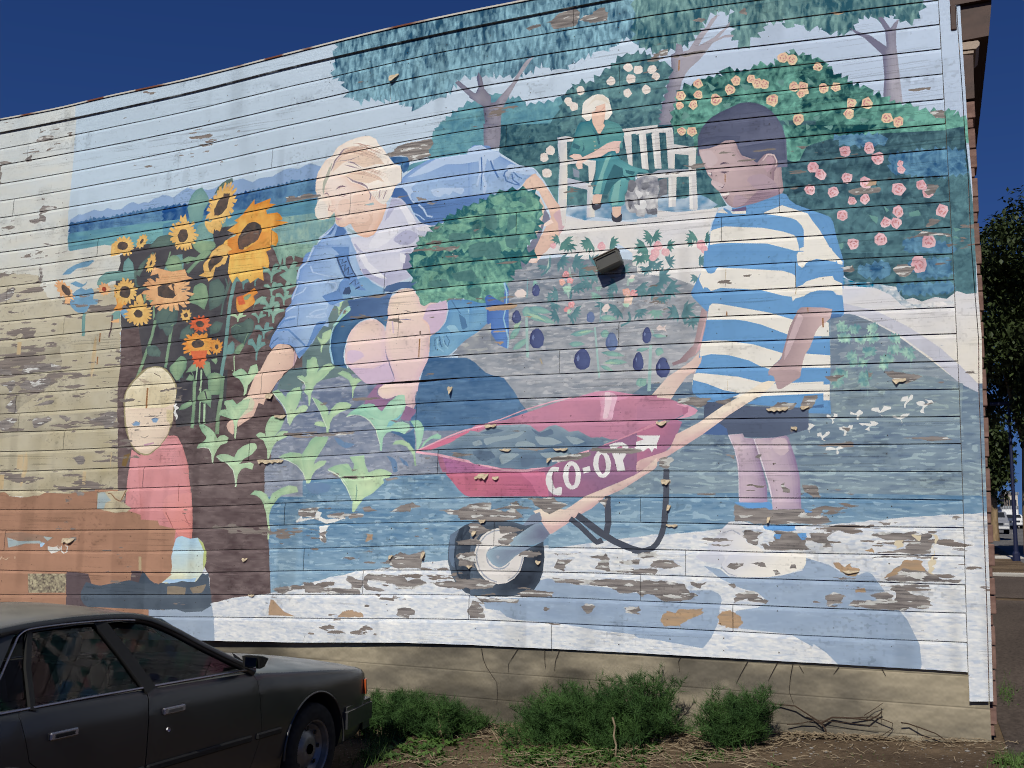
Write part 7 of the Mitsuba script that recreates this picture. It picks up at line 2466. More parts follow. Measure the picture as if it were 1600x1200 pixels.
-62 257 -62 243;-144 627 0-7-5 1 2-4-5 1-1-7-3 5-7-3 1 7-5 0 3 7-4 4 6-1 1 9 4-7 5 2 0-5
-43 255 -43 243;-100 623 1-8-5 2-2-4-3 4-4-4-2 9-6-2 3 4 0 4 5 1 1 7 3-5 5 1
-59 297 -59 289;-139 741-3-16-3 4-2-6-2 5-3-3-4 9 7 2 0 7 4-5
@carrotstem
-117 697 1-11 1 1
-52 694 0-19 1 0
-27 668 0-25 1 0
-102 619-1-21 1 0
@pathline
-55 742 1-4 2-7 2 5 1 4 4 2-5-2-1-4 0-4-2 6
22 686 0-12-1-15 2 14
20 684 9 1 0 1
@white
-169 547 0 9-11 2-1 5 8 1 5-5 4 8 7-2 1-5-10-5-1-8
-125 553-1 8-10 3-1 4 8 1 5-5 4 8 7-1 1-5-10-6-1-7
-81 559 0 9-15 2-1 5 10 0 7-5 5 8 10-2 1-4-14-5-1-8
-36 575 0 10-9 2 0 6 6 1 4-6 4 9 3 0 4-1 0-6-9-7 0-9
-8 564 0 11-12 2-1 6 9 1 5-6 5 10 8-2 1-6-12-7-1-10
-48 545 0 8-11 3-1 4 8 1 5-5 4 7 8-1 1-4-11-6-1-7
-103 533 0 8-12 2-1 5 9 1 6-5 4 7 9-1 1-4-13-6 0-7
-144 524 0 9-10 2-1 5 7 1 5-5 4 8 8-1 1-5-11-6-1-8
-185 514 0 8-10 2-1 5 7 1 5-5 4 7 7-1 0-4-9-6-1-7
-209 531 0 8-6 2-1 5 5 1 3-5 3 8 5-1 0-5-6-6 0-7
-165 490 0 7-11 2-2 4 9 1 5-4 5 6 8-1 1-4-12-4 0-7
@boyskin
-407 1113 46 13 24 1 29-11 32-18 20-15 6-13 1-33 3-30-4-10-14-6-65-11-10 0-7 2-6 5-5 5-11 23
@boyhair
-149 479 -131 434;-413 1136 7 16 9 12 11 9 18 9 41 14 18-1 16-5 14-8 12-11 10-13 10-21 8-30 1-55-25 2-19 5-16 9-22 23-13 9-12 3-69-7
@boyskin
-162 434 -106 409;-411 1111 20-2 18 5 14 7 18 0 4-3 2-4 2-14 5-10 8-8 13-7 11-8 11 13 4 3 5 1 6 0 5-2 8-13 1-5 0-6-7-13-1-18 4-14 6-6 2-11-10-3-69-13-5 0-6 1-10 5-6 7-7 12-4 10-7 6-9 11-2 4 2 7-9 12-2 6-14 39
@boyneck
-336 980 78 14 5 13-37 4-7-2-24-22
@boyhair
-411 1109 3 15 4 6 8 2 23 1 45-6-5-23-5 12-3 4-6 1-12 0-14-7-18-5
-333 1104 90 7 3-44-16 0-7 12-11 6-8-3-14-14-11 9-18 9-3 4
@boyshade
-307 1043 14 1 8-1 7-4 14-12 9-15-1-4-25 1-13 3-9 6-13 15 2 6
@boylight
-409 1102 5 3 10 1 8-2 11-15 2-8-3-5-11-7-6 1-5 5-4 7
-385 1043 22-12 3-3-9-8-5 1-13 13 0 5
@browd
-369 1072 7 1 13 0-13 4-5-2
-391 1057 1-3 6-4-2 9-1 0 0-3 1-2
-369 1057 9-4 9 3-14 2
@eyewhite
-394 1057 7-4 1 3-7 3
@browd
-376 1030 12-7 6 10-7-8
@mouthwh
-368 1008 10-1 7 2-1 5-6-2-10 1
@browd
-365 1005 7-6 7 10-8-7
@earin
-280 1075 10 3 5-4 2-6-5-16-9-6-6 10 7 7
@earlt
-284 1070 9 11 11-3 5-11-2-11 2 0 2 11-5 13-7 3-8 0-9-12
@rustline
-360 1052 0-17 2 0 0 16
@boyshade
-338 1007 7-1 9-5 6-5-2-5-12-8-12 0-3 2 3 17
@shirtblue
-376 974 15 8 16-11-2 10 11-1 38 6 49 14 8-3 6-12 11-10 59-29 5-4 5-10 4-24 13-54-2-52-264 19 4 54 15 78
@boyneck2
-349 976 30 5 1-5-1-4-5-1-18 2
@shirtwhite
-349 973 30-1 0-6-26 2
-376 974 11 7 11-11-17 3
-284 965 34 11 48-21 14-26 8-10 6-14 12-14 4-14 18-23-1-6-47 17-9 0-19-7-3 18 1 11 21 7-6 9-10 28-10 12-11 6-50 14
-389 936 4 3 24 5 74-10 38-11 21-9 4-5 3-11 3-24-6 7-11 5-45 16-73 8-22 1-16-2
@shirtblue
-404 864-25-49 1-6 3-5 27-29-3-27-25-120 0-18 213-7 1 50 24-1 11 109 3 117-228 20
@shirtwhite
-406 863 6-2 5-9 6-2 7 2 5 9 3 1 124-17 17-7 6-5 1-7-1-14-1-3-61 1-81 10-19-5-7 7-3 1-3 1-2-4-7 15-2 6
-221 880 11 0 36-2-9-14-17-6-14-10-7 5-2 6-1 16
-291 810 63 0 44 15 8 1 0-26-52-11-5-5-2 9-16 3
-393 785 6 5 15-2 97-24 42-16-11-28-49 22-29 9-21 4-55 3
-411 710 3 5 22 1 27-2 51-10 55-20-7-12-19-17-17 6-21 12-38 12-35 4-22-4
-424 650 7 3 79-11 42-12 40-8 76-2-1-18-154-1-16 2-27 6-50 21
-178 730-18-16 18-1
-214 683 35-7-1-16-41-5
@shirtblue
-207 857 5 3 21 5 17-1 9-4 4-3 4-13 3-27-10 1-4 10-5 0-20-1-29-10-12 6
@shirtwhite
-212 817 5 4 24 6 24 1 3-8 14-8 0-21-7-1-8 8-10 3-20 0-23-6-11 1
@shirtblue
-210 794 9 5 17 3 25-3 6-8 11-2 2-29-1-8-3-3-5-1-23-2 0 14-2 5-20 4-31 1
@shirtbluedk
-172 756 14-1 16-2-4-5-26-3
@shirtwhite
-196 714 7 15 7 9 3 3 6 0 5-3 0-25
@shirtblue
-212 711 45-2 0-33-40 4-10 5-6 9 6 13
@shirtwhite
-217 682 50-6 0-23-56 2
@shirtblue
-223 654 56-2-2-31-55 2
@shirtwhite
-224 622 55-1-1-30-55 2
@shirtblue
-270 595 101-4 1-25-103 5
@shirtwhite
-209 953 8-3 18-26 10-19 4-13 10-14 7-23-42 10-17-5
@shirtblue
-201 957 21-7 9-9 13-35 3-27-8 5-8 17-5 18
-426 639 27-8 32-14 32-7-8-5-35-11-17-1-24 14-7 6-2 8
-294 603 113 2 0-27-101 6-40 5
@shirtbluedk
-206 581 25 3 0-6-25 0
@shirtwhite
-275 626 95 1-1-20-49-3-62 2
@boyarm
-97 288 -80 282;-224 766 6 5 10 0 31-3 16-4-4-17-9-8-12-8-7-11-10-27-9-13-4-11-7-33-10-4-18-12-5-2-9 0-2 17-8 9-6-2 2 13 22 19 17 60
@boyarmlt
-231 742 8 17 6-3 3-6-3-7-24-57-10-15 1 14 4 17
@boyarm
-168 292 -160 290;-408 782 12-8-5-31-11-44-9-11-13-6-5-6-27-7-2 6 16 6 27 28 4 13
@boyarmpk
-412 717 14 53-13-69-10-11
@boyarm
-439 673 13 2 7-3-4-20-12-1
-279 655 10 8 5 3 15-10 28-10 0-5-2-5-33-20-5-1-4 1-6 24-10 5 0 5
@shorts
-160 226 -84 222;-404 595 26-1 35-8 135-8-1-37-4-4-29-8-23-5-19-1-34 1-11 2-2 6-30-1-46 3
@shortsblue
-383 558 22-16 2-12-20 0-30 2 9 7
@boyleg
-139 182 -115 181;-359 530 28 2 3-8 18-2 2-4 21-87 0-30-52 0 0 34-3 38-6 32
-115 182 -91 184;-310 522 37 1 23 4 4-4 12-39 7-35 2-62-52 1-3 31
@boyleglt
-277 519 7 3 10 1 8-2 4-7 2-16-9-8-6-1-4 2-8 7-3 6-2 9
-351 525 4 2 11-3 0-25-3-7-3-2
@legwhite
-311 522 25-82 7-33 2 0-4 24-20 68-8 23
-359 529 12-28 5-24 2-13 0-61 1 0 0 61-1 13-6 24-11 29
@sockblue
-348 400 61 1 5-3 6-7-3-7-10-2-2 8-30 0
-226 387 12 4 0-14-12 4
@shoewhite2
-152 128 -127 120;-359 364 7-1 14-7 12-32 21-5 9-8 1-5-14-28-9-12-10-4-19-1-11 4-8 7-15 20-30-3-13 8 22 11 29 42
-144 119 -136 105;-372 281 12 20 22 5 118 3 2-3-1-16-5-9-30-11-33-7-47-2-19 2-9 5-8 10
@pathline
-372 292-3-11 2-4 10-10 17-5 1 1-17 6-9 9-3 3 3 11
@shoeshade
-415 306 34 0 10-4 3-4 0-5-7-10-27 4-17 10
@pathline
-371 342 18 6 14-8 2 2-16 8-15-5-4-2
@sockblue
-298 372 10 2 4-5-10-1
-294 358 55 1 2-10-39 0-18 6
-276 343 8-1 0-8-8 0
-239 344 10 1 6-2 4-3-1-8-13 5
@handle
-205 254 -176 248;-511 610 34 37 34 21 35 17-2-11-6-10-10-10-13-8-31-35-7-4-11 0
-192 266 -176 257;-412 694-2-11-25-37-20-26-10-16-6-5-11-2-25 3 31 39 24 19 24 17
@barrowin
-269 247 -269 201;-652 504 4 11 36 16 21-7 24 3 52 14 16 11 4 18-4 42-18 0-28 2-49 10-31-1-24-7-51-10-122-36-69-10-9-6-2-13 3-33
@barrowtop
-240 250 -240 242;-625 623 31 1 49-10-21-8-11-3-96 8
@barrowshine
-249 237 -240 237;-620 618 19 4 14-4 5-4 2-6-7-23-2-16-3-5-8-2-17 2 4 24
@barrowshine2
-606 621 10 0 5-15-8-34-2-5-4 0-5 1 4 25
@barrowrim
-861 563 28 7 51 18 71 18 34 5-1 2-34-5-71-18-51-18-28-7
@barrowin
-214 245 -214 225;-539 612 65-8 37-16-2-7-3-6-4-4-14-7-11-3-68 0
@barrowrim2
-462 593 25-3 13-6 7-5-5-7-11-5-27-5 16 8 3 9-3 8
@barrowside
-448 585 13 2-2-12-9-5
-358 174 -288 178;-648 502 71 22 78 34 1-59-1-21-8-9-35-17-58-22-30-14-17-5-27-1-106 1-106-1-16 5-5 5-4 57 4 4 16 0 90-14 37-3 21 4 33 12 24 5
-214 218 -196 200;-539 541 6 6 51 13 22 2 12-5-15-36-11-14-19-18-46-26
@barrowrim3
-538 538 27 13 29 9 0 2-30-9-27-13
@barrowside2
-383 183 -346 183;-968 497 50-13 47-4 18-8 5-18-4-45-51 1-14 6-12 11-38 45-6 13
@barrowred
-382 179 -341 164;-959 458 63 2 43-2 1-49-51 1-8 2-13 10-22 24
-358 183 -327 165;-903 460 120 0 8-4 7-8 15-25 10-12-158-2
@barrowmid
-786 459 35 4 17-3 7-15 3-33-4-3-15 2-6 5-17 25-17 13
@barrowside
-979 497 13-3 12-33-11 0-8 16
@barrowin2
-1029 509 123 41 23 6 13-1-49-18-32-14-33-11-14-3
@barrowrim
-1030 505 78 31 33 11 51 11 0 3-52-11-33-11-78-31
-1031 503 22-4 30-3 61-13 64-11 1 5-64 11-62 13-29 3-22 4
-901 480 75-17 53-2 40 8 53 18 24 10 18 4-1 4-11-2-85-30-39-7-52 1-74 17
@barrowrim3
-612 512 24 7 89 33-1 2-35-12-54-21-23-7
@earth
-318 222 -307 188;-905 548 4 1 14-6 23 10 27 6 56 1 14-3 19-14 8 2 14 9 15 3 15-6 14-9 20 2 28-15 15 1 9-8 3-8-55-16-33-13-24-13-11-2-50-3-51 2-31 6-30 3-11 6-4 20
-368 219 -367 193;-990 509 11 5 29 6 15 12 34 15 7 1 16-5 17 11 6 0 4-55-2-22-9-2-30 9-79 16-16 6
@earthlt
-871 531 16 3 35 3 43 9-10-9-8-5-50-8-20-7-6 6
-794 523 19 2 20-7 1-5-45 1 0 4
-755 534 35-3 24-10-3-2-16-4-21 0-9 2-5 5-5 7
-834 495 4 3 16 2 20-1 5-2-28-17-12-4-6 13
-744 499 34 2 29-3-25-10-14-3-10 3-10 6
-689 533 6 0 18-3 15-7 2-2-15-5-9 0-7 5
-897 524 16 5 6-5 2-5-18-4-5 4
@earthdk
-765 550 20-9 24 8 5-5 1-6-19-5-11 1-9 5
-882 543 36 9 9-1 12-4-31-7
-896 505 11 2 30-2 10-10 1-4-20-7-11 0-10 6-9 9
-784 495 9 2 21-3 1-5-2-7-4-6-7-3-10-3-8 1-2 7-1 10
@lettering
-655 454-2-15-3-6-3-4-5-3-5-1-5 0-5 3-4 4-3 6-4 14 2 15 3 6 4 5 4 3 5 1 5-1 5-3 4-4 3-6 4-14-11-1-2 11-3 7-4 3-4-3-3-8 0-10 1-11 2-4 4-5 2-1 4 3 2 8 1 10
-592 477-2-14-2-6-4-5-4-3-5-1-5 1-4 2-8 10-4 14 2 14 3 6 3 5 5 3 4 1 5-1 5-3 7-10 4-13-11-1-2 10-3 7-4 3-4-3-2-8-1-10 2-10 2-4 4-5 2 0 3 3 3 7 0 10
-702 470-13 1-5-2-4-5-4-6-2-8-1-6 1-7 6-14 9-8 11-2 5 0 3 2 1 13-3 2-4 0-8-4-4 8-4 14 2 12 4 1 8-1
-652 468 15 4 2-11-15-4
-597 514 13 4 14 1 5-2 7-5 1-4-1-4-3-3-9-3 10-2-4-6-4-7 5-20-16-3-5 21
@barrowside
-581 509 11 3 1-6-8-4
@lettering
-545 508 21 11 7 6-8 6 26 0 0-26-14 5-13-10-10 2
-541 532 49-1-6-15-11-18-5 8-13 3-14-10 0 20 16 5
@handle2
-160 226 -157 217;-267 630-19-18-71-44-52-37-73-44-57-28 0-7-2 19 2 8 8 5 48 15 10 6 13 28 43 21 48 32 43 23 33 20 12 3
-240 176 -236 168;-499 487-21-18-22-15-36-16-69-27-28-19-57-33 43-1 8 2 37 21 12 6 27 23 38 16 63 39 5 5 1 5
@handle3
-752 377 9 7 5 0 20-11-19-14
@handle2
-287 152 -285 143;-757 381 24 7 82-6-37-29-27-17-5-1
@handlegrey
-316 133 -301 128;-803 321 40 28 11 5 10 2 8-4 14-17-14-15-32-9-29-1
@handlegrey2
-762 372 19 7 5-14-2-6-51-33-15-5
@handlegrey
-341 114 -311 121;-860 290 2 5 10 7 33 9 20 1 34-4-44-25-14-15-12-3-6 0-7 2-6 5
@tyre
-378 113 -355 114;-937 333 27 17 14 5 43 7 4-158-40 3-16 4-19 15-13 18-10 30 0 32 3 15
-356 114 -293 116;-897 354 7 6 40 2 45-3 31-8 22 5-54-35 45-13 9 3 18 9 3-31-3-28-7-22-13-18-5-5-9-2-45-8-81-1
@handlegrey
-316 133 -301 128;-803 321 18 14 22 14 11 5 10 2 8-4 14-17-14-15-21-7-22-4-18-1-7 6
@tyreline
-922 342 13 5-7-23-13-8
-898 350-17-23-10-17 3-1 27 40
-931 305-4-26 9-28 8-14 3 2-8 13-8 27 4 25
@tyrelt
-942 330 18 10-8-21 0-11-1-24 3-23-8 4-7 18 1 42
@hub
-776 289-1-10-6-19-13-16-17-10-19-3-20 4-9 4-15 14-9 18-2 20 5 20 11 17 17 12 19 5 20-3 17-9 14-15 4-9
@hubline
-834 236-17 5-14 10-8 9-6 17-1 18 3 12 6 10 12 13 16 8 11 1 12-1 11-3 10-7 11-13 7-16 1-12-2-12-4-11-6-10-9-8-10-6 1-2 11 6 9 9 6 10 6 18-1 18-4 12-6 10-9 9-10 7-18 5-18-2-11-5-10-7-12-15-5-18-1-12 3-13 9-16 8-9 11-6 17-5
-808 276-4-6-9-5-10-2-10 1-11 8-5 12 2 12 7 8-3 2-8-12-1-7 2-11 6-8 10-6 11-2 12 2 9 7 4 5
@handlegrey
-341 114 -311 121;-860 290 2 5 15 12 41 3 26 0 15-2-33-19-21-18-11-6-6 0-12 5-10 10
-316 133 -301 128;-808 319 45 30 11 5 10 2 8-4 14-17-14-15-32-9-39-1-3 4
@hubline
-335 116 -331 113;-832 289 3-3-4-4-4 4 1 3
@gapdark
-801 322-39-17-18-7 18 6
@tube
-681 362 22-15 31-28 7-4 15 5-6 10-8-4-32 29-22 16
-667 368 49-34 29-16 29-12 37-9 3 12-27 6-35 14-28 17-49 33
-605 387 1-28-4-26 12-2 5 27-1 30
-605 412 1-49 12 0-1 49
-488 388-3-35-6-19-6-10-8-8-11-4-12-2-12 2-3-11 15-2 14 2 15 6 11 11 10 19 6 22 1 29
-486 465 0-41-3-59 12 0 3 59 0 41
@bare
-1136 1188 24 4 11 12 23 5 60 2 1-8 1-8-7-14 3-12-51-5 1 11-27 6-26 1
-741 1441 13 5 11 11 29 5 7-1 13-10 2-12-5-13-5-4-10-1-44 2
-671 1431 10 9 23 1 13 10 7 2 8-1 3-6 6-20-2-4-42-1-13 8
-789 1436 14 4 24-1-5-5-18-2-11-4
-2173 1168 5 5 51-3 3-8-36-6-23-7 28-12-8-10-11 5-22-6-30 11 40 3
-2153 1071 36-8-23-3
-2178 1196 24-5-16-2
-2212 1360 18 11 12 1 12-1 21-7-3-8-60 0
-2241 1312 6 4 19 9-2-20-20-1
-2345 1307 15-1 4-52-5-2-7 0
-2338 1316 29 0 18-9-41 1
-2185 723-1 15 3 6 10 1 78 1 39-11-7-8-11-1
-2193 694 16 8 10 3 32-7 14 11 34 0-4-17-5-7-21-8-32 0-39 5-5 5
-2268 694 50 13 8-2 5-5-9-23-8-2-8 2-9 13
-2273 739 40-5 13-12-51 0
-2140 636 48 14 22-1-10-11
-2256 598 38 11 31-3-13-18-30-14-24 4-4 14
-2139 587 1 9 5 8 53 3 5-10-51-19-8 3
-2054 611 45-7-10-11-23 6
-1954 597 36 5 27 13 29-2 0-14-6-13-12-10-10-2-11-1-9 17
-2123 656 10 2 12 0-25-10
-2237 636 32 26 11-42-26 4
-2297 941 24 5 22 13 13-7-10-18-7-8-12-4-28-3-3 16
-2157 1004 15-1-4-36-11 1
-2237 937 32-1-19-8
-2235 922 59 0-38-6
-1993 501 27 7 7-1 6-3-2-17-9-4-7 2
-1975 416 21 4 5-12-22-2
@tealgrey
-2190 300 39-8 71 2 12-6-60-2-55-11
-2070 305 30-2-14-9
@bare
-2007 295 25 9 21 3-2-11-7-3-18-3
-1397 1116 25 0 3-4 31 6 12-1 19-5 3-7-93-3
-1098 266 13 14 30 12 19-6 34 9 1-20-10-5 0-12-57-1-19 3
-1193 229 5 7 37-8 0-29-27 1 5 10
-1146 237 11 6 79-3 19-8 21 5 17-11-32-13-37-1-1 9-66 9-1-14 41-8-17-4-9 1-24 2
-989 229 52 5 41-4-9-9-13-4-36 4
-929 316 41 6 10 9 6-20-57-3
-926 291 39 5 3-34-38 4-4 6
-1296 220 20-4-8-10 32-1 74 3 25-9-142-3
-1064 158 5 14 12 3 23-4 7-9-12-2-2-6
-1246 365 20 7 63-4-57-7
-967 382 113 1 1-21-67-2-13 10
-1308 373 30 1 5-13-34 2
-934 240 84-2 0-16-35-3-16 2-28 7
@tan2
-1204 148 5 11 28 6 20-5 5-11
-1143 328 19 0-6-13-11-4
@bare
-892 195 18-3 4-6 1-8-10-14-14 0
@whitepath
-1136 226 50-3 17-4 1-7-28 3-27 0
@bare
-892 241 28-3 25-6-9-10-26 1-17-5
-780 299 39 1 1-5-1-4-24-5-20 4
-836 323 30 12 15 2-17-25-7-1-15 3
-831 351 22-2 35-7-22-5-32-3
-888 207 15-6 89 1-4-7-75-1
-789 215 25 8 14-1 36-4 0-8-65-2
-719 247 92-1 28 3 99-1 2-12-2-5-5-3-26-11-4 12-18-5-15 0-31 12-112 2
-719 295 64 3-52-5 2-3
-707 283 33 1-21-25-12 11
-641 291 39 7 5-6 3-8 2-7-2-11 94 7 0-11-104 0-18 8 9 15
-574 284 43 6-2-9-17-3-8-1
-654 192 7 7 18-1 0-13-6-4-7-1
-565 196 34 4-4-16-27 1
-888 189 7 3 8 0 18-29-35-2
-897 354 25-2 21-13-25-8-21 2
-898 382 65 0 51-12-10-5-32-6-30-1-23 6
-895 373 73 12 70-1-36 7-19 1
-540 300 40 6 0-11-31-1
-893 395 30 2-4-14-8-3-8 1
-810 397 23 5-5-21 15-15-55 6 23 12
-768 407 49 1 34-14-33-19-17 6
-633 509 102-4 0-4-14-5-48 1-43 5
-722 489 34 6 55 5-5-7-24-9-58-4
-799 509 79 1-34-6
-623 401 23 7-4-20
-1314 547 62 3 63 1-2-5-62-2-28-1
-1105 447 22 2 14-2-30-5
-1164 383 22 5 18-12-23 0
-1064 389 29 7 17-9-22-3-2-8-44 0
-1246 367 23 6 26-8-34-5
-936 378 41 17 41 2 1-32-72-1-5 3
-945 504 53-5-21-5-9 0-23 2
-1308 379 23 4 18-3-14-13-26-3
-1192 369 34 3 6-8-33-3
-1096 576 22-3-17-3
-1144 582 8-2-2-4
-1322 377 15 5 35 0-5-15-20-4-9-1-15 5
-1245 368 43 5 0-15-40 5
-1383 201 32 6 36-1-35-14
-1298 209 17 11 35-11 52-1 0-7-91-5
@white
-1328 349 10 15 6-7 35 4 3 6 0 8 14-2-2-8 15-7 40 2-14-7-26-5-12 7-18 2-11 0
-1264 343 26 3-8-13-5-27-8 2
@bare
-1265 328 19 3 1-25-17 5 11 7
-411 331 9 3 9 0 25-2 13-4-36-3
-406 322 51-1-13-4
-512 277 7 11 32 2 12 0 9-13-37-5
-536 300 38 1 2-6-31-4-9 3
-536 272 38-1-9-7-29-2
-530 249 46 0 34-4 30-20-11-8-16-4-29-1-16 4-29 10-4 6
-360 282 2 5 28 1-3-5-16-8
-320 287 10 2 19 0 0-9
-280 276 13 1 0-7-8-3
-248 287 9 1 1-7-8 0
-352 228 25 9 19 1 2-10 16-8 0-6-17 1-20 8-27-10
-362 248 12 2 2-5-8-5
-346 387 160 2 0-25-110-4-16 3-26 7
-332 349 36-3-9-13 0-12-11 2-9 5-5 9
-276 350 57-3 0-24 11-8-89-2-4 10 25 7 2 6
-187 346-28-1 8-12 20-4
-437 250 22-4 10 5-13-15
@sockblue
-298 372 13 2-3-7
-292 358 53 0 2-8-39 0
-277 343 12 0-3-9-8-1
-239 343 18 2 2-12-10 0
-222 388 16-4-14-4
@whitepath
-294 344 16 0 0-17-8 2-2-10-6 10-11-2 11 8
@tanwood
-492 180 2 4 16 10 11-4 8 7 48 4-5-11-28-12-13-13-30 0-5 4
-378 194 16 6 8 1 22-20-7-11-5-4-25 1-9 6-2 4 0 12
-479 357 22-1-12-7
@bare
-459 604 33 1 31-3-7-13-11-4-44 10
-380 597 22 2 2-6-13-5
-276 580 9 10 35-3-4-9-17-6-15 1
-222 581 6 19 25 1-15-24
-245 542 14-1-6-8
-304 492 10 0-6-13
-493 474 2 11 4 4 23 0-9-19-4-4-5-1
-491 445 20 0-5-11-7-1-6 1
-364 495 17-5 0-8
-350 398 13-2 8-6 36 0 4-6 63-1 0-17-120-1
-225 437 24-5 6-16-12-2
-259 435 6 4 7-13 0-7-10 3
-500 556 29 4-22-14
-221 382 34-4 18-12-28-4-24 2
-92 367 23 0-4-5-11-1-4 0
-108 343 23 7 81-1-3-36-90-1 45 8 4 8 16 8-45 0
-212 345 38 1-8-15 11-9-19-3-8 14
-105 304 21 3 78 2 0-4
-85 264 17 22 9 3 43-5 22-15 36 0-4-5-8 0
-71 257 64 2 1-4-44-2 3-7 39-12-10-3 15-6-17-9-24 3-7-6-9 0-33-1-51 6 12 11 36-1-15 9 18 6 9 0 7-3 11-9
-190 230 21 11 18-7-8-13-15-3-7 1
-183 216 18 1-6-4
35 379 13 0-7-10-4 2
@tanwood
-85 265 13 19 16 5 8 12 18 0 8-2 3-4 3-13-37 4-15-12
-112 317 11 4 4-9
-171 293 13 1 10-8 8 6 4-6 9-2-1-7-3-6-4-1-16 2-9 5
-134 246 20 5 1-8-19-2
@cream2
-66 334 15 2 1-12-13-4
-38 346 13-3-4-10-7 5
-4 347 7-2-3-37-15-12 8-20 6 1 3 31
@bare
-214 601 24 0-17-26-8 0
-218 435 14-1 16-22-16 0-11 6-3 4
-45 518 51 2 20-2 11-4-45-1
-151 540 19-2-12-8
-5 580 22 4-13-6
-221 383 36 2-36-13
-50 831 6 11 25-4 2-5-3-11-8-6-5-1-14 8
-144 843 19 2 5-8-8-6-6 1-6 3
-179 636 34 1-14-10-5-1-5 1
-105 642 14-3-8-8
-74 640 16 3 51-13-27-12-14 0 5 7-14 2
-129 991 24 4 36-2 0-10-48-2-5 1
11 989 25-5-4-12-18-3
-31 890 25 4 5 5 4 5-18 0 67-13-1-6-26 6
5 908 6 14 21-5-8-6-9-3
@tan2
-91 1007 14-3 4-5-16-3
@bare
22 1129 26 1 1-19-16 4-1 7
@tan2
-151 1356 25-3-7-4
@bare
-421 1388 14 5 12-6-10-7
-384 1388 12 2 2-2
-329 1390 9 7 9-15-7-2
-494 1333 21 2 3-14-19 0
-445 1320 51-1-9-4-37-3
-441 1082 9-3 33 1 1-8-20-3-14 5
-218 1092 17-3-11-6
@tan2
-870 814 42 4 28-1-8-9-23-4-36 3
-858 760 31 0-3-4-26 1
-850 737 18-1-10-8
-779 788 18 0-8-3
@bare
-1053 1077 19 0 17-7-30-2
-1027 1061 33 0-17-6
-971 950 10 7 14-4 8 10-2-13-7-2-15-4
-1001 1004 12 0-3-6-8 2
-1042 986 14 1-8-5
-910 988 16 1-11-6
-955 941 11-8-8-7
@rustline
-1937 817-1-23 4-1 1 23
-1940 756 0-20 4 0 0 20
@ruststain
-1950 809-3-10-5-41 1-45 3-11 2 0 3 10 5 44-1 42-3 10
-2213 808 0-36 14-1 0 36
-2151 517-3-7-7-71 1-11 2 0 5 9 7 20 5 19-1 17-3 16-4 8
-2178 512 0-37 20-2-1 38
-1957 468 0-34 11 0 0 33
-1764 263 3-32 8 0-3 32
-1872 514 0-36 3 0 0 36
-2238 460 1-37 19-1 0 37
@rustline
-360 772 0-9 3 0-1 9
@ruststain
-360 858-1-36 1 0 1 36
-358 643-1-26 1 0
-226 810-3-13 2 0 2 13
@rustline
-180 748 0-18 3 0 0 18
-207 770 1-8 2 0-1 8
@ruststain
-748 696 5-12 2 1-5 12
@rustline
-452 1307-1-23 3 0 1 23
@ruststain
-93 1341 0-30 0-1
"""

# ---------------------------------------------------------------- materials
NP = len(PALETTE); PN = list(PALETTE)
def bleached(c):
    """the mixed colour after years of sun: a little greyer and paler"""
    c = np.array(c, float); g = c @ [.3, .59, .11]; c = c * .84 + g * .16
    return lin(c * .93 + np.array([200, 205, 208]) * .07)
_c0 = np.array([bleached(PALETTE[k][0]) for k in PN], np.float32); _c1 = np.array([bleached(PALETTE[k][1]) for k in PN], np.float32)
from scipy.stats import norm as _norm
STROKES = {'canopy': (1, 0, 0), 'canopy2': (1, 0, 0), 'hair': (.25, 0, 0), 'bark': (0, 0, .0), 'fieldgreen': (.4, .3, 0), 'hill': (0, .6, 0), 'greens': (0, 1, 0), 'greenslt': (0, .8, 0), 'greensdk': (0, .8, 0), 'carrot': (0, .9, 0), 'leafmid2': (0, .3, 0),
           'doggrey': (.5, .5, 0), 'soil': (0, 0, .35), 'pathshadow': (0, 0, .25), 'steelshadow': (0, 0, .3)}
for k in ('roseshrub', 'hedge', 'darkhedge', 'hedgeblue', 'hedgemist', 'shrubdeep', 'shrubteal'): STROKES[k] = (0, 1 if k != 'shrubteal' else .5, 0)
for k in ('greyblue', 'greyblue2', 'bluesoil', 'gardensoil', 'gardensoil2', 'slatesoil', 'slatesoil2', 'whitepath'): STROKES[k] = (0, 0, 1 if k != 'whitepath' else -.6)
_par = np.array([[PALETTE[k][2], PALETTE[k][3], PALETTE[k][4], .5 + .115 * _norm.ppf(1 - np.clip(PALETTE[k][5] * .35, 1e-4, .6)), *STROKES.get(k, (0, 0, 0))] for k in PN], np.float32)
CH = [mi.Float(np.ascontiguousarray(_c0[:, i])) for i in range(3)] + [mi.Float(np.ascontiguousarray(_c1[:, i])) for i in range(3)] + [mi.Float(np.ascontiguousarray(_par[:, i])) for i in range(7)]
dr.eval(CH)
NBARE = float(PN.index('bare'))
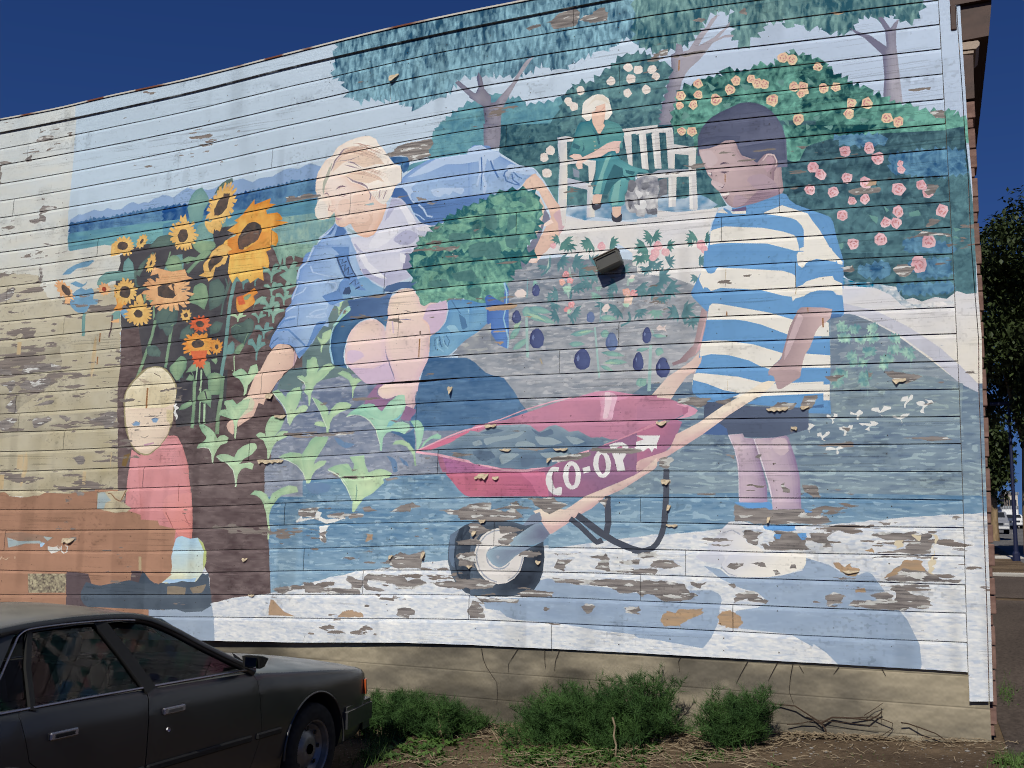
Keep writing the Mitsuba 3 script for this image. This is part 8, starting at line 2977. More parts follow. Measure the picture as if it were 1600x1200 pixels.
def paint_fn(p, n, uv):
    """uv = (palette entry, blend between its two tones): hand-mixed tones, brush dabs, hairline cracks, grime and paint peeled to grey wood"""
    i = mi.UInt32(dr.clip(uv.x * NP, 0, NP - 1))
    g = [dr.gather(mi.Float, a, i) for a in CH]
    amp, sx, sz, th = g[6], g[7], g[8], g[9]
    d = noise(p.x * sx + p.z * sz * .12, p.z * sz, 3.0) + .5 * noise(p.x * sx * 2.3 + 9, p.z * sz * 2.1, 7.0) - .75
    wx, wz = noise(p.x * 9, p.z * 9, 11.0) - .5, noise(p.x * 9, p.z * 9, 12.0) - .5
    dab = smoothstep(.38, .60, noise(p.x * 44 + p.z * 5 + wx * 3, p.z * 13 + wz * 2, 21.0)) - .5 + .8 * smoothstep(.62, .74, noise(p.x * 62 - p.z * 6, p.z * 19, 22.0)) - .7 * smoothstep(.66, .78, noise(p.x * 55 + 7, p.z * 17, 23.0))
    curl = smoothstep(.36, .62, noise((p.x + wx * .12) * 30, (p.z + wz * .14) * 27, 24.0)) - .5 + .9 * smoothstep(.62, .76, noise((p.x + wz * .1) * 46, (p.z + wx * .12) * 40, 25.0)) - .6 * smoothstep(.62, .76, noise((p.x - wz * .1) * 37, (p.z + wx * .1) * 34, 26.0))
    dash = smoothstep(.70, .80, noise(p.x * 16 + wx, p.z * 70 + wz * 2, 27.0)) - .35 * smoothstep(.66, .78, noise(p.x * 12, p.z * 52, 28.0))
    broad = noise(p.x * 1.9, p.z * 2.4, 29.0) - .5
    t = dr.clip(uv.y + amp * d * 1.5 + g[10] * (dab * .55 + .9 * broad) + g[11] * (curl * .47 + .5 * broad) + g[12] * dash * 1.0, -.35, 1.6)
    c = mi.Color3f(g[0] * (1 - t) + g[3] * t, g[1] * (1 - t) + g[4] * t, g[2] * (1 - t) + g[5] * t)
    fade = noise(p.x * 1.3, p.z * 2.0, 1.0)                                     # uneven fading
    c = c * (.95 + .10 * fade)
    streak = smoothstep(.56, .85, noise(p.x * 9, p.z * .9, 5.0)) * smoothstep(.35, .7, noise(p.x * 1.1 + 4, p.z * .7, 6.0))
    c = c * (1 - .16 * streak)
    fine = noise(p.x * 48, p.z * 60, 2.0)
    patchy = smoothstep(.5, .8, fbm(p.x * 2.2 + 31, p.z * 5.0, 0.0, 2))
    grime = smoothstep(.5, .72, noise(p.x * 10, p.z * 7, 14.0)) * patchy
    c = c * (1 - .20 * smoothstep(.66, .86, fine) * (.15 + .85 * patchy) - .13 * grime)      # soot specks
    grainline = smoothstep(.76, .88, noise(p.x * 2.5, p.z * 160, 8.0)) * smoothstep(.45, .75, noise(p.x * 2.1, p.z * 5, 9.0))
    c = c * (1 - .28 * grainline)                                              # checks along the grain
    # peeled flakes: long ragged islands along the boards
    f = fbm(p.x * 5.5, p.z * 30, 0.0, 4) * .62 + .38 * noise(p.x * 1.5 + 3, p.z * 6, 4.0)
    bare = smoothstep(th, th + .012, f)
    edge = smoothstep(th - .02, th, f) * (1 - bare)
    wood = cmix(lin((98, 92, 90)), lin((148, 138, 132)), noise(p.x * 6, p.z * 110, 5.5))
    c = c * (1 + .10 * edge)
    isb = dr.select(dr.abs(mi.Float(i) - NBARE) < .5, 1.0, 0.0)                  # scraps of old white paint left on the bare patches
    scrap = isb * smoothstep(.66, .69, fbm(p.x * 9 + 5, p.z * 44, 3.0, 3))
    c = c * (1 - scrap) + cmix(lin((176, 176, 172)), lin((214, 214, 212)), noise(p.x * 30, p.z * 30, 2.0)) * scrap
    return c * (1 - bare) + wood * bare
def paint_bump(p, n, uv):
    return .0016 * fbm(p.x * 4, p.z * 60, 0.0, 3) + .0008 * noise(p.x * 40, p.z * 40, 1.0)
scene['paint'] = two({'type': 'bumpmap', 'tex': mikit.proc(paint_bump, 2e-3), 'scale': 1.0, 'bsdf': {'type': 'diffuse', 'reflectance': mikit.proc(paint_fn)}})
def concrete_fn(p, n, uv):
    a = fbm(p.x * 1.7, p.z * 4, p.y * 3, 4); b = noise(p.x * 60, p.y * 60, p.z * 60)
    c = cmix(lin((104, 98, 87)), lin((154, 144, 124)), smoothstep(.3, .7, a))
    st = smoothstep(.5, .75, noise(p.x * 5, p.z * .8, 2.0)) * smoothstep(.1, .6, p.z)
    c = c * (1 - .25 * st); c = c * (.9 + .2 * b)
    dk = smoothstep(.52, .72, fbm(p.x * 1.1 + 7, p.z * 2.6, 0.0, 3))
    return c * (1 - .42 * dk) * (.86 + .28 * noise(p.x * 14, p.y, p.z * 30))
def concrete_bump(p, n, uv):
    f = p.z / .21; e = dr.abs(f - dr.floor(f) - .5)
    return .004 * fbm(p.x * 8, p.y * 8, p.z * 22, 3) - .004 * smoothstep(.46, .5, e)
scene['concrete'] = two({'type': 'bumpmap', 'tex': mikit.proc(concrete_bump, 3e-3), 'scale': 1.0, 'bsdf': princ(mikit.proc(concrete_fn), .9, .15)})
def dirt_fn(p, n, uv):
    a = fbm(p.x * 1.3, p.y * 1.3, 0.0, 4); b = noise(p.x * 38, p.y * 38, 0.0); c3 = noise(p.x * 140, p.y * 140, 1.0)
    c = cmix(lin((72, 60, 49)), lin((100, 85, 68)), smoothstep(.3, .7, a))
    c = c * (.78 + .34 * b) * (.85 + .3 * c3)
    peb = smoothstep(.90, .94, noise(p.x * 62, p.y * 62, 5.0))
    return c * (1 - peb) + mi.Color3f(.13, .115, .1) * peb
def dirt_bump(p, n, uv): return .03 * fbm(p.x * 5, p.y * 5, 0.0, 4) + .006 * noise(p.x * 70, p.y * 70, 0.0)
scene['dirt'] = two({'type': 'bumpmap', 'tex': mikit.proc(dirt_bump, 4e-3), 'scale': 1.0, 'bsdf': princ(mikit.proc(dirt_fn), .95, .1)})
def asphalt_fn(p, n, uv):
    a = fbm(p.x * .8, p.y * .5, 0.0, 3); b = noise(p.x * 50, p.y * 22, 0.0)
    return cmix(lin((60, 53, 49)), lin((80, 71, 65)), a) * (.7 + .5 * b)
scene['asphalt'] = two(princ(mikit.proc(asphalt_fn), .92, .12))
def brick_fn(p, n, uv):
    a = noise(p.x * 30, p.y * 30, p.z * 40); b = cell_rand(0 * p.x, 0 * p.y, p.z / .066)
    return cmix(lin((100, 76, 70)), lin((140, 112, 102)), .5 * a + .5 * b)
scene['brick'] = two(princ(mikit.proc(brick_fn), .85, .2))
def bark_fn(p, n, uv):
    a = fbm(p.x * 9, p.y * 9, p.z * 2.5, 3); return cmix(lin((92, 76, 58)), lin((168, 144, 112)), a)
scene['bark'] = two(princ(mikit.proc(bark_fn), .9, .1))
def leaf_fn(a, b):
    return lambda p, n, uv: cmix(a, b, noise(p.x * 7, p.y * 7, p.z * 7)) * (.6 + .8 * noise(p.x * 43, p.y * 43, p.z * 43))
scene['tree_leaf'] = two(princ(mikit.proc(leaf_fn((.018, .030, .009), (.055, .075, .024))), .55, .3))
scene['fennel'] = two(princ(mikit.proc(leaf_fn((.022, .055, .016), (.060, .125, .032))), .7, .2))
scene['weed'] = two(princ(mikit.proc(leaf_fn((.04, .085, .02), (.085, .15, .035))), .6, .25))
scene['dry_straw'] = two(princ(mikit.proc(lambda p, n, uv: cmix((.13, .095, .06), (.38, .30, .20), noise(p.x * 23, p.y * 23, p.z * 23))), .85, .2))
scene['twig'] = two(princ(alb(.055, .035, .024), .8, .2))
scene['pebble'] = two(princ(alb(.24, .22, .2), .8, .2))
scene['root'] = two(princ(alb(.05, .04, .032), .9, .1))
scene['rust'] = two(princ(mikit.proc(lambda p, n, uv: cmix(lin((112, 70, 54)), lin((196, 192, 182)), smoothstep(.32, .5, noise(p.x * 5, p.z * 9, 2.0)))), .8, .2))
scene['flake_back'] = two(princ(mikit.proc(lambda p, n, uv: cmix(lin((158, 142, 120)), lin((210, 194, 166)), noise(p.x * 60, p.y * 60, p.z * 60))), .8, .2))
scene['dark'] = two(princ(alb(.012, .011, .011), .8, .2))
scene['trim_brown'] = two(princ(mikit.proc(lambda p, n, uv: cmix(lin((54, 38, 34)), lin((84, 61, 53)), fbm(p.x * 6, p.y * 3, p.z * 12, 3))), .6, .3))
scene['trim_cream'] = two(princ(rgb(158, 140, 124), .6, .3))
scene['shadow_wood'] = two(princ(alb(.10, .085, .075), .9, .1))
scene['gravel_roof'] = two(princ(alb(.2, .19, .18), .9, .1))

# ---------------------------------------------------------------- the painted wall
def curve(pts):
    p = np.array(pts); o = np.argsort(p[:, 0]); p = p[o]
    from scipy.interpolate import PchipInterpolator
    f = PchipInterpolator(p[:, 0], p[:, 1]); a, b = p[0], p[-1]
    s0 = (p[1, 1] - p[0, 1]) / (p[1, 0] - p[0, 0]); s1 = (p[-1, 1] - p[-2, 1]) / (p[-1, 0] - p[-2, 0])
    s0, s1 = np.clip(s0, -.04, .05), np.clip(s1, -.03, .03)
    return lambda x: np.where(x < a[0], a[1] + s0 * (x - a[0]), np.where(x > b[0], b[1] + s1 * (x - b[0]), f(np.clip(x, a[0], b[0]))))
XL = -11.4
LN = {k: curve(v) for k, v in LINES.items()}
L1 = LN[5]; gap1 = LN[1](np.array(-2.2)) - LN[5](np.array(-2.2))
LN[1] = curve(LINES[1] + [[-.8, float(LN[2](np.array(-.8))) + .196], [.19, float(LN[2](np.array(.19))) + .196]])
LN[0] = curve(LINES[0] + [[-2.1, float(LN[1](np.array(-2.1))) + .2], [-.8, float(LN[1](np.array(-.8))) + .2], [.19, float(LN[1](np.array(.19))) + .2]])
LN[-1] = curve(TOP + [[-2.1, float(LN[0](np.array(-2.1))) + .155], [.25, float(LN[0](np.array(.25))) + .155]])
cl, crr, trr = np.array(CORNER_L)[::-1], np.array(CORNER_R)[::-1], np.array(TRIM_R)[::-1]
xl_of = lambda z: np.interp(z, cl[:, 1], cl[:, 0])

def rough(p, seed, s=.003, step=.014):
    """a torn paint edge: the outline broken up along the grain"""
    q = np.vstack([p, p[:1]]); out = []
    r = np.random.default_rng(seed)
    for a, b in zip(q[:-1], q[1:]):
        n = max(1, int(np.hypot(*(b - a)) / step))
        for i in range(n):
            c = a + (b - a) * i / n; w = nnoise(np.array([c[0] * 14, c[1] * 40, seed]), 3) - .5; out.append(c + r.normal(0, 1, 2) * (s * 1.6, s * .7) + w * np.array([.045, .012]))
    return np.array(out)
# painters model a form by working its edge darker and its middle lighter: which paints get that, and which way their two tones run
RIM = {k: 1 for k in ('denim', 'denimmid', 'leaflight', 'leafmint', 'leafmid', 'leafmid2', 'leafdark', 'leafteal', 'sunY', 'sunO', 'sunP', 'sunB', 'hair', 'tee', 'jeans', 'greens', 'eggplant', 'eggpale', 'eggleaf', 'shirtblue', 'ladytop', 'ladypants', 'bark', 'bark2', 'childhair', 'boyhair', 'rosewhite', 'chairblue', 'jeansblue', 'tyre', 'earth', 'handlegrey', 'jeansdk')}
RIM.update({k: -1 for k in ('face', 'armskin', 'knee', 'leg', 'boyskin', 'boyleg', 'childface', 'childshirt', 'ladyface', 'ladyskin', 'handle2', 'barrowside2', 'barrowred', 'shirtwhite')})
SHAPES = []
col = None
for row in MURAL.strip().split('\n'):
    if row[0] == '@': col = row[1:]; continue
    g = None
    if ';' in row: g, row = row.split(';'); g = [int(v) / 100 for v in g.split()]
    p = np.cumsum(np.array([int(v) for v in re.findall(r'-?\d+', row)], float).reshape(-1, 2), axis=0) / 250
    if col in ('bare', 'tan2', 'tanwood', 'cream2', 'white', 'dirtpatch', 'cream'): p = rough(p, len(SHAPES))
    elif col in ('whitepath', 'oldcream', 'sockblue', 'diaperblue', 'shoewhite'): p = rough(p, len(SHAPES), .003, .035)
    s = shapely.make_valid(shapely.Polygon(p))
    if s.area < 1e-6: continue
    sg = RIM.get(col, 0) * (.6 if s.area > .002 else 0)
    SHAPES.append((PN.index(col), s, g, -.45 * sg))
    if sg:
        w = min(.055, .22 * math.sqrt(s.area))
        for f, o in ((.28, -.12), (.62, .12), (1.0, .34)):
            q = s.buffer(-w * f, quad_segs=2).simplify(.002)
            if q.area > 1e-4: SHAPES.append((PN.index(col), q, g, o * sg))
# grey paint lost in ragged strips where the photograph shows the boards most weathered
TREE = shapely.STRtree([q[1] for q in SHAPES])
def paint_parts(poly, base='sky'):
    """the paint areas on one board, topmost paint first"""
    rem, out = poly, []
    for i in sorted(TREE.query(poly), reverse=True):
        c, s, g, off = SHAPES[i]
        try: a = rem.intersection(s)
        except shapely.errors.GEOSException: continue
        if a.area < 2e-7: continue
        out.append((c, a, g, off)); rem = rem.difference(s)
        if rem.is_empty or rem.area < 1e-7: return out
    out.append((PN.index(base), rem, None, 0))
    return out
def painted(polys, base='sky'):
    """polys: list of (polygon in wall coordinates, fn(x, z) -> y). One mesh with uv = (palette entry, blend)"""
    V, U = [], []
    for poly, yf in polys:
        for c, a, g, off in paint_parts(poly, base):
            ts = shapely.get_parts(shapely.constrained_delaunay_triangles(a))
            if not len(ts): continue
            xy = shapely.get_coordinates(ts).reshape(-1, 4, 2)[:, :3]
            area = (xy[:, 1, 0] - xy[:, 0, 0]) * (xy[:, 2, 1] - xy[:, 0, 1]) - (xy[:, 2, 0] - xy[:, 0, 0]) * (xy[:, 1, 1] - xy[:, 0, 1])
            xy[area < 0] = xy[area < 0][:, ::-1]
            xy = xy.reshape(-1, 2)
            if g: d = np.array([g[2] - g[0], g[3] - g[1]]); v = ((xy - np.array(g[:2])) @ d) / (d @ d + 1e-9)
            else: v = np.full(len(xy), .5)
            V.append(np.stack([xy[:, 0], yf(xy[:, 0], xy[:, 1]), xy[:, 1]], 1)); U.append(np.stack([np.full(len(xy), (c + .5) / NP), np.clip(v + off, -.5, 1.5)], 1))
    return np.vstack(V), np.vstack(U)
def edge_strip(xs, zs, y0, y1, base):
    """a narrow return face (underside of a board) from y0 back to y1"""
    V = []
    for i in range(len(xs) - 1):
        a, b, c, d = (xs[i], y0, zs[i]), (xs[i + 1], y0, zs[i + 1]), (xs[i + 1], y1, zs[i + 1]), (xs[i], y1, zs[i])
        V += [a, c, b, a, d, c]
    return np.array(V), np.tile([(PN.index(base) + .5) / NP, .3], (len(V), 1))
B = thing('painted_building', 'clapboard building with a faded, peeling garden mural over its whole side wall', 'building')
FRONT, BACK, COVE = -.022, -.0122, .030
for k in range(1, 28):
    top, bot = LN[k - 1], LN[k]
    zm = float(bot(np.array(.0)))
    js = sorted(JOINTS.get(k, [])); 
    if not js or js[0] > -8.5: js = [-9.9 + .4 * rng.random()] + js
    xs = [XL] + js + [None]
    for a, b in zip(xs[:-1], xs[1:]):
        zmid = float(bot(np.array(a))) + .1
        bx = float(xl_of(zmid)) - .004 if b is None else b - .0022
        ax = a + .0022
        sx = np.linspace(ax, bx, max(3, int((bx - ax) / .22) + 1))
        wob = .0012 * np.sin(sx * 3.1 + k * 1.7) + .0008 * np.sin(sx * 9 + k)
        zb, zt = bot(sx) + .0024 + wob, top(sx) - .0014
        if k == 17: zt = zt - .016 * np.exp(-((sx + 4.15) / .35) ** 2)
        zc = zt - COVE
        y0 = FRONT + rng.uniform(-.0015, .0012)
        f1 = shapely.Polygon(np.vstack([np.stack([sx, zb], 1), np.stack([sx, zc], 1)[::-1]]))
        f2 = shapely.Polygon(np.vstack([np.stack([sx, zc], 1), np.stack([sx, zt], 1)[::-1]]))
        cv = lambda x, z, sx=sx, zc=zc, y0=y0: y0 + (BACK - y0) * np.clip((z - np.interp(x, sx, zc)) / COVE, 0, 1)
        v, u = painted([(f1, lambda x, z, y0=y0: y0 + 0 * x), (f2, cv)])
        v2, u2 = edge_strip(sx, zb, y0, .004, 'bare')
        v3, u3 = edge_strip(sx[[0, 0]] , np.array([zb[0], zc[0]]), y0, .004, 'bare'); v4, u4 = edge_strip(sx[[-1, -1]], np.array([zb[-1], zc[-1]]), y0, .004, 'bare')
        v, u = np.vstack([v, v2, v3, v4]), np.vstack([u, u2, u3, u4])
        add('siding_board', trimesh.Trimesh(v, np.arange(len(v)).reshape(-1, 3), process=False), 'paint', B, uv=u)
# fascia under the roof edge, with rusty flashing
sx = np.linspace(XL, .19, 60)
zb, zt = LN[0](sx), LN[-1](sx) - .012
fy = -.042
v, u = painted([(shapely.Polygon(np.vstack([np.stack([sx, zb], 1), np.stack([sx, zt], 1)[::-1]])), lambda x, z: fy + 0 * x)])
v2, u2 = edge_strip(sx, zb, fy, .004, 'bare')
add('fascia_board', trimesh.Trimesh(np.vstack([v, v2]), np.arange(len(v) + len(v2)).reshape(-1, 3), process=False), 'paint', B, uv=np.vstack([u, u2]))
fl = []
for i in range(len(sx) - 1):
    q = np.array([[sx[i], fy - .012, zt[i] + .002], [sx[i + 1], fy - .012, zt[i + 1] + .002], [sx[i + 1], fy - .012, zt[i + 1] + .018], [sx[i], fy - .012, zt[i] + .018], [sx[i], .3, zt[i] + .03], [sx[i + 1], .3, zt[i + 1] + .03]])
    fl.append(mesh(q, [[0, 1, 2, 3], [3, 2, 5, 4]]))
add('roof_flashing', cat(fl), 'rust', B)
# corner board and the narrow stop beside it
cpoly = shapely.Polygon(np.vstack([cl + [0, 0], crr[::-1]]))
v, u = painted([(cpoly, lambda x, z: -.036 + 0 * x)], 'white')
zz = np.linspace(cl[0, 1], cl[-1, 1], 30)
side = [edge_strip(np.array([np.interp(z0, a[:, 1], a[:, 0]), np.interp(z1, a[:, 1], a[:, 0])]), np.array([z0, z1]), -.036, .01, 'white') for a in (cl, crr) for z0, z1 in zip(zz[:-1], zz[1:])]
v5, u5 = edge_strip(np.array([cl[0, 0], crr[0, 0]]), np.array([cl[0, 1], crr[0, 1]]), -.036, .01, 'bare')
add('corner_board', trimesh.Trimesh(np.vstack([v] + [s[0] for s in side] + [v5]), np.arange(len(v) + sum(len(s[0]) for s in side) + len(v5)).reshape(-1, 3), process=False), 'paint', B, uv=np.vstack([u] + [s[1] for s in side] + [u5]))
tpoly = shapely.Polygon(np.vstack([crr + [.006, 0], (trr + [.006, 0])[::-1]]))
v, u = painted([(tpoly, lambda x, z: -.026 + 0 * x)], 'white')
add('corner_stop', trimesh.Trimesh(v, np.arange(len(v)).reshape(-1, 3), process=False), 'paint', B, uv=u)
XR = .24                                            # behind the trim, the shell of the building
zfl = lambda x: LN[27](np.asarray(x, float))
sx = np.linspace(XL, XR, 40)
ztop = LN[-1](sx) - .02
core = mesh(np.vstack([np.stack([sx, sx * 0 + .004, zfl(sx) + .0], 1), np.stack([sx, sx * 0 + .004, ztop], 1), np.stack([sx, sx * 0 + 14, ztop], 1)]), [[i, i + 1, 40 + i + 1, 40 + i] for i in range(39)] + [[40 + i, 40 + i + 1, 80 + i + 1, 80 + i] for i in range(39)])
add('sheathing', cat([core, box(XL, XL + .1, .02, 14, -1.2, 5.3), box(XR - .02, XR, .02, 14, .1, 5.3)]), 'shadow_wood', B)
# concrete foundation
gx = np.linspace(XL, .315, 50)
fyo = .03 * np.clip((-3.3 - gx) / 1.6, 0, 2)
fv = np.vstack([np.stack([gx, fyo + .006, np.minimum(zfl(gx) + .05, 1.0)], 1), np.stack([gx, fyo + .002, np.minimum(zfl(gx) + .05, 1.0) - .5], 1), np.stack([gx, fyo - .004, G(gx, 0 * gx) - .25], 1)])
fnd = mesh(fv, [[i + 50, i + 51, i + 1, i] for i in range(49)] + [[i + 100, i + 101, i + 51, i + 50] for i in range(49)])
F = add('foundation', cat([fnd, box(.2, .316, .0, 6, -.3, .25)]), 'concrete', B)
for pts in ([(752,1013),(755,1030),(760,1042),(768,1054),(776,1066),(777,1085),(776,1100)], [(809,1014),(800,1028),(794,1038),(794,1050)], [(851,1014),(851,1030),(852,1045)], [(874,1016),(868,1032),(866,1048)], [(1064,1025),(1060,1034),(1062,1050)], [(1168,1034),(1158,1052),(1150,1068)], [(1215,1035),(1205,1054),(1200,1064)], [(1239,1036),(1235,1058),(1233,1080),(1240,1100)], [(1249,1040),(1256,1052)], [(1311,1042),(1302,1054)], [(1378,1045),(1384,1056)], [(1206,1098),(1207,1130)], [(1377,1106),(1377,1134)]):
    w = []
    for px, py in pts:
        a, b = px - 800.0, py - 600.0; c, s = math.cos(-ROLL), math.sin(-ROLL); a, b = a * c - b * s, a * s + b * c
        d = rt * a / 1617 - upv * b / 1617 + fwd; q = cam + d * (DIST - .004) / d[1]; w.append(q)
    add('root', tube(w, np.linspace(.0028, .0012, len(w)), 5), 'root', B); 
for i, k in enumerate([k for k in scene if k.startswith(B + '__root')]): pass
# curls of paint hanging from the boards, torn along their lower edge
for i, (x0, x1, z0, z1) in enumerate(FLAKES):
    zt, zb = max(z0, z1), min(z0, z1); w, h = x1 - x0, zt - zb; n, m = 4, max(4, int(w / .02)); V = []
    r = np.random.default_rng(100 + i); ph = r.uniform(.7, 1.4); sk = r.uniform(-.3, .3)
    low = .55 + .55 * r.random(m + 1); low[0] *= .4; low[-1] *= .4; wav = r.normal(0, .0025, m + 1)
    for j in range(n + 1):
        t = j / n
        for q in range(m + 1):
            u = q / m; hh = h * low[q] * t
            V.append([x0 + w * u + sk * hh, FRONT - .0026 - (.45 * hh + .004 * t) * math.sin(ph * t + .25) - abs(wav[q]) * t, zt - hh + .003 * r.normal() * (j == 0)])
    f = [[j * (m + 1) + q, (j + 1) * (m + 1) + q, (j + 1) * (m + 1) + q + 1, j * (m + 1) + q + 1] for j in range(n) for q in range(m)]
    add('paint_flake', mesh(V, f), 'flake_back', B)
# nail heads, two to a board on every stud
nv = []
for k in range(1, 28):
    for st in np.arange(-9.6, .1, .405):
        for up_ in (.06, .145):
            if rng.random() < .6: continue
            x = st + rng.uniform(-.02, .02); z = float(LN[k](np.array(x))) + up_ * rng.uniform(.8, 1.15); r = rng.uniform(.0022, .005); y = FRONT - .0032
            if x > float(xl_of(z)) - .02: continue
            nv.append([[x + r * math.cos(a), y, z + r * math.sin(a) * 1.2] for a in np.arange(6) * math.pi / 3])
nv = np.array(nv); fo = np.arange(len(nv))[:, None, None] * 6 + np.array([[0, 1, 2], [0, 2, 3], [0, 3, 4], [0, 4, 5]])
k = add('nail_heads', trimesh.Trimesh(nv.reshape(-1, 3), fo.reshape(-1, 3), process=False), 'root', B); tag(k, kind='stuff')
# brick front seen end-on at the corner: bricks of the street front, toothed at their outer ends
zb = .03; i = 0
while zb < 4.58:
    h = .118 + .05 * rng.random() if i % 3 else .075
    x1 = float(np.interp(zb, [0, .3, .7, 1.2, 5], [.352, .37, .378, .388, .398])) - (.012 if i % 3 == 0 else 0) + rng.uniform(-.005, .005)
    y0 = .03 + rng.uniform(0, .012)
    add('brick', box(.262, x1, y0, y0 + .2, zb + .003, min(zb + h, 4.59) - .006, .004), 'brick', B); zb += h; i += 1
add('mortar', box(.24, .285, .06, 5.9, .0, 4.59), 'concrete', B)
add('brick_wall', box(.24, .30, .25, 14, .0, 5.3), 'brick', B)
# cornice of the street front, its returned end above the corner board, running back along the front
def prof(pts, y0, y1):
    p = shapely.Polygon(pts); m = trimesh.creation.extrude_polygon(p, y1 - y0); v = np.array(m.vertices); return trimesh.Trimesh(np.stack([v[:, 0], v[:, 2] + y0, v[:, 1]], 1), m.faces[:, ::-1], process=False)
add('cornice', prof([(.262, 5.318), (.545, 5.325), (.552, 5.375), (.258, 5.37)], -.04, 14), 'trim_brown', B)
add('cornice_box', prof([(.30, 5.045), (.515, 5.055), (.545, 5.318), (.275, 5.316)], .0, 14), 'trim_brown', B)
add('cornice_end', box(.258, .300, -.05, .0, 5.12, 5.317, .006), 'trim_brown', B)
add('cornice_roll', prof([(.31, 4.975), (.425, 4.968), (.448, 4.99), (.452, 5.012), (.44, 5.03), (.306, 5.032)], .0, .35), 'trim_cream', B)
add('frieze_panel', prof([(.322, 4.592), (.40, 4.592), (.404, 4.93), (.318, 4.94)], .015, .3), 'trim_brown', B)
add('panel_stop', box(.31, .41, .01, .3, 4.94, 4.966, .003), 'trim_cream', B)
add('roof', mesh([[XL, .3, 5.6], [.45, .3, 5.33], [.45, 14, 5.33], [XL, 14, 5.6]], [[0, 1, 2, 3]]), 'gravel_roof', B)

# ---------------------------------------------------------------- ground
def sheet(xs, ys, lift, bumps=0.0, seed=0):
    X, Y = np.meshgrid(xs, ys); Z = G(X, Y) + lift
    if bumps: Z = Z + np.clip((.35 - X) / .6, 0, 1) * bumps * (nfbm(np.stack([X * 1.3, Y * 1.3, X * 0], -1), 3, seed) - .5)
    n = len(xs); V = np.stack([X, Y, Z], -1).reshape(-1, 3)
    i, j = np.meshgrid(np.arange(len(ys) - 1), np.arange(n - 1), indexing='ij'); a = (i * n + j).ravel()
    return mesh(V, np.stack([a, a + 1, a + n + 1, a + n], 1))
gxs = np.concatenate([[-400, -120, -40, -20], np.arange(-13, 3.2, .12), [5, 9, 20, 60, 200, 500]])
gys = np.concatenate([[-400, -100, -30, -14], np.arange(-9, .6, .12), [2, 4, 8, 14, 30, 60, 120, 300, 900]])
k = add('ground', sheet(gxs, gys, 0.0, .05), 'dirt', smooth=True); tag(k, kind='structure')
k = add('sidewalk', sheet(np.array([.40, .7, 1, 1.6, 2.2, 2.8, 6]), np.concatenate([np.arange(-.6, 4, .4), np.arange(4, 14.8, .9)]), .008, .0), 'asphalt', smooth=True); tag(k, kind='structure')
scene['kerb_concrete'] = two(princ(alb(.34, .32, .29), .85, .2)); scene['road_asphalt'] = two(princ(mikit.proc(lambda p, n, uv: mi.Color3f(.085, .083, .085) * (.7 + .5 * fbm(p.x * .7, p.y * .25, 0.0, 3))), .9, .15))
k = add('road', sheet(np.array([-40, -10, 0, 3, 6, 12, 24, 60.]), np.concatenate([np.arange(23, 60, 2), np.arange(60, 300, 20)]), .03), 'road_asphalt', smooth=True); tag(k, kind='structure')
def strip(x0, x1, y0, y1, h, lift=0): return cat([mesh(np.array([[x, y, G(x, y) + z] for y in (y0 + i * .5, min(y0 + i * .5 + .5, y1)) for x in (x0, x1) for z in (lift, h)]), [[0, 1, 3, 2], [1, 5, 7, 3], [5, 4, 6, 7], [0, 4, 5, 1], [2, 3, 7, 6]]) for i in range(max(1, int(math.ceil((y1 - y0) / .5))))])
for x0, x1, y0, y1 in ((.5, 9, 22.0, 22.6), (.5, 9, 33.5, 36.0)):
    m = box(x0, x1, y0, y1, -.1, .17, .02); v = np.array(m.vertices); v[:, 2] += G(v[:, 0], v[:, 1]); k = add('kerb', trimesh.Trimesh(v, m.faces, process=False), 'kerb_concrete'); tag(k, kind='structure')
k = add('pavement', sheet(np.array([-6, 0, .5, 1, 2, 4, 9]), np.arange(14.5, 22.1, .75), .012), 'asphalt', smooth=True); tag(k, kind='structure')

def on_ground(px, py, y=None):
    """where the sight line through a point of the photograph meets the plane y (or the ground), used once to place things"""
    a, b = px - 800.0, py - 600.0; c, s = math.cos(-ROLL), math.sin(-ROLL); a, b = a * c - b * s, a * s + b * c
    d = rt * a / 1617 - upv * b / 1617 + fwd
    if y is not None: return cam + d * ((y - cam[1]) / d[1])
    t = np.linspace(2, 60, 4000); P = cam + d * t[:, None]; below = P[:, 2] < G(P[:, 0], P[:, 1])
    return P[np.argmax(below)]

# ---------------------------------------------------------------- wall lamp
Lm = thing('wall_floodlight', 'small dark floodlight box mounted aslant on the mural above the wheelbarrow', 'wall lamp')
cx, cz, ang = -2.365, 3.545, math.radians(21)
def rotz(m, piv, a):
    v = np.array(m.vertices) - piv; c, s = math.cos(a), math.sin(a)
    return trimesh.Trimesh(np.stack([v[:, 0] * c - v[:, 2] * s, v[:, 1], v[:, 0] * s + v[:, 2] * c], 1) + piv, m.faces, process=False)
piv = np.array([cx, 0, cz])
scene['lamp_grey'] = two(princ(alb(.085, .083, .074), .55, .4)); scene['lamp_lens'] = two(princ(alb(.07, .068, .06), .35, .5)); scene['lamp_top'] = two(princ(alb(.16, .13, .11), .6, .3))
hs = man(box(cx - .108, cx + .10, -.165, -.06, cz - .06, cz + .055, .010)) - man(box(cx - .093, cx + .085, -.2, -.15, cz - .047, cz + .042))
lampz = lambda m: m
add('housing', rotz(tri(hs), piv, ang), 'lamp_grey', Lm)
add('lens', rotz(box(cx - .092, cx + .084, -.153, -.149, cz - .046, cz + .041), piv, ang), 'lamp_lens', Lm)
add('visor', rotz(box(cx - .112, cx + .104, -.170, -.055, cz + .056, cz + .065, .003), piv, ang), 'lamp_top', Lm)
add('mounting_plate', rotz(box(cx - .05, cx + .05, -.036, -.020, cz - .05, cz + .05, .004), piv, ang), 'lamp_grey', Lm)
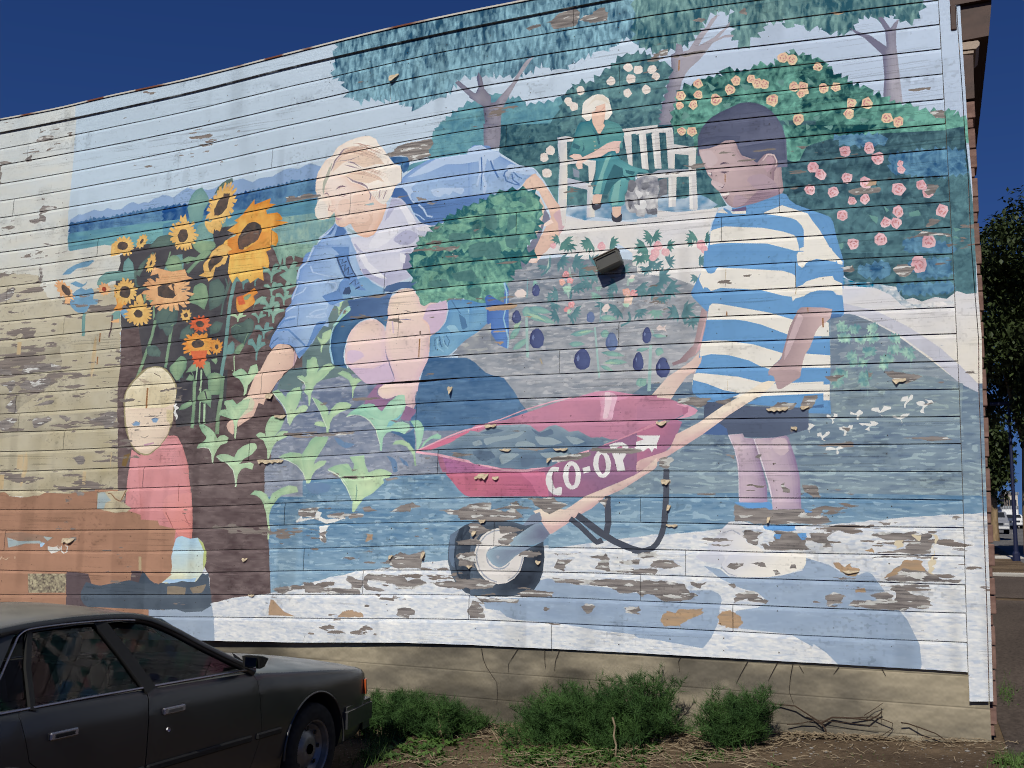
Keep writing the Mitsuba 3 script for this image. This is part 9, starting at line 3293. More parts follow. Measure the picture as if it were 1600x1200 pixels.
add('bracket', tube([[cx, -.03, cz - .02], [cx + .01, -.06, cz - .03], [cx + .01, -.08, cz - .01]], .014, 8), 'lamp_grey', Lm)

# ---------------------------------------------------------------- fennel along the foundation, weeds, straw, twigs
def blades(P, D, L, W, jit=.0):
    """slender triangles from P along D"""
    n = len(P); a = np.cross(D, nr.normal(size=(n, 3))); a /= np.linalg.norm(a, axis=1, keepdims=True) + 1e-9
    W = np.broadcast_to(W, (n,))[:, None]; L = np.broadcast_to(L, (n,))[:, None]
    v = np.stack([P - a * W, P + a * W, P + D * L], 1).reshape(-1, 3)
    return trimesh.Trimesh(v, np.arange(3 * n).reshape(-1, 3), process=False)
def unit(v): return v / (np.linalg.norm(v, axis=-1, keepdims=True) + 1e-9)
def fennel(x0, x1, ztop, nst, y0=-.28, lean=0.0, depth=.2):
    stems, PP, DD, LL = [], [], [], []
    for _ in range(nst):
        t = nr.random(); bx = x0 + (x1 - x0) * t; by = y0 + nr.normal() * depth * .6; by = min(by, -.07)
        env = ztop(t) * (.24 + .42 * nr.random() ** 1.3); g = float(G(bx, by))
        n = 7; tx = nr.normal() * .12 + lean; ty = -abs(nr.normal()) * .12
        s = np.linspace(0, 1, n); st = np.stack([bx + tx * s ** 1.6, np.minimum(by + ty * s ** 1.5, -.045), g - .02 + env * s], 1)
        stems.append(tube(st, np.linspace(.006, .002, n), 4, False))
        nb = int(10 + 26 * env)
        for _ in range(nb):                        # feathery fronds: a side rib with hair-fine segments
            u = .18 + .82 * nr.random() ** .8; i = min(int(u * (n - 1)), n - 2); p = st[i] + (st[i + 1] - st[i]) * (u * (n - 1) - i)
            d = unit(np.array([nr.normal(), nr.normal() * .7 - .15, .55 + .6 * nr.random()])); l = (.045 + .065 * nr.random()) * (1.25 - .5 * u)
            m = 16; q = nr.random((m, 1)) * l; P = p + d * q; P[:, 1] = np.minimum(P[:, 1], -.04)
            PP.append(P); DD.append(unit(d * .9 + nr.normal(size=(m, 3)) * .75 + [0, 0, .2])); LL.append(.03 + .045 * nr.random(m))
    return cat(stems), blades(np.vstack(PP), np.vstack(DD), np.concatenate(LL), .0017)
gx_ = lambda px, y=-.25: float(on_ground(px, 1100, y)[0])
hump = lambda *pts: (lambda t: float(np.interp(t, *zip(*pts))))
FENNEL = [
    (572, 655, hump((0, .62), (.3, .5), (.7, .52), (1, .45)), 95, 'dark green feathery fennel bush beside the front bumper of the parked car'),
    (640, 742, hump((0, .5), (.4, .52), (.75, .5), (1, .28)), 85, 'feathery fennel bush second from the car, left of the bare cracked foundation'),
    (826, 896, hump((0, .3), (.4, .5), (.7, .62), (1, .5)), 62, 'yellowing low fennel clump just right of the cracks in the foundation'),
    (880, 1034, hump((0, .55), (.15, .5), (.35, .72), (.5, .6), (.65, .75), (.9, .78), (1, .55)), 210, 'tallest and widest fennel bush, below the wheel and legs of the painted barrow'),
    (1122, 1186, hump((0, .45), (.25, .62), (.5, .55), (.75, .7), (1, .55)), 105, 'rightmost fennel bush, alone below the painted shoes'),
]
for a, b, zt, n, lab in FENNEL:
    t = thing('fennel_bush', lab, 'bush', 'fennel bushes along the foundation')
    st, lf = fennel(gx_(a), gx_(b), zt, n)
    add('stem', st, 'fennel', t); add('foliage', lf, 'fennel', t); dd = []
    for _ in range(int(n / 9) + 3):                # last year's canes among the green
        bx = gx_(a) + (gx_(b) - gx_(a)) * nr.random(); by = -.30 - .14 * nr.random(); g = float(G(bx, by)); l = .07 + .2 * nr.random() ** 2; dx = nr.normal() * .35 * l
        dd.append(tube([[bx, by, g - .01], [bx + dx * .5, by - .01, g + l * .55], [bx + dx, by - .03 * nr.random(), g + l]], [.0045, .004, .002], 4))
    tag(add('dry_cane', cat(dd), 'dry_straw', t), kind='stuff')
# low clumps out in the dirt
for px, py, r, h, n, lab in ((855, 1166, .24, .20, 42, 'low green fennel seedlings in the dirt in front of the yellowing clump'), (950, 1172, .13, .14, 16, 'small fennel tuft beside the bent pale stalk'), (1052, 1152, .07, .12, 7, 'tiny fennel tuft in the dirt right of the tallest bush')):
    c = on_ground(px, py); t = thing('fennel_tuft', lab, 'plant'); PP, DD, LL, SS = [], [], [], []
    for _ in range(n * 6):
        a = nr.random() * 6.28; rr = r * math.sqrt(nr.random()); p = np.array([c[0] + rr * math.cos(a), c[1] + rr * .5 * math.sin(a), 0]); p[2] = G(p[0], p[1])
        d = unit(np.array([nr.normal() * .6, nr.normal() * .5, 1.0])); l = h * (.5 + .7 * nr.random()); m = 26; q = np.sqrt(nr.random((m, 1))) * l
        PP.append(p + d * q); DD.append(unit(d + nr.normal(size=(m, 3)) * .8)); LL.append(.015 + .03 * nr.random(m))
    add('foliage', blades(np.vstack(PP), np.vstack(DD), np.concatenate(LL), .0017), 'fennel', t)
def leafquad(P, D, L, W):
    n = len(P); a = unit(np.cross(D, [0, 0, 1.0])) ; b = np.cross(a, D); L = L[:, None]; W = W[:, None]
    v = np.stack([P, P + D * L * .45 + a * W, P + D * L - b * L * .12, P + D * L * .45 - a * W], 1).reshape(-1, 3)
    f = (np.arange(n)[:, None, None] * 4 + np.array([[0, 1, 2], [0, 2, 3]])).reshape(-1, 3)
    return trimesh.Trimesh(v, f, process=False)
# broad-leaved weeds and grass, scattered more thickly in front of the bushes
PP, DD, LL, WW = [], [], [], []
def weeds(px, py, sx, sy, n, size, tall=.3):
    for _ in range(n):
        p = on_ground(px + nr.normal() * sx, min(py + nr.normal() * sy, 1300)); m = nr.integers(4, 9); a = nr.random(m) * 6.28
        d = unit(np.stack([np.cos(a), np.sin(a), tall + .7 * nr.random(m)], 1)); PP.append(np.repeat(p[None], m, 0) + nr.normal(size=(m, 3)) * [.02, .02, .003]); DD.append(d); l = size * (.5 + .8 * nr.random(m)); LL.append(l); WW.append(l * (.24 + .1 * nr.random(m)))
for q in ((648, 1166, 22, 8, 60, .055), (690, 1158, 14, 8, 40, .06), (665, 1172, 30, 9, 70, .045), (620, 1184, 22, 5, 30, .035), (770, 1168, 24, 7, 40, .035), (850, 1180, 40, 7, 100, .045), (800, 1172, 20, 7, 40, .04), (920, 1176, 20, 6, 40, .05), (940, 1172, 20, 5, 30, .045), (1000, 1166, 14, 4, 22, .045), (1020, 1174, 10, 4, 16, .04), (970, 1190, 20, 5, 30, .04), (1095, 1184, 14, 4, 24, .04), (880, 1192, 60, 5, 60, .035), (1140, 1186, 8, 3, 8, .03), (1215, 1200, 10, 3, 10, .03), (1208, 1148, 8, 4, 16, .035), (1195, 1150, 16, 3, 16, .03), (1590, 1190, 18, 7, 40, .035), (1575, 1090, 8, 8, 20, .03), (730, 1190, 50, 5, 50, .03), (600, 1178, 14, 6, 30, .05)): weeds(*q)
k = add('weeds', leafquad(np.vstack(PP), np.vstack(DD), np.concatenate(LL), np.concatenate(WW)), 'weed'); tag(k, kind='stuff', label='low green weeds growing in the dirt in front of the fennel', category='weeds')
PP, DD, LL = [], [], []
def grass(px, py, sx, sy, n, l, lean=0):
    for _ in range(n):
        p = on_ground(px + nr.normal() * sx, py + nr.normal() * sy); PP.append(p); DD.append(unit(np.array([nr.normal() * .35 + lean, nr.normal() * .3, 1]))); LL.append(l * (.5 + .8 * nr.random()))
for q in ((588, 1170, 12, 9, 160, .16, .2), (600, 1150, 14, 6, 120, .18, .3), (575, 1190, 16, 5, 140, .10), (640, 1135, 26, 4, 200, .12), (760, 1125, 40, 5, 120, .08), (720, 1182, 60, 8, 200, .05), (860, 1185, 60, 8, 300, .06), (960, 1182, 50, 8, 200, .05), (1100, 1186, 26, 5, 120, .05), (1585, 1195, 18, 6, 200, .08), (1570, 1088, 8, 10, 120, .08), (1330, 1190, 60, 8, 50, .03), (1225, 1145, 20, 4, 60, .07), (560, 1060, 10, 4, 10, .1)): grass(*q)
k = add('grass', blades(np.array(PP), np.array(DD), np.array(LL), .0028), 'weed'); tag(k, kind='stuff', label='thin grass scattered over the dirt along the building', category='grass')
# straw and dead stalks lying about
SS = []
for px, py, sx, sy, n, l in ((775, 1128, 40, 7, 240, .16), (740, 1140, 60, 8, 200, .13), (800, 1118, 30, 5, 120, .12), (640, 1140, 40, 5, 90, .13), (910, 1150, 50, 10, 120, .11), (1000, 1160, 60, 12, 130, .10), (1130, 1160, 40, 9, 190, .13), (1200, 1148, 30, 7, 160, .13), (1260, 1140, 40, 7, 200, .14), (1090, 1190, 60, 7, 80, .12), (1330, 1148, 40, 6, 90, .10), (1480, 1158, 50, 6, 50, .08), (700, 1190, 60, 6, 60, .1), (870, 1190, 80, 8, 90, .1), (1300, 1180, 120, 12, 60, .07)):
    for _ in range(int(n * 1.5)):
        p = on_ground(px + nr.normal() * sx, py + nr.normal() * sy); p[1] = min(p[1], -.05); a = nr.normal() * .7; ll = l * (.3 + nr.random()); d = unit(np.array([math.cos(a), math.sin(a), nr.normal() * .16])) * ll
        q = p + [0, 0, .006 + .02 * nr.random()]; SS.append(tube([q - d / 2, q + [0, 0, .008 * nr.normal()], q + d / 2], [.0022, .0032, .0018], 3, False))
k = add('straw', cat(SS), 'dry_straw'); tag(k, kind='stuff', label='dry straw and broken stalks strewn along the foundation', category='straw')
for pts, r, lab in (([(957, 1121), (961, 1135), (959, 1150), (963, 1165), (962, 1180)], .007, 'bent pale dead stalk standing in front of the tallest fennel'), ([(887, 1122), (880, 1133), (869, 1146)], .005, 'broken pale stalk leaning at the left foot of the tallest fennel'), ([(934, 1147), (937, 1165)], .005, 'short pale stub standing left of the bent stalk'), ([(769, 1142), (775, 1152), (781, 1162)], .006, 'pale split stalk lying in the straw below the foundation cracks'), ([(693, 1128), (688, 1140), (680, 1150)], .005, 'pale stalk leaning on the straw under the second fennel bush')):
    t = thing('dead_stalk', lab, 'stalk'); w = []
    g = on_ground(*pts[-1]); w = [on_ground(px, py, g[1]) for px, py in pts]
    scene[t] = mikit.ply(tube(w, r, 6), 'dry_straw', smooth=60)
# fallen branch lying against the foundation, and a lone stick
def branch(parts, lab, y):
    t = thing('dead_branch', lab, 'branch')
    for pts, r0, r1 in parts:
        w = np.array([on_ground(px, py, y + .02 * math.sin(i * 1.9)) for i, (px, py) in enumerate(pts)])
        add('limb', tube(w, np.linspace(r0 * .62, r1 * .62, len(w)), 6), 'twig', t, smooth=60)
branch([([(1202, 1099), (1220, 1101), (1242, 1103), (1256, 1112), (1270, 1121), (1284, 1131), (1290, 1140), (1292, 1150)], .007, .010), ([(1283, 1130), (1300, 1121), (1330, 1122), (1358, 1125), (1372, 1118), (1378, 1112)], .012, .007), ([(1330, 1122), (1362, 1120), (1380, 1124), (1395, 1130), (1393, 1140), (1380, 1148)], .007, .004), ([(1350, 1118), (1366, 1108), (1380, 1098)], .005, .003), ([(1230, 1132), (1252, 1130), (1272, 1126), (1288, 1135)], .006, .005), ([(1260, 1120), (1280, 1126), (1330, 1130), (1372, 1136)], .005, .003)], 'forked dark dead branch lying against the foundation right of the last fennel bush', -.05)
branch([([(1408, 1129), (1420, 1131), (1440, 1138), (1462, 1146), (1478, 1157)], .008, .006), ([(1432, 1134), (1434, 1144)], .003, .002)], 'lone curved stick leaning on the foundation near the building corner', -.06)
PB = []
for _ in range(170):
    px, py = 1200 + 380 * nr.random(), 1150 + 55 * nr.random(); p = on_ground(px, py)
    if p[1] > -.05: continue
    m = trimesh.creation.icosphere(0, .004 + .010 * nr.random() ** 3); m.apply_scale((1.3, 1, .6)); m.apply_translation(p + [0, 0, .003]); PB.append(m)
k = add('pebbles', cat(PB), 'pebble'); tag(k, kind='stuff', label='small pale pebbles in the dirt near the building corner', category='pebbles')

# ---------------------------------------------------------------- street behind the corner
def tree(base, lab, x, y, h, crown, nleaf, tr=.2, leafsz=.22, mat='tree_leaf', seed=1, grp=None):
    t = thing(base, lab, 'tree', grp); r = np.random.default_rng(seed); g = float(G(x, y))
    limbs = [tube([[x, y, g - .1], [x - .02, y, g + h * .15], [x + .03, y, g + h * .36]], [tr * 1.15, tr, tr * .8], 9)]
    cx, cy, cz, rx, ry, rz = crown; top = np.array([x + .03, y, g + h * .34]); ends = []
    for i in range(11):
        a = i * 2.4 + r.random(); e = np.array([cx + rx * .6 * math.cos(a), cy + ry * .6 * math.sin(a), cz + rz * r.uniform(-.5, .6)]); m = (top + e) / 2 + [0, 0, -.2]
        limbs.append(tube([top, m, e], [tr * .55, tr * .33, tr * .1], 6)); ends.append(e)
    add('trunk', cat(limbs), 'bark', t, smooth=60)
    K = 220; d = unit(r.normal(size=(K, 3))); q = r.random((K, 1)) ** .45; C = np.array([cx, cy, cz]) + d * q * [rx, ry, rz] * (.8 + .3 * r.random((K, 1)))
    i = r.integers(0, K, nleaf); cr = r.uniform(.12, .26, K)[i, None] * (rx + rz) * .5
    P = C[i] + unit(r.normal(size=(nleaf, 3))) * cr * r.random((nleaf, 1)) ** .4; D = unit(r.normal(size=(nleaf, 3)) + [0, 0, -.3])
    L = leafsz * (.6 + .8 * r.random(nleaf)); add('crown', leafquad(P, D, L, L * .3), mat, t)
    return t
def place(px, N):
    """x of a sight line N metres beyond the camera in depth"""
    return float(on_ground(px, 849, N - DIST)[0])
t1x = place(1612, 42)
tree('street_tree', 'big dark street tree filling the right edge above the lamp post', t1x, 34, 11, (t1x + 1.2, 32.5, 9.0, 3.7, 3.3, 5.0), 90000, .24, .20, seed=3)
tree('street_tree', 'second street tree further down the street, seen under the big dark tree', place(1556, 66), 58, 8, (place(1556, 66), 58, 6.2, 1.1, 2.0, 2.6), 7000, .2, .3, seed=4)
post = thing('lamp_post', 'slim dark blue lamp post in front of the big street tree', 'lamp post')
scene['post_blue'] = two(princ(alb(.012, .016, .05), .5, .4))
px_ = place(1587, 40); g = float(G(px_, 32)); add('pole', tube([[px_, 32, g], [px_, 32, g + 1.2], [px_, 32, g + 5.4]], [.085, .065, .05], 10), 'post_blue', post, smooth=60)
add('base', lathe([(0, .0), (0, .13), (.25, .12), (.32, .08), (.32, 0)], 12).apply_transform(trimesh.transformations.rotation_matrix(-math.pi / 2, [0, 1, 0])).apply_translation((px_, 32, g)), 'post_blue', post)
add('lantern', box(px_ - .6, px_ + .1, 31.9, 32.1, g + 5.4, g + 5.52, .03), 'post_blue', post)
# porch roof, far buildings
scene['shingle'] = two(princ(mikit.proc(lambda p, n, uv: mi.Color3f(.28, .29, .31) * (.55 + .45 * smoothstep(.2, .4, dr.abs(p.x * 4 - dr.floor(p.x * 4) - .5)))), .8, .2)); scene['white_wood'] = two(princ(alb(.62, .62, .62), .6, .3)); scene['stucco'] = two(princ(alb(.24, .19, .16), .8, .2)); scene['pale_stucco'] = two(princ(alb(.55, .5, .45), .8, .2)); scene['window_dark'] = two(princ(alb(.02, .022, .026), .15, .5))
hs_ = thing('house', 'grey shingled hip roof with white fascia just past the brick front', 'house')
x0 = place(1549, 70); x1 = place(1567, 70); ya = 62; zb = 5.4 + 1.0
def P3(px, py, N): return on_ground(px, py, N - DIST)
a, b, c, d = P3(1540, 741, 70), P3(1567, 738, 70), P3(1563, 728, 73), P3(1545, 716, 76)
zf = a[2]
add('roof', mesh([[x0 - 4, ya, zf], [x1, ya, zf], [x1, ya + 9, zf], [x0 - 4, ya + 9, zf], [x0 - 1.2, ya + 4.5, zf + 1.25], [x0 - 2.2, ya + 4.5, zf + 1.25]], [[0, 1, 4, 5], [1, 2, 4, 4], [2, 3, 5, 4], [3, 0, 5, 5]]), 'shingle', hs_)
add('fascia', box(x0 - 4, x1, ya + .02, ya + 9, zf - .32, zf - .02), 'white_wood', hs_)
add('wall', box(x0 - 4, x1 - .55, ya + .5, ya + 8.5, .5, zf - .32), 'stucco', hs_)
for (pa, pb, top, bot, N, m, lab, base) in ((1571, 1577, 771, 815, 130, 'stucco', 'far brown building at the end of the street', 'street_building'), (1576, 1590, 773, 815, 136, 'pale_stucco', 'pale far building right of the brown one at the end of the street', 'street_building'), (1566, 1590, 795, 812, 122, 'white_wood', 'low white building with a grey flat roof behind the parked cars', 'street_building')):
    A_, B_ = P3(pa, bot, N), P3(pb, top, N); t = thing(base, lab, 'building')
    add('wall', box(A_[0], B_[0], N - DIST, N - DIST + 8, float(G(A_[0], N - DIST)) - .5, B_[2]), m, t)
    add('roof', box(A_[0] - .1, B_[0] + .1, N - DIST - .1, N - DIST + 8.1, B_[2], B_[2] + .3), 'shingle', t)
    for j in range(2): add('window', box(A_[0] + (B_[0] - A_[0]) * (.15 + .45 * j), A_[0] + (B_[0] - A_[0]) * (.4 + .45 * j), N - DIST - .03, N - DIST + .1, B_[2] - 1.6, B_[2] - .6), 'window_dark', t)

# ---------------------------------------------------------------- cars
scene['car_paint'] = two(princ(mikit.proc(lambda p, n, uv: mi.Color3f(.024, .025, .028) * (.8 + .4 * fbm(p.x * 3, p.y * 3, p.z * 3, 3)) + mi.Color3f(.10, .095, .085) * smoothstep(.6, 1.0, n.z) * (.5 + .8 * noise(p.x * 7, p.y * 7, 1.0))), .30, .5, clearcoat=.5, clearcoat_gloss=.85))
scene['black_rubber'] = two(princ(alb(.012, .012, .012), .6, .3)); scene['tyre_rubber'] = two(princ(mikit.proc(lambda p, n, uv: mi.Color3f(.020, .020, .020) * (.7 + .7 * noise(p.x * 40, p.y * 40, p.z * 40))), .8, .2))
scene['chrome'] = {'type': 'roughconductor', 'material': 'Cr', 'alpha': .25, 'specular_reflectance': {'type': 'rgb', 'value': [.6, .6, .62]}}; scene['steel'] = two(princ(mikit.proc(lambda p, n, uv: mi.Color3f(.17, .17, .17) * (.6 + .8 * fbm(p.x * 20, p.y * 20, p.z * 20, 2))), .4, .5, .6))
scene['car_glass'] = {'type': 'thindielectric', 'int_ior': 1.22, 'specular_transmittance': {'type': 'rgb', 'value': [.13, .15, .16]}}
scene['amber'] = two(princ(alb(.40, .075, .02), .25, .5)); scene['lens_clear'] = two(princ(alb(.5, .5, .5), .1, .5)); scene['seat_blue'] = two(princ(alb(.035, .04, .065), .9, .1)); scene['seat_grey'] = two(princ(alb(.16, .15, .15), .9, .1))
scene['mirror'] = {'type': 'conductor', 'material': 'Al', 'specular_reflectance': {'type': 'rgb', 'value': [.35, .36, .38]}}
CX, CY = -3.80 - .80, -1.96                       # centre line of the car; y of the front axle; the car points at the wall
CG = float(G(-3.8, CY)) - .005
W2 = .815
def U(u, x, z): return np.array([CX + x, CY + u, CG + z])
def xf(m):
    v = np.array(m.vertices if hasattr(m, 'vertices') else m); w = np.stack([CX + v[:, 0], CY + v[:, 1], CG + v[:, 2]], 1); return trimesh.Trimesh(w, m.faces, process=False)
# body below the glass: stations along the car, each a half section
st = np.array([.80, .78, .70, .45, .1, -.3, -.62, -.75, -1.2, -1.8, -2.4, -2.9, -3.1, -3.35, -3.52, -3.58])
hw = np.array([.62, .70, .765, .80, .812, .815, .815, .815, .815, .815, .812, .805, .795, .77, .72, .66])
zs = np.array([.64, .70, .725, .755, .79, .825, .855, .865, .875, .885, .90, .905, .905, .90, .885, .85])    # shoulder
zt = np.array([.655, .725, .765, .805, .845, .88, .905, .91, .91, .92, .93, .945, .95, .945, .925, .87])      # centre
zl = np.array([.40, .30, .25, .22, .20, .19, .185, .185, .185, .185, .19, .20, .21, .24, .30, .40])
from scipy.interpolate import PchipInterpolator as PI
o = np.argsort(st); us = np.unique(np.concatenate([np.linspace(-3.58, .80, 61), [.80, .785, -3.565]])); fi = lambda a: PI(st[o], a[o])(us)
HW, ZS, ZT, ZL = fi(hw), fi(zs), fi(zt), fi(zl)
sec = [(0, 0, 'l'), (.86, 0, 'l'), (.955, .04, 'l'), (.985, .25, 'm'), (1.0, .55, 'm'), (1.0, .80, 'm'), (.985, .93, 'm'), (.955, .985, 'm'), (.90, 1.0, 's'), (.72, .45, 't'), (.45, .8, 't'), (.2, .96, 't'), (0, 1, 't')]
def half(i):
    out = []
    for x, t, kd in sec:
        if kd == 'l': z = ZL[i] + t
        elif kd == 'm': z = ZL[i] + (ZS[i] - ZL[i]) * t
        elif kd == 's': z = ZS[i] + .006
        else: z = ZS[i] + .006 + (ZT[i] - ZS[i] - .006) * t
        out.append((HW[i] * x, us[i], z))
    return out
rings = []
for i in range(len(us)):
    h = half(i); rings.append(h + [(-x, y, z) for x, y, z in h[-2:0:-1]])
rings = np.array(rings); n, m = rings.shape[:2]
ii, jj = np.meshgrid(np.arange(n - 1), np.arange(m), indexing='ij'); q = np.stack([ii * m + jj, ii * m + (jj + 1) % m, (ii + 1) * m + (jj + 1) % m, (ii + 1) * m + jj], -1).reshape(-1, 4)
V = rings.reshape(-1, 3); f = np.vstack([q[:, [0, 1, 2]], q[:, [0, 2, 3]]]); c0, c1 = len(V), len(V) + 1
V = np.vstack([V, rings[0].mean(0), rings[-1].mean(0)]); k = np.arange(m)
f = np.vstack([f, np.stack([k * 0 + c0, (k + 1) % m, k], 1), np.stack([k * 0 + c1, (n - 1) * m + k, (n - 1) * m + (k + 1) % m], 1)])
body = trimesh.Trimesh(V, f, process=False)
if body.volume < 0: body.invert()
body = man(body)
def cylx(x0, x1, u, z, r, n=40):
    c = trimesh.creation.cylinder(r, x1 - x0, sections=n); c.apply_transform(trimesh.transformations.rotation_matrix(math.pi / 2, [0, 1, 0])); c.apply_translation(((x0 + x1) / 2, u, z)); return man(c)
for u in (0, -2.52):
    for s in (-1, 1): body = body - cylx(min(s * .50, s * 1.0), max(s * .50, s * 1.0), u, .305, .352)
body = body - man(box(-.66, .66, -2.95, -.80, .42, 1.2))          # cabin
def exq(poly, x0, x1):
    mm = trimesh.creation.extrude_polygon(shapely.Polygon(poly), x1 - x0); v = np.array(mm.vertices); return man(trimesh.Trimesh(np.stack([v[:, 2] + x0, v[:, 0], v[:, 1]], 1), mm.faces, process=False))
DOORS = {'door': [(-.70, .26), (-.60, .5), (-.66, .8), (-.74, 1.0), (-1.585, 1.0), (-1.60, .8), (-1.60, .26)], 'door_b': [(-1.607, .26), (-1.607, .8), (-1.592, 1.0), (-2.36, 1.0), (-2.42, .86), (-2.36, .66), (-2.22, .56), (-2.13, .42), (-2.08, .26)]}
Car = thing('parked_car', 'dark grey old sedan with dusty roof, parked nose-in to the mural wall', 'car')
gapc = []
for s, tg in ((1, ''), (-1, '')):
    for nm, pl in DOORS.items():
        a = exq(pl, .50, .9) if s > 0 else exq(pl, -.9, -.50)
        big = shapely.Polygon(pl).buffer(.0035, join_style=2); ab = exq(list(big.exterior.coords)[:-1], .742, .9) if s > 0 else exq(list(big.exterior.coords)[:-1], -.9, -.742)
        thin = exq(pl, .75, .9) if s > 0 else exq(pl, -.9, -.75)
        d = body ^ thin; body = body - ab
        if s > 0: gapc.append((nm, d))
        else: gapc.append((nm, d))
add('body', xf(tri(body)), 'car_paint', Car, smooth=32)
DK = [add('door', xf(tri(d)), 'car_paint', Car, smooth=32) for nm, d in gapc]
# greenhouse: roof shell, pillars, glass
XB, XT = .775, .565                                             # half widths at the belt and at the roof rail
prf = [(-.70, .895), (-1.27, 1.265), (-1.45, 1.315), (-2.0, 1.335), (-2.35, 1.315), (-2.50, 1.27), (-3.02, .935)]
ru = np.array([-1.20, -1.27, -1.38, -1.6, -1.9, -2.2, -2.4, -2.5, -2.56]); rz = PI(*zip(*[(-2.56, 1.20), (-2.45, 1.24), (-2.2, 1.278), (-1.9, 1.292), (-1.6, 1.287), (-1.38, 1.26), (-1.2, 1.20)]))(ru)
RW = PI(*zip(*[(-2.56, .53), (-2.3, .555), (-1.8, .57), (-1.4, .56), (-1.2, .545)]))(ru)
def shell(off):
    return np.array([[(x * RW[i], ru[i], rz[i] - off + (.0 if abs(x) < 1 else -.018) - .035 * x * x - .02 * abs(x) ** 6) for x in np.linspace(-1.02, 1.02, 15)] for i in range(len(ru))])
def grid_faces(n, m):
    i, j = np.meshgrid(np.arange(n - 1), np.arange(m - 1), indexing='ij'); a = (i * m + j).ravel(); return np.stack([a, a + 1, a + m + 1, a + m], 1)
t_, b_ = shell(0), shell(.035); nn, mm = t_.shape[:2]
add('roof', xf(cat([mesh(t_.reshape(-1, 3), grid_faces(nn, mm)[:, ::-1]), mesh(b_.reshape(-1, 3), grid_faces(nn, mm))])), 'car_paint', Car, smooth=50)
def bar(p, w, h, mat, nm, par=Car):
    p = np.asarray(p, float); t = unit(np.gradient(p, axis=0)); a = unit(np.cross(t, [1.0, 0, .25])); b = np.cross(t, a); V = []
    for i in range(len(p)): V += [p[i] + a[i] * w * sx + b[i] * h * sy for sx, sy in ((-1, -1), (1, -1), (1, 1), (-1, 1))]
    F = [[4 * i + j, 4 * i + (j + 1) % 4, 4 * i + 4 + (j + 1) % 4, 4 * i + 4 + j] for i in range(len(p) - 1) for j in range(4)] + [[0, 1, 2, 3], [4 * len(p) - 1, 4 * len(p) - 2, 4 * len(p) - 3, 4 * len(p) - 4]]
    return add(nm, xf(mesh(V, F)), mat, par, smooth=30)
def side(s, u, z):
    """a point of the glass plane, leaning in with height"""
    t = np.clip((z - .885) / (1.215 - .885), -.1, 1.1); return [s * (XB + (XT - XB) * t - .01 * t * (1 - t)), u, z]
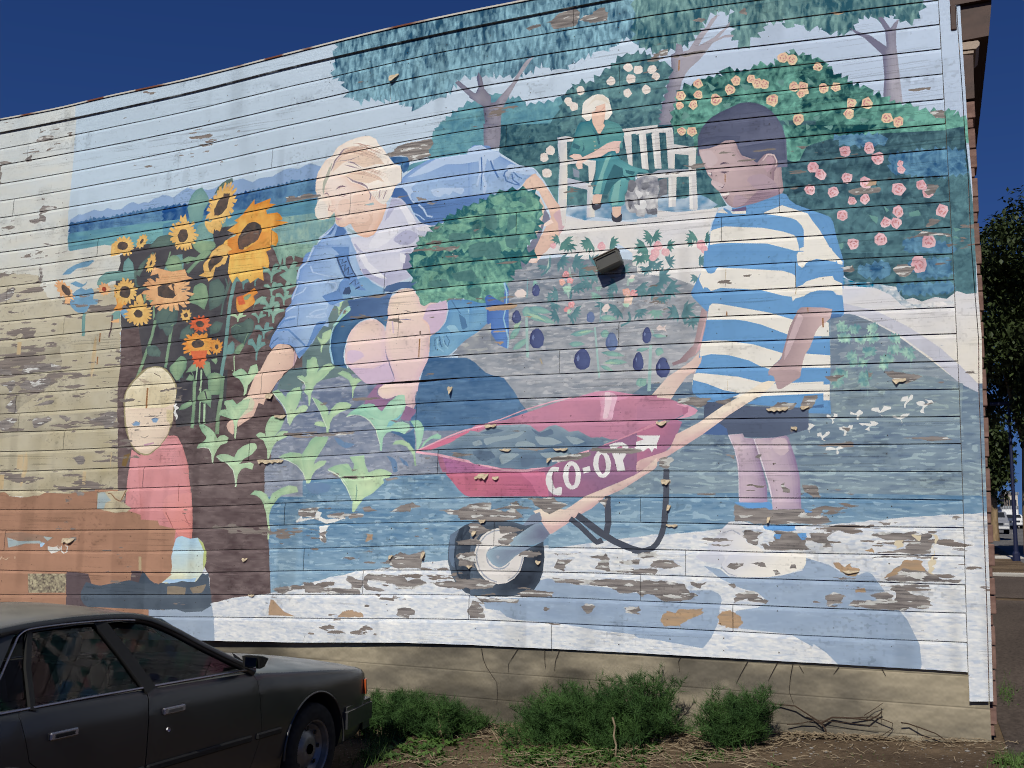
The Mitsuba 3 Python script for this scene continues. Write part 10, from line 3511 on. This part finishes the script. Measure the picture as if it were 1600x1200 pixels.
for s in (1, -1):
    fr = np.array([(-2.60, 1.165), (-2.50, 1.196), (-2.35, 1.215), (-2.1, 1.232), (-1.85, 1.237), (-1.6, 1.232), (-1.42, 1.212), (-1.25, 1.15), (-1.05, 1.045), (-.85, .945), (-.68, .862)])
    uu_ = np.linspace(fr[0, 0], fr[-1, 0], 40); zz2 = PI(fr[:, 0], fr[:, 1])(uu_); rl = np.array([side(s, u, z) for u, z in zip(uu_, zz2)])
    add('roof_rail', xf(tube(rl - [s * .006, 0, 0], .027, 8)), 'car_paint', Car, smooth=60)
    bar([side(s, -1.575, .865), side(s, -1.66, 1.06), side(s, -1.75, 1.23)], .036, .014, 'black_rubber', 'door_pillar')
    bar([side(s, -2.34, .875), side(s, -2.28, 1.05), side(s, -2.19, 1.22)], .016, .010, 'black_rubber', 'window_divider')
    c = [side(s, -2.26, 1.222), side(s, -2.52, 1.20), side(s, -3.02, .90), side(s, -2.62, .885)]                                # rear quarter
    c[1] = [s * .53, -2.56, 1.205]; c[2] = [s * .70, -3.02, .92]
    cin = [[x - s * .03, u, z] for x, u, z in c]; add('roof_pillar', xf(mesh(c + cin, [[0, 1, 2, 3], [7, 6, 5, 4], [0, 4, 5, 1], [1, 5, 6, 2], [2, 6, 7, 3], [3, 7, 4, 0]])), 'car_paint', Car)
    for nm, a in (('side_window', [(-.74, .89), (-1.26, 1.155), (-1.44, 1.213), (-1.72, 1.232), (-1.585, .89)]), ('side_window', [(-1.585, .89), (-1.72, 1.232), (-2.20, 1.222), (-2.34, .89)]), ('quarter_window', [(-2.34, .89), (-2.20, 1.222), (-2.27, 1.21), (-2.61, .89)])):
        add(nm, xf(mesh([[p[0] - s * .006, p[1], p[2]] for p in (side(s, *q) for q in a)], [[0, 1, 2, 3]] if len(a) == 4 else [[0, 1, 2, 4], [2, 3, 4, 4]])), 'car_glass', Car)
    add('belt_trim', xf(tube(np.array([side(s, u, z) for u, z in ((-.72, .879), (-1.3, .884), (-2.0, .889), (-2.62, .889))]) + [s * .004, 0, 0], .0075, 6)), 'chrome', Car, smooth=60)
    dq = np.array([(-2.62, .89), (-2.45, 1.04), (-2.33, 1.15), (-2.27, 1.20), (-2.2, 1.219), (-1.95, 1.226), (-1.7, 1.224), (-1.5, 1.212)]); tq = np.linspace(0, 1, len(dq)); tt = np.linspace(0, 1, 36)
    dp = np.array([side(s, u, z) for u, z in zip(PI(tq, dq[:, 0])(tt), PI(tq, dq[:, 1])(tt))]); add('drip_trim', xf(tube(dp + [s * .021, 0, 0], .0052, 6)), 'chrome', Car, smooth=60)
    pq = rl[(uu_ > -1.5) & (uu_ < -.72)] + [s * .019, 0, -.004]; add('pillar_trim', xf(tube(pq, .006, 6)), 'black_rubber', Car, smooth=60)
    # side moulding in three lengths
    for u0, u1 in ((-.40, -.655), (-.705, -1.595), (-1.615, -2.12)):
        add('side_moulding', xf(box(min(s * .80, s * .826), max(s * .80, s * .826), u1, u0, .464, .502, .008)), 'black_rubber', Car)
    for u in (-1.42, -2.18):
        h = add('door_handle', xf(box(min(s * .812, s * .832), max(s * .812, s * .832), u - .085, u + .085, .735, .772, .006)), 'chrome', Car)
        add('grip', xf(box(min(s * .826, s * .8345), max(s * .826, s * .8345), u - .062, u + .062, .743, .763, .003)), 'black_rubber' if u < -2 else 'steel', h)
    add('lock', xf(lathe([(s * .815, .0), (s * .822, .012), (s * .815, .014)], 12).apply_translation((0, -1.45, .655))), 'chrome', Car)
    # door mirror
    mh = trimesh.convex.convex_hull(np.array([[s * (x), u, z] for x, u, z in ((.80, -.80, .90), (.80, -.72, .90), (.915, -.80, .90), (.905, -.74, .905), (.80, -.82, .97), (.80, -.76, .97), (.92, -.82, .975), (.90, -.76, .97), (.80, -.70, .96), (.91, -.71, .95))]))
    mk = add('door_mirror', xf(mh), 'black_rubber', Car, smooth=40)
    add('glass', xf(box(min(s * .83, s * .908), max(s * .83, s * .908), -.8285, -.8235, .91, .965)), 'mirror', mk)
    add('mirror_sail', xf(mesh([side(s, -.70, .905), side(s, -.80, .905), side(s, -.80, .985)], [[0, 1, 2]])), 'black_rubber', Car)
    # corner lamps and headlamps
    add('corner_lamp', xf(trimesh.convex.convex_hull(np.array([[s * x, u, z] for x, u, z in ((.785, .70, .55), (.780, .70, .655), (.738, .788, .545), (.731, .783, .65), (.792, .67, .555), (.785, .68, .655), (.60, .70, .55), (.60, .70, .65))]))), 'amber', Car)
    add('headlight', xf(box(min(s * .42, s * .685), max(s * .42, s * .685), .74, .79, .53, .655, .012)), 'lens_clear', Car)
    add('tail_light', xf(box(min(s * .42, s * .70), max(s * .42, s * .70), -3.57, -3.5, .62, .76, .012)), 'amber', Car)
add('grille', xf(box(-.41, .41, .74, .785, .54, .65, .01)), 'black_rubber', Car)
bp = []
for uu, zz_, ex in ((.0, .0, 0),):
    a = np.linspace(-1, 1, 23); out = []
    for x in a:
        w = .80; d = .935 - .14 * abs(x) ** 6; out.append((x * (w + .02), d))
    out = np.array(out); inner = out * [1, 1] - [0, .16]; inner[0], inner[-1] = (-.80, .36), (.80, .36); out[0], out[-1] = (-.832, .37), (.832, .37)
    pol = shapely.Polygon(np.vstack([out, inner[::-1]])).buffer(0)
    for z0, z1, sh in ((.30, .36, -.015), (.36, .475, 0), (.475, .505, -.012)):
        q = pol.buffer(sh, join_style=2); q = max(q.geoms, key=lambda g_: g_.area) if hasattr(q, 'geoms') else q
        mm_ = trimesh.creation.extrude_polygon(q, z1 - z0); mm_.apply_translation((0, 0, z0)); bp.append(mm_)
add('bumper', xf(cat(bp)), 'car_paint', Car, smooth=30)
add('bumper', xf(box(-.80, .80, -3.68, -3.45, .34, .50, .03)), 'car_paint', Car)
sc = lambda u, z, x=.0: [x, u, z]
ws = [[-.70, -.70, .875], [.70, -.70, .875], [.53, -1.22, 1.20], [-.53, -1.22, 1.20]]
add('windscreen', xf(mesh(ws, [[0, 1, 2, 3]])), 'car_glass', Car); add('back_window', xf(mesh([[-.50, -2.56, 1.195], [.50, -2.56, 1.195], [.62, -3.02, .94], [-.62, -3.02, .94]], [[0, 1, 2, 3]])), 'car_glass', Car)
add('cowl', xf(box(-.68, .68, -.83, -.66, .84, .893, .01)), 'black_rubber', Car); add('parcel_shelf', xf(box(-.64, .64, -2.96, -2.5, .78, .86)), 'seat_blue', Car); add('dashboard', xf(box(-.65, .65, -1.08, -.80, .62, .86, .04)), 'black_rubber', Car)
add('cabin_floor', xf(box(-.655, .655, -2.95, -.81, .425, .44)), 'black_rubber', Car)
for s in (1, -1):
    sk = add('seat', xf(cat([box(s * .36 - .24, s * .36 + .24, -1.62, -1.14, .44, .62, .05), trimesh.convex.convex_hull(np.array([[s * .36 + x, u, z] for x in (-.23, .23) for u, z in ((-1.58, .56), (-1.72, .56), (-1.80, 1.0), (-1.70, 1.02))]))])), 'seat_blue', Car, smooth=40)
    add('headrest', xf(box(s * .36 - .13, s * .36 + .13, -1.84, -1.74, 1.02, 1.17, .03)), 'seat_blue', sk)
sk = add('bench_seat', xf(cat([box(-.63, .63, -2.5, -2.05, .44, .64, .05), trimesh.convex.convex_hull(np.array([[x, u, z] for x in (-.63, .63) for u, z in ((-2.46, .6), (-2.62, .6), (-2.72, .95), (-2.60, .97))]))])), 'seat_blue', Car, smooth=40)
add('seat_cover', xf(box(.05, .56, -1.685, -1.60, .72, .99, .03)), 'seat_grey', Car)
# wheels
R_ = .293
TY = [(-.085, .185), (-.092, .20), (-.094, .235), (-.088, .265), (-.078, .283), (-.065, .2915), (-.03, R_), (.03, R_), (.065, .2915), (.078, .283), (.088, .265), (.094, .235), (.092, .20), (.085, .185)]
RM = [(.055, .0), (.055, .062), (.048, .085), (.030, .112), (.022, .128), (.040, .145), (.052, .155), (.040, .166), (.060, .172), (.078, .176), (.086, .187), (.080, .190), (.06, .185), (-.085, .185)]
for u in (0, -2.52):
    for s in (1, -1):
        def wx(m_): v = np.array(m_.vertices); v[:, 0] = s * (v[:, 0] + .715); v[:, 1] += u; v[:, 2] += R_; mm_ = trimesh.Trimesh(v, m_.faces if s > 0 else m_.faces[:, ::-1], process=False); return xf(mm_)
        wk = add('wheel', wx(lathe([(-.08, 0), (-.08, .185)], 24)), 'black_rubber', Car)
        add('tyre', wx(lathe(TY, 64)), 'tyre_rubber', wk, smooth=40); add('rim', wx(lathe(RM, 48)), 'steel', wk, smooth=30)
        nuts = [lathe([(.02, 0), (.046, .010), (.052, .009), (.054, 0)], 6).apply_translation((0, .056 * math.cos(a), .056 * math.sin(a))) for a in np.arange(4) * math.pi / 2 + .5]
        nuts.append(lathe([(.05, .034), (.066, .030), (.070, .02), (.071, 0)], 20)); add('wheel_nuts', wx(cat(nuts)), 'chrome', wk, smooth=30)
        hol = [box(.034, .0345 + .006, .128 * math.cos(a) - .012, .128 * math.cos(a) + .012, .128 * math.sin(a) - .012, .128 * math.sin(a) + .012, .002) for a in np.arange(8) * math.pi / 4]
        add('rim_slots', wx(cat(hol)), 'black_rubber', wk)
        ar = np.linspace(-.05, math.pi + .05, 25)
        wl = np.array([[s * .812, u + .352 * math.cos(a), .305 + .352 * math.sin(a)] for a in ar]); add('arch_lip', xf(tube(wl, .008, 6)), 'car_paint', Car, smooth=60)
add('underbody', xf(box(-.52, .52, -3.3, .55, .2, .42)), 'black_rubber', Car)
# antenna-free far traffic: simple but shaped vehicles
def far_car(px, N, lab, cat_, paint, L=4.6, H=1.75, Wd=1.85, face=1):
    t = thing('road_car', lab, cat_); x = place(px, N); y = N - DIST; g = float(G(x, y)) + .03
    P = [(0, .32), (0, .85), (.1, .98), (1.25, 1.08), (1.75, H * .98), (2.4, H), (L - .5, H), (L - .1, 1.15), (L, .95), (L, .35)]
    Pc = shapely.Polygon(P); m_ = trimesh.creation.extrude_polygon(Pc, Wd); v = np.array(m_.vertices); w = v[:, 2] - Wd / 2; zz = v[:, 1]; w = w * np.where(zz > 1.1, .84, 1.0)
    add('body', trimesh.Trimesh(np.stack([x + w, y + v[:, 0], g + zz], 1), m_.faces, process=False), paint, t)
    gl = np.array([[-.74, 1.32, 1.12], [.74, 1.32, 1.12], [.66, 1.72, H * .96], [-.66, 1.72, H * .96]]); add('windscreen', mesh(np.array([[x + a, y + b - .02, g + c + .01] for a, b, c in gl]), [[0, 1, 2, 3]]), 'window_dark', t)
    for s in (-1, 1): add('headlight', box(x + s * .72 - .16, x + s * .72 + .16, y - .03, y + .05, g + .68, g + .82, .02), 'lens_clear', t)
    add('grille', box(x - .5, x + .5, y - .025, y + .03, g + .64, g + .84, .02), 'window_dark', t); add('bumper', box(x - .9, x + .9, y - .1, y + .1, g + .36, g + .56, .04), 'white_wood' if paint == 'silver' else paint, t)
    for u in (.85, L - .9):
        for s in (-1, 1):
            c = lathe([(-.1, 0), (-.1, .33), (.1, .33), (.1, 0)], 18); c.apply_translation((x + s * (Wd / 2 - .1), y + u, g + .33)); add('wheel', c, 'tyre_rubber', t)
scene['silver'] = two(princ(alb(.33, .34, .37), .3, .6, .5)); scene['white_car'] = two(princ(alb(.66, .66, .66), .35, .5)); scene['dark_car'] = two(princ(alb(.05, .06, .09), .35, .5))
far_car(1558, 88, 'silver four-wheel-drive facing us far down the street', 'car', 'silver')
far_car(1573, 112, 'dark car parked behind the silver four-wheel-drive', 'car', 'dark_car', 4.4, 1.5)
far_car(1587, 118, 'white car parked beyond the lamp post at the end of the street', 'car', 'white_car', 4.4, 1.5)
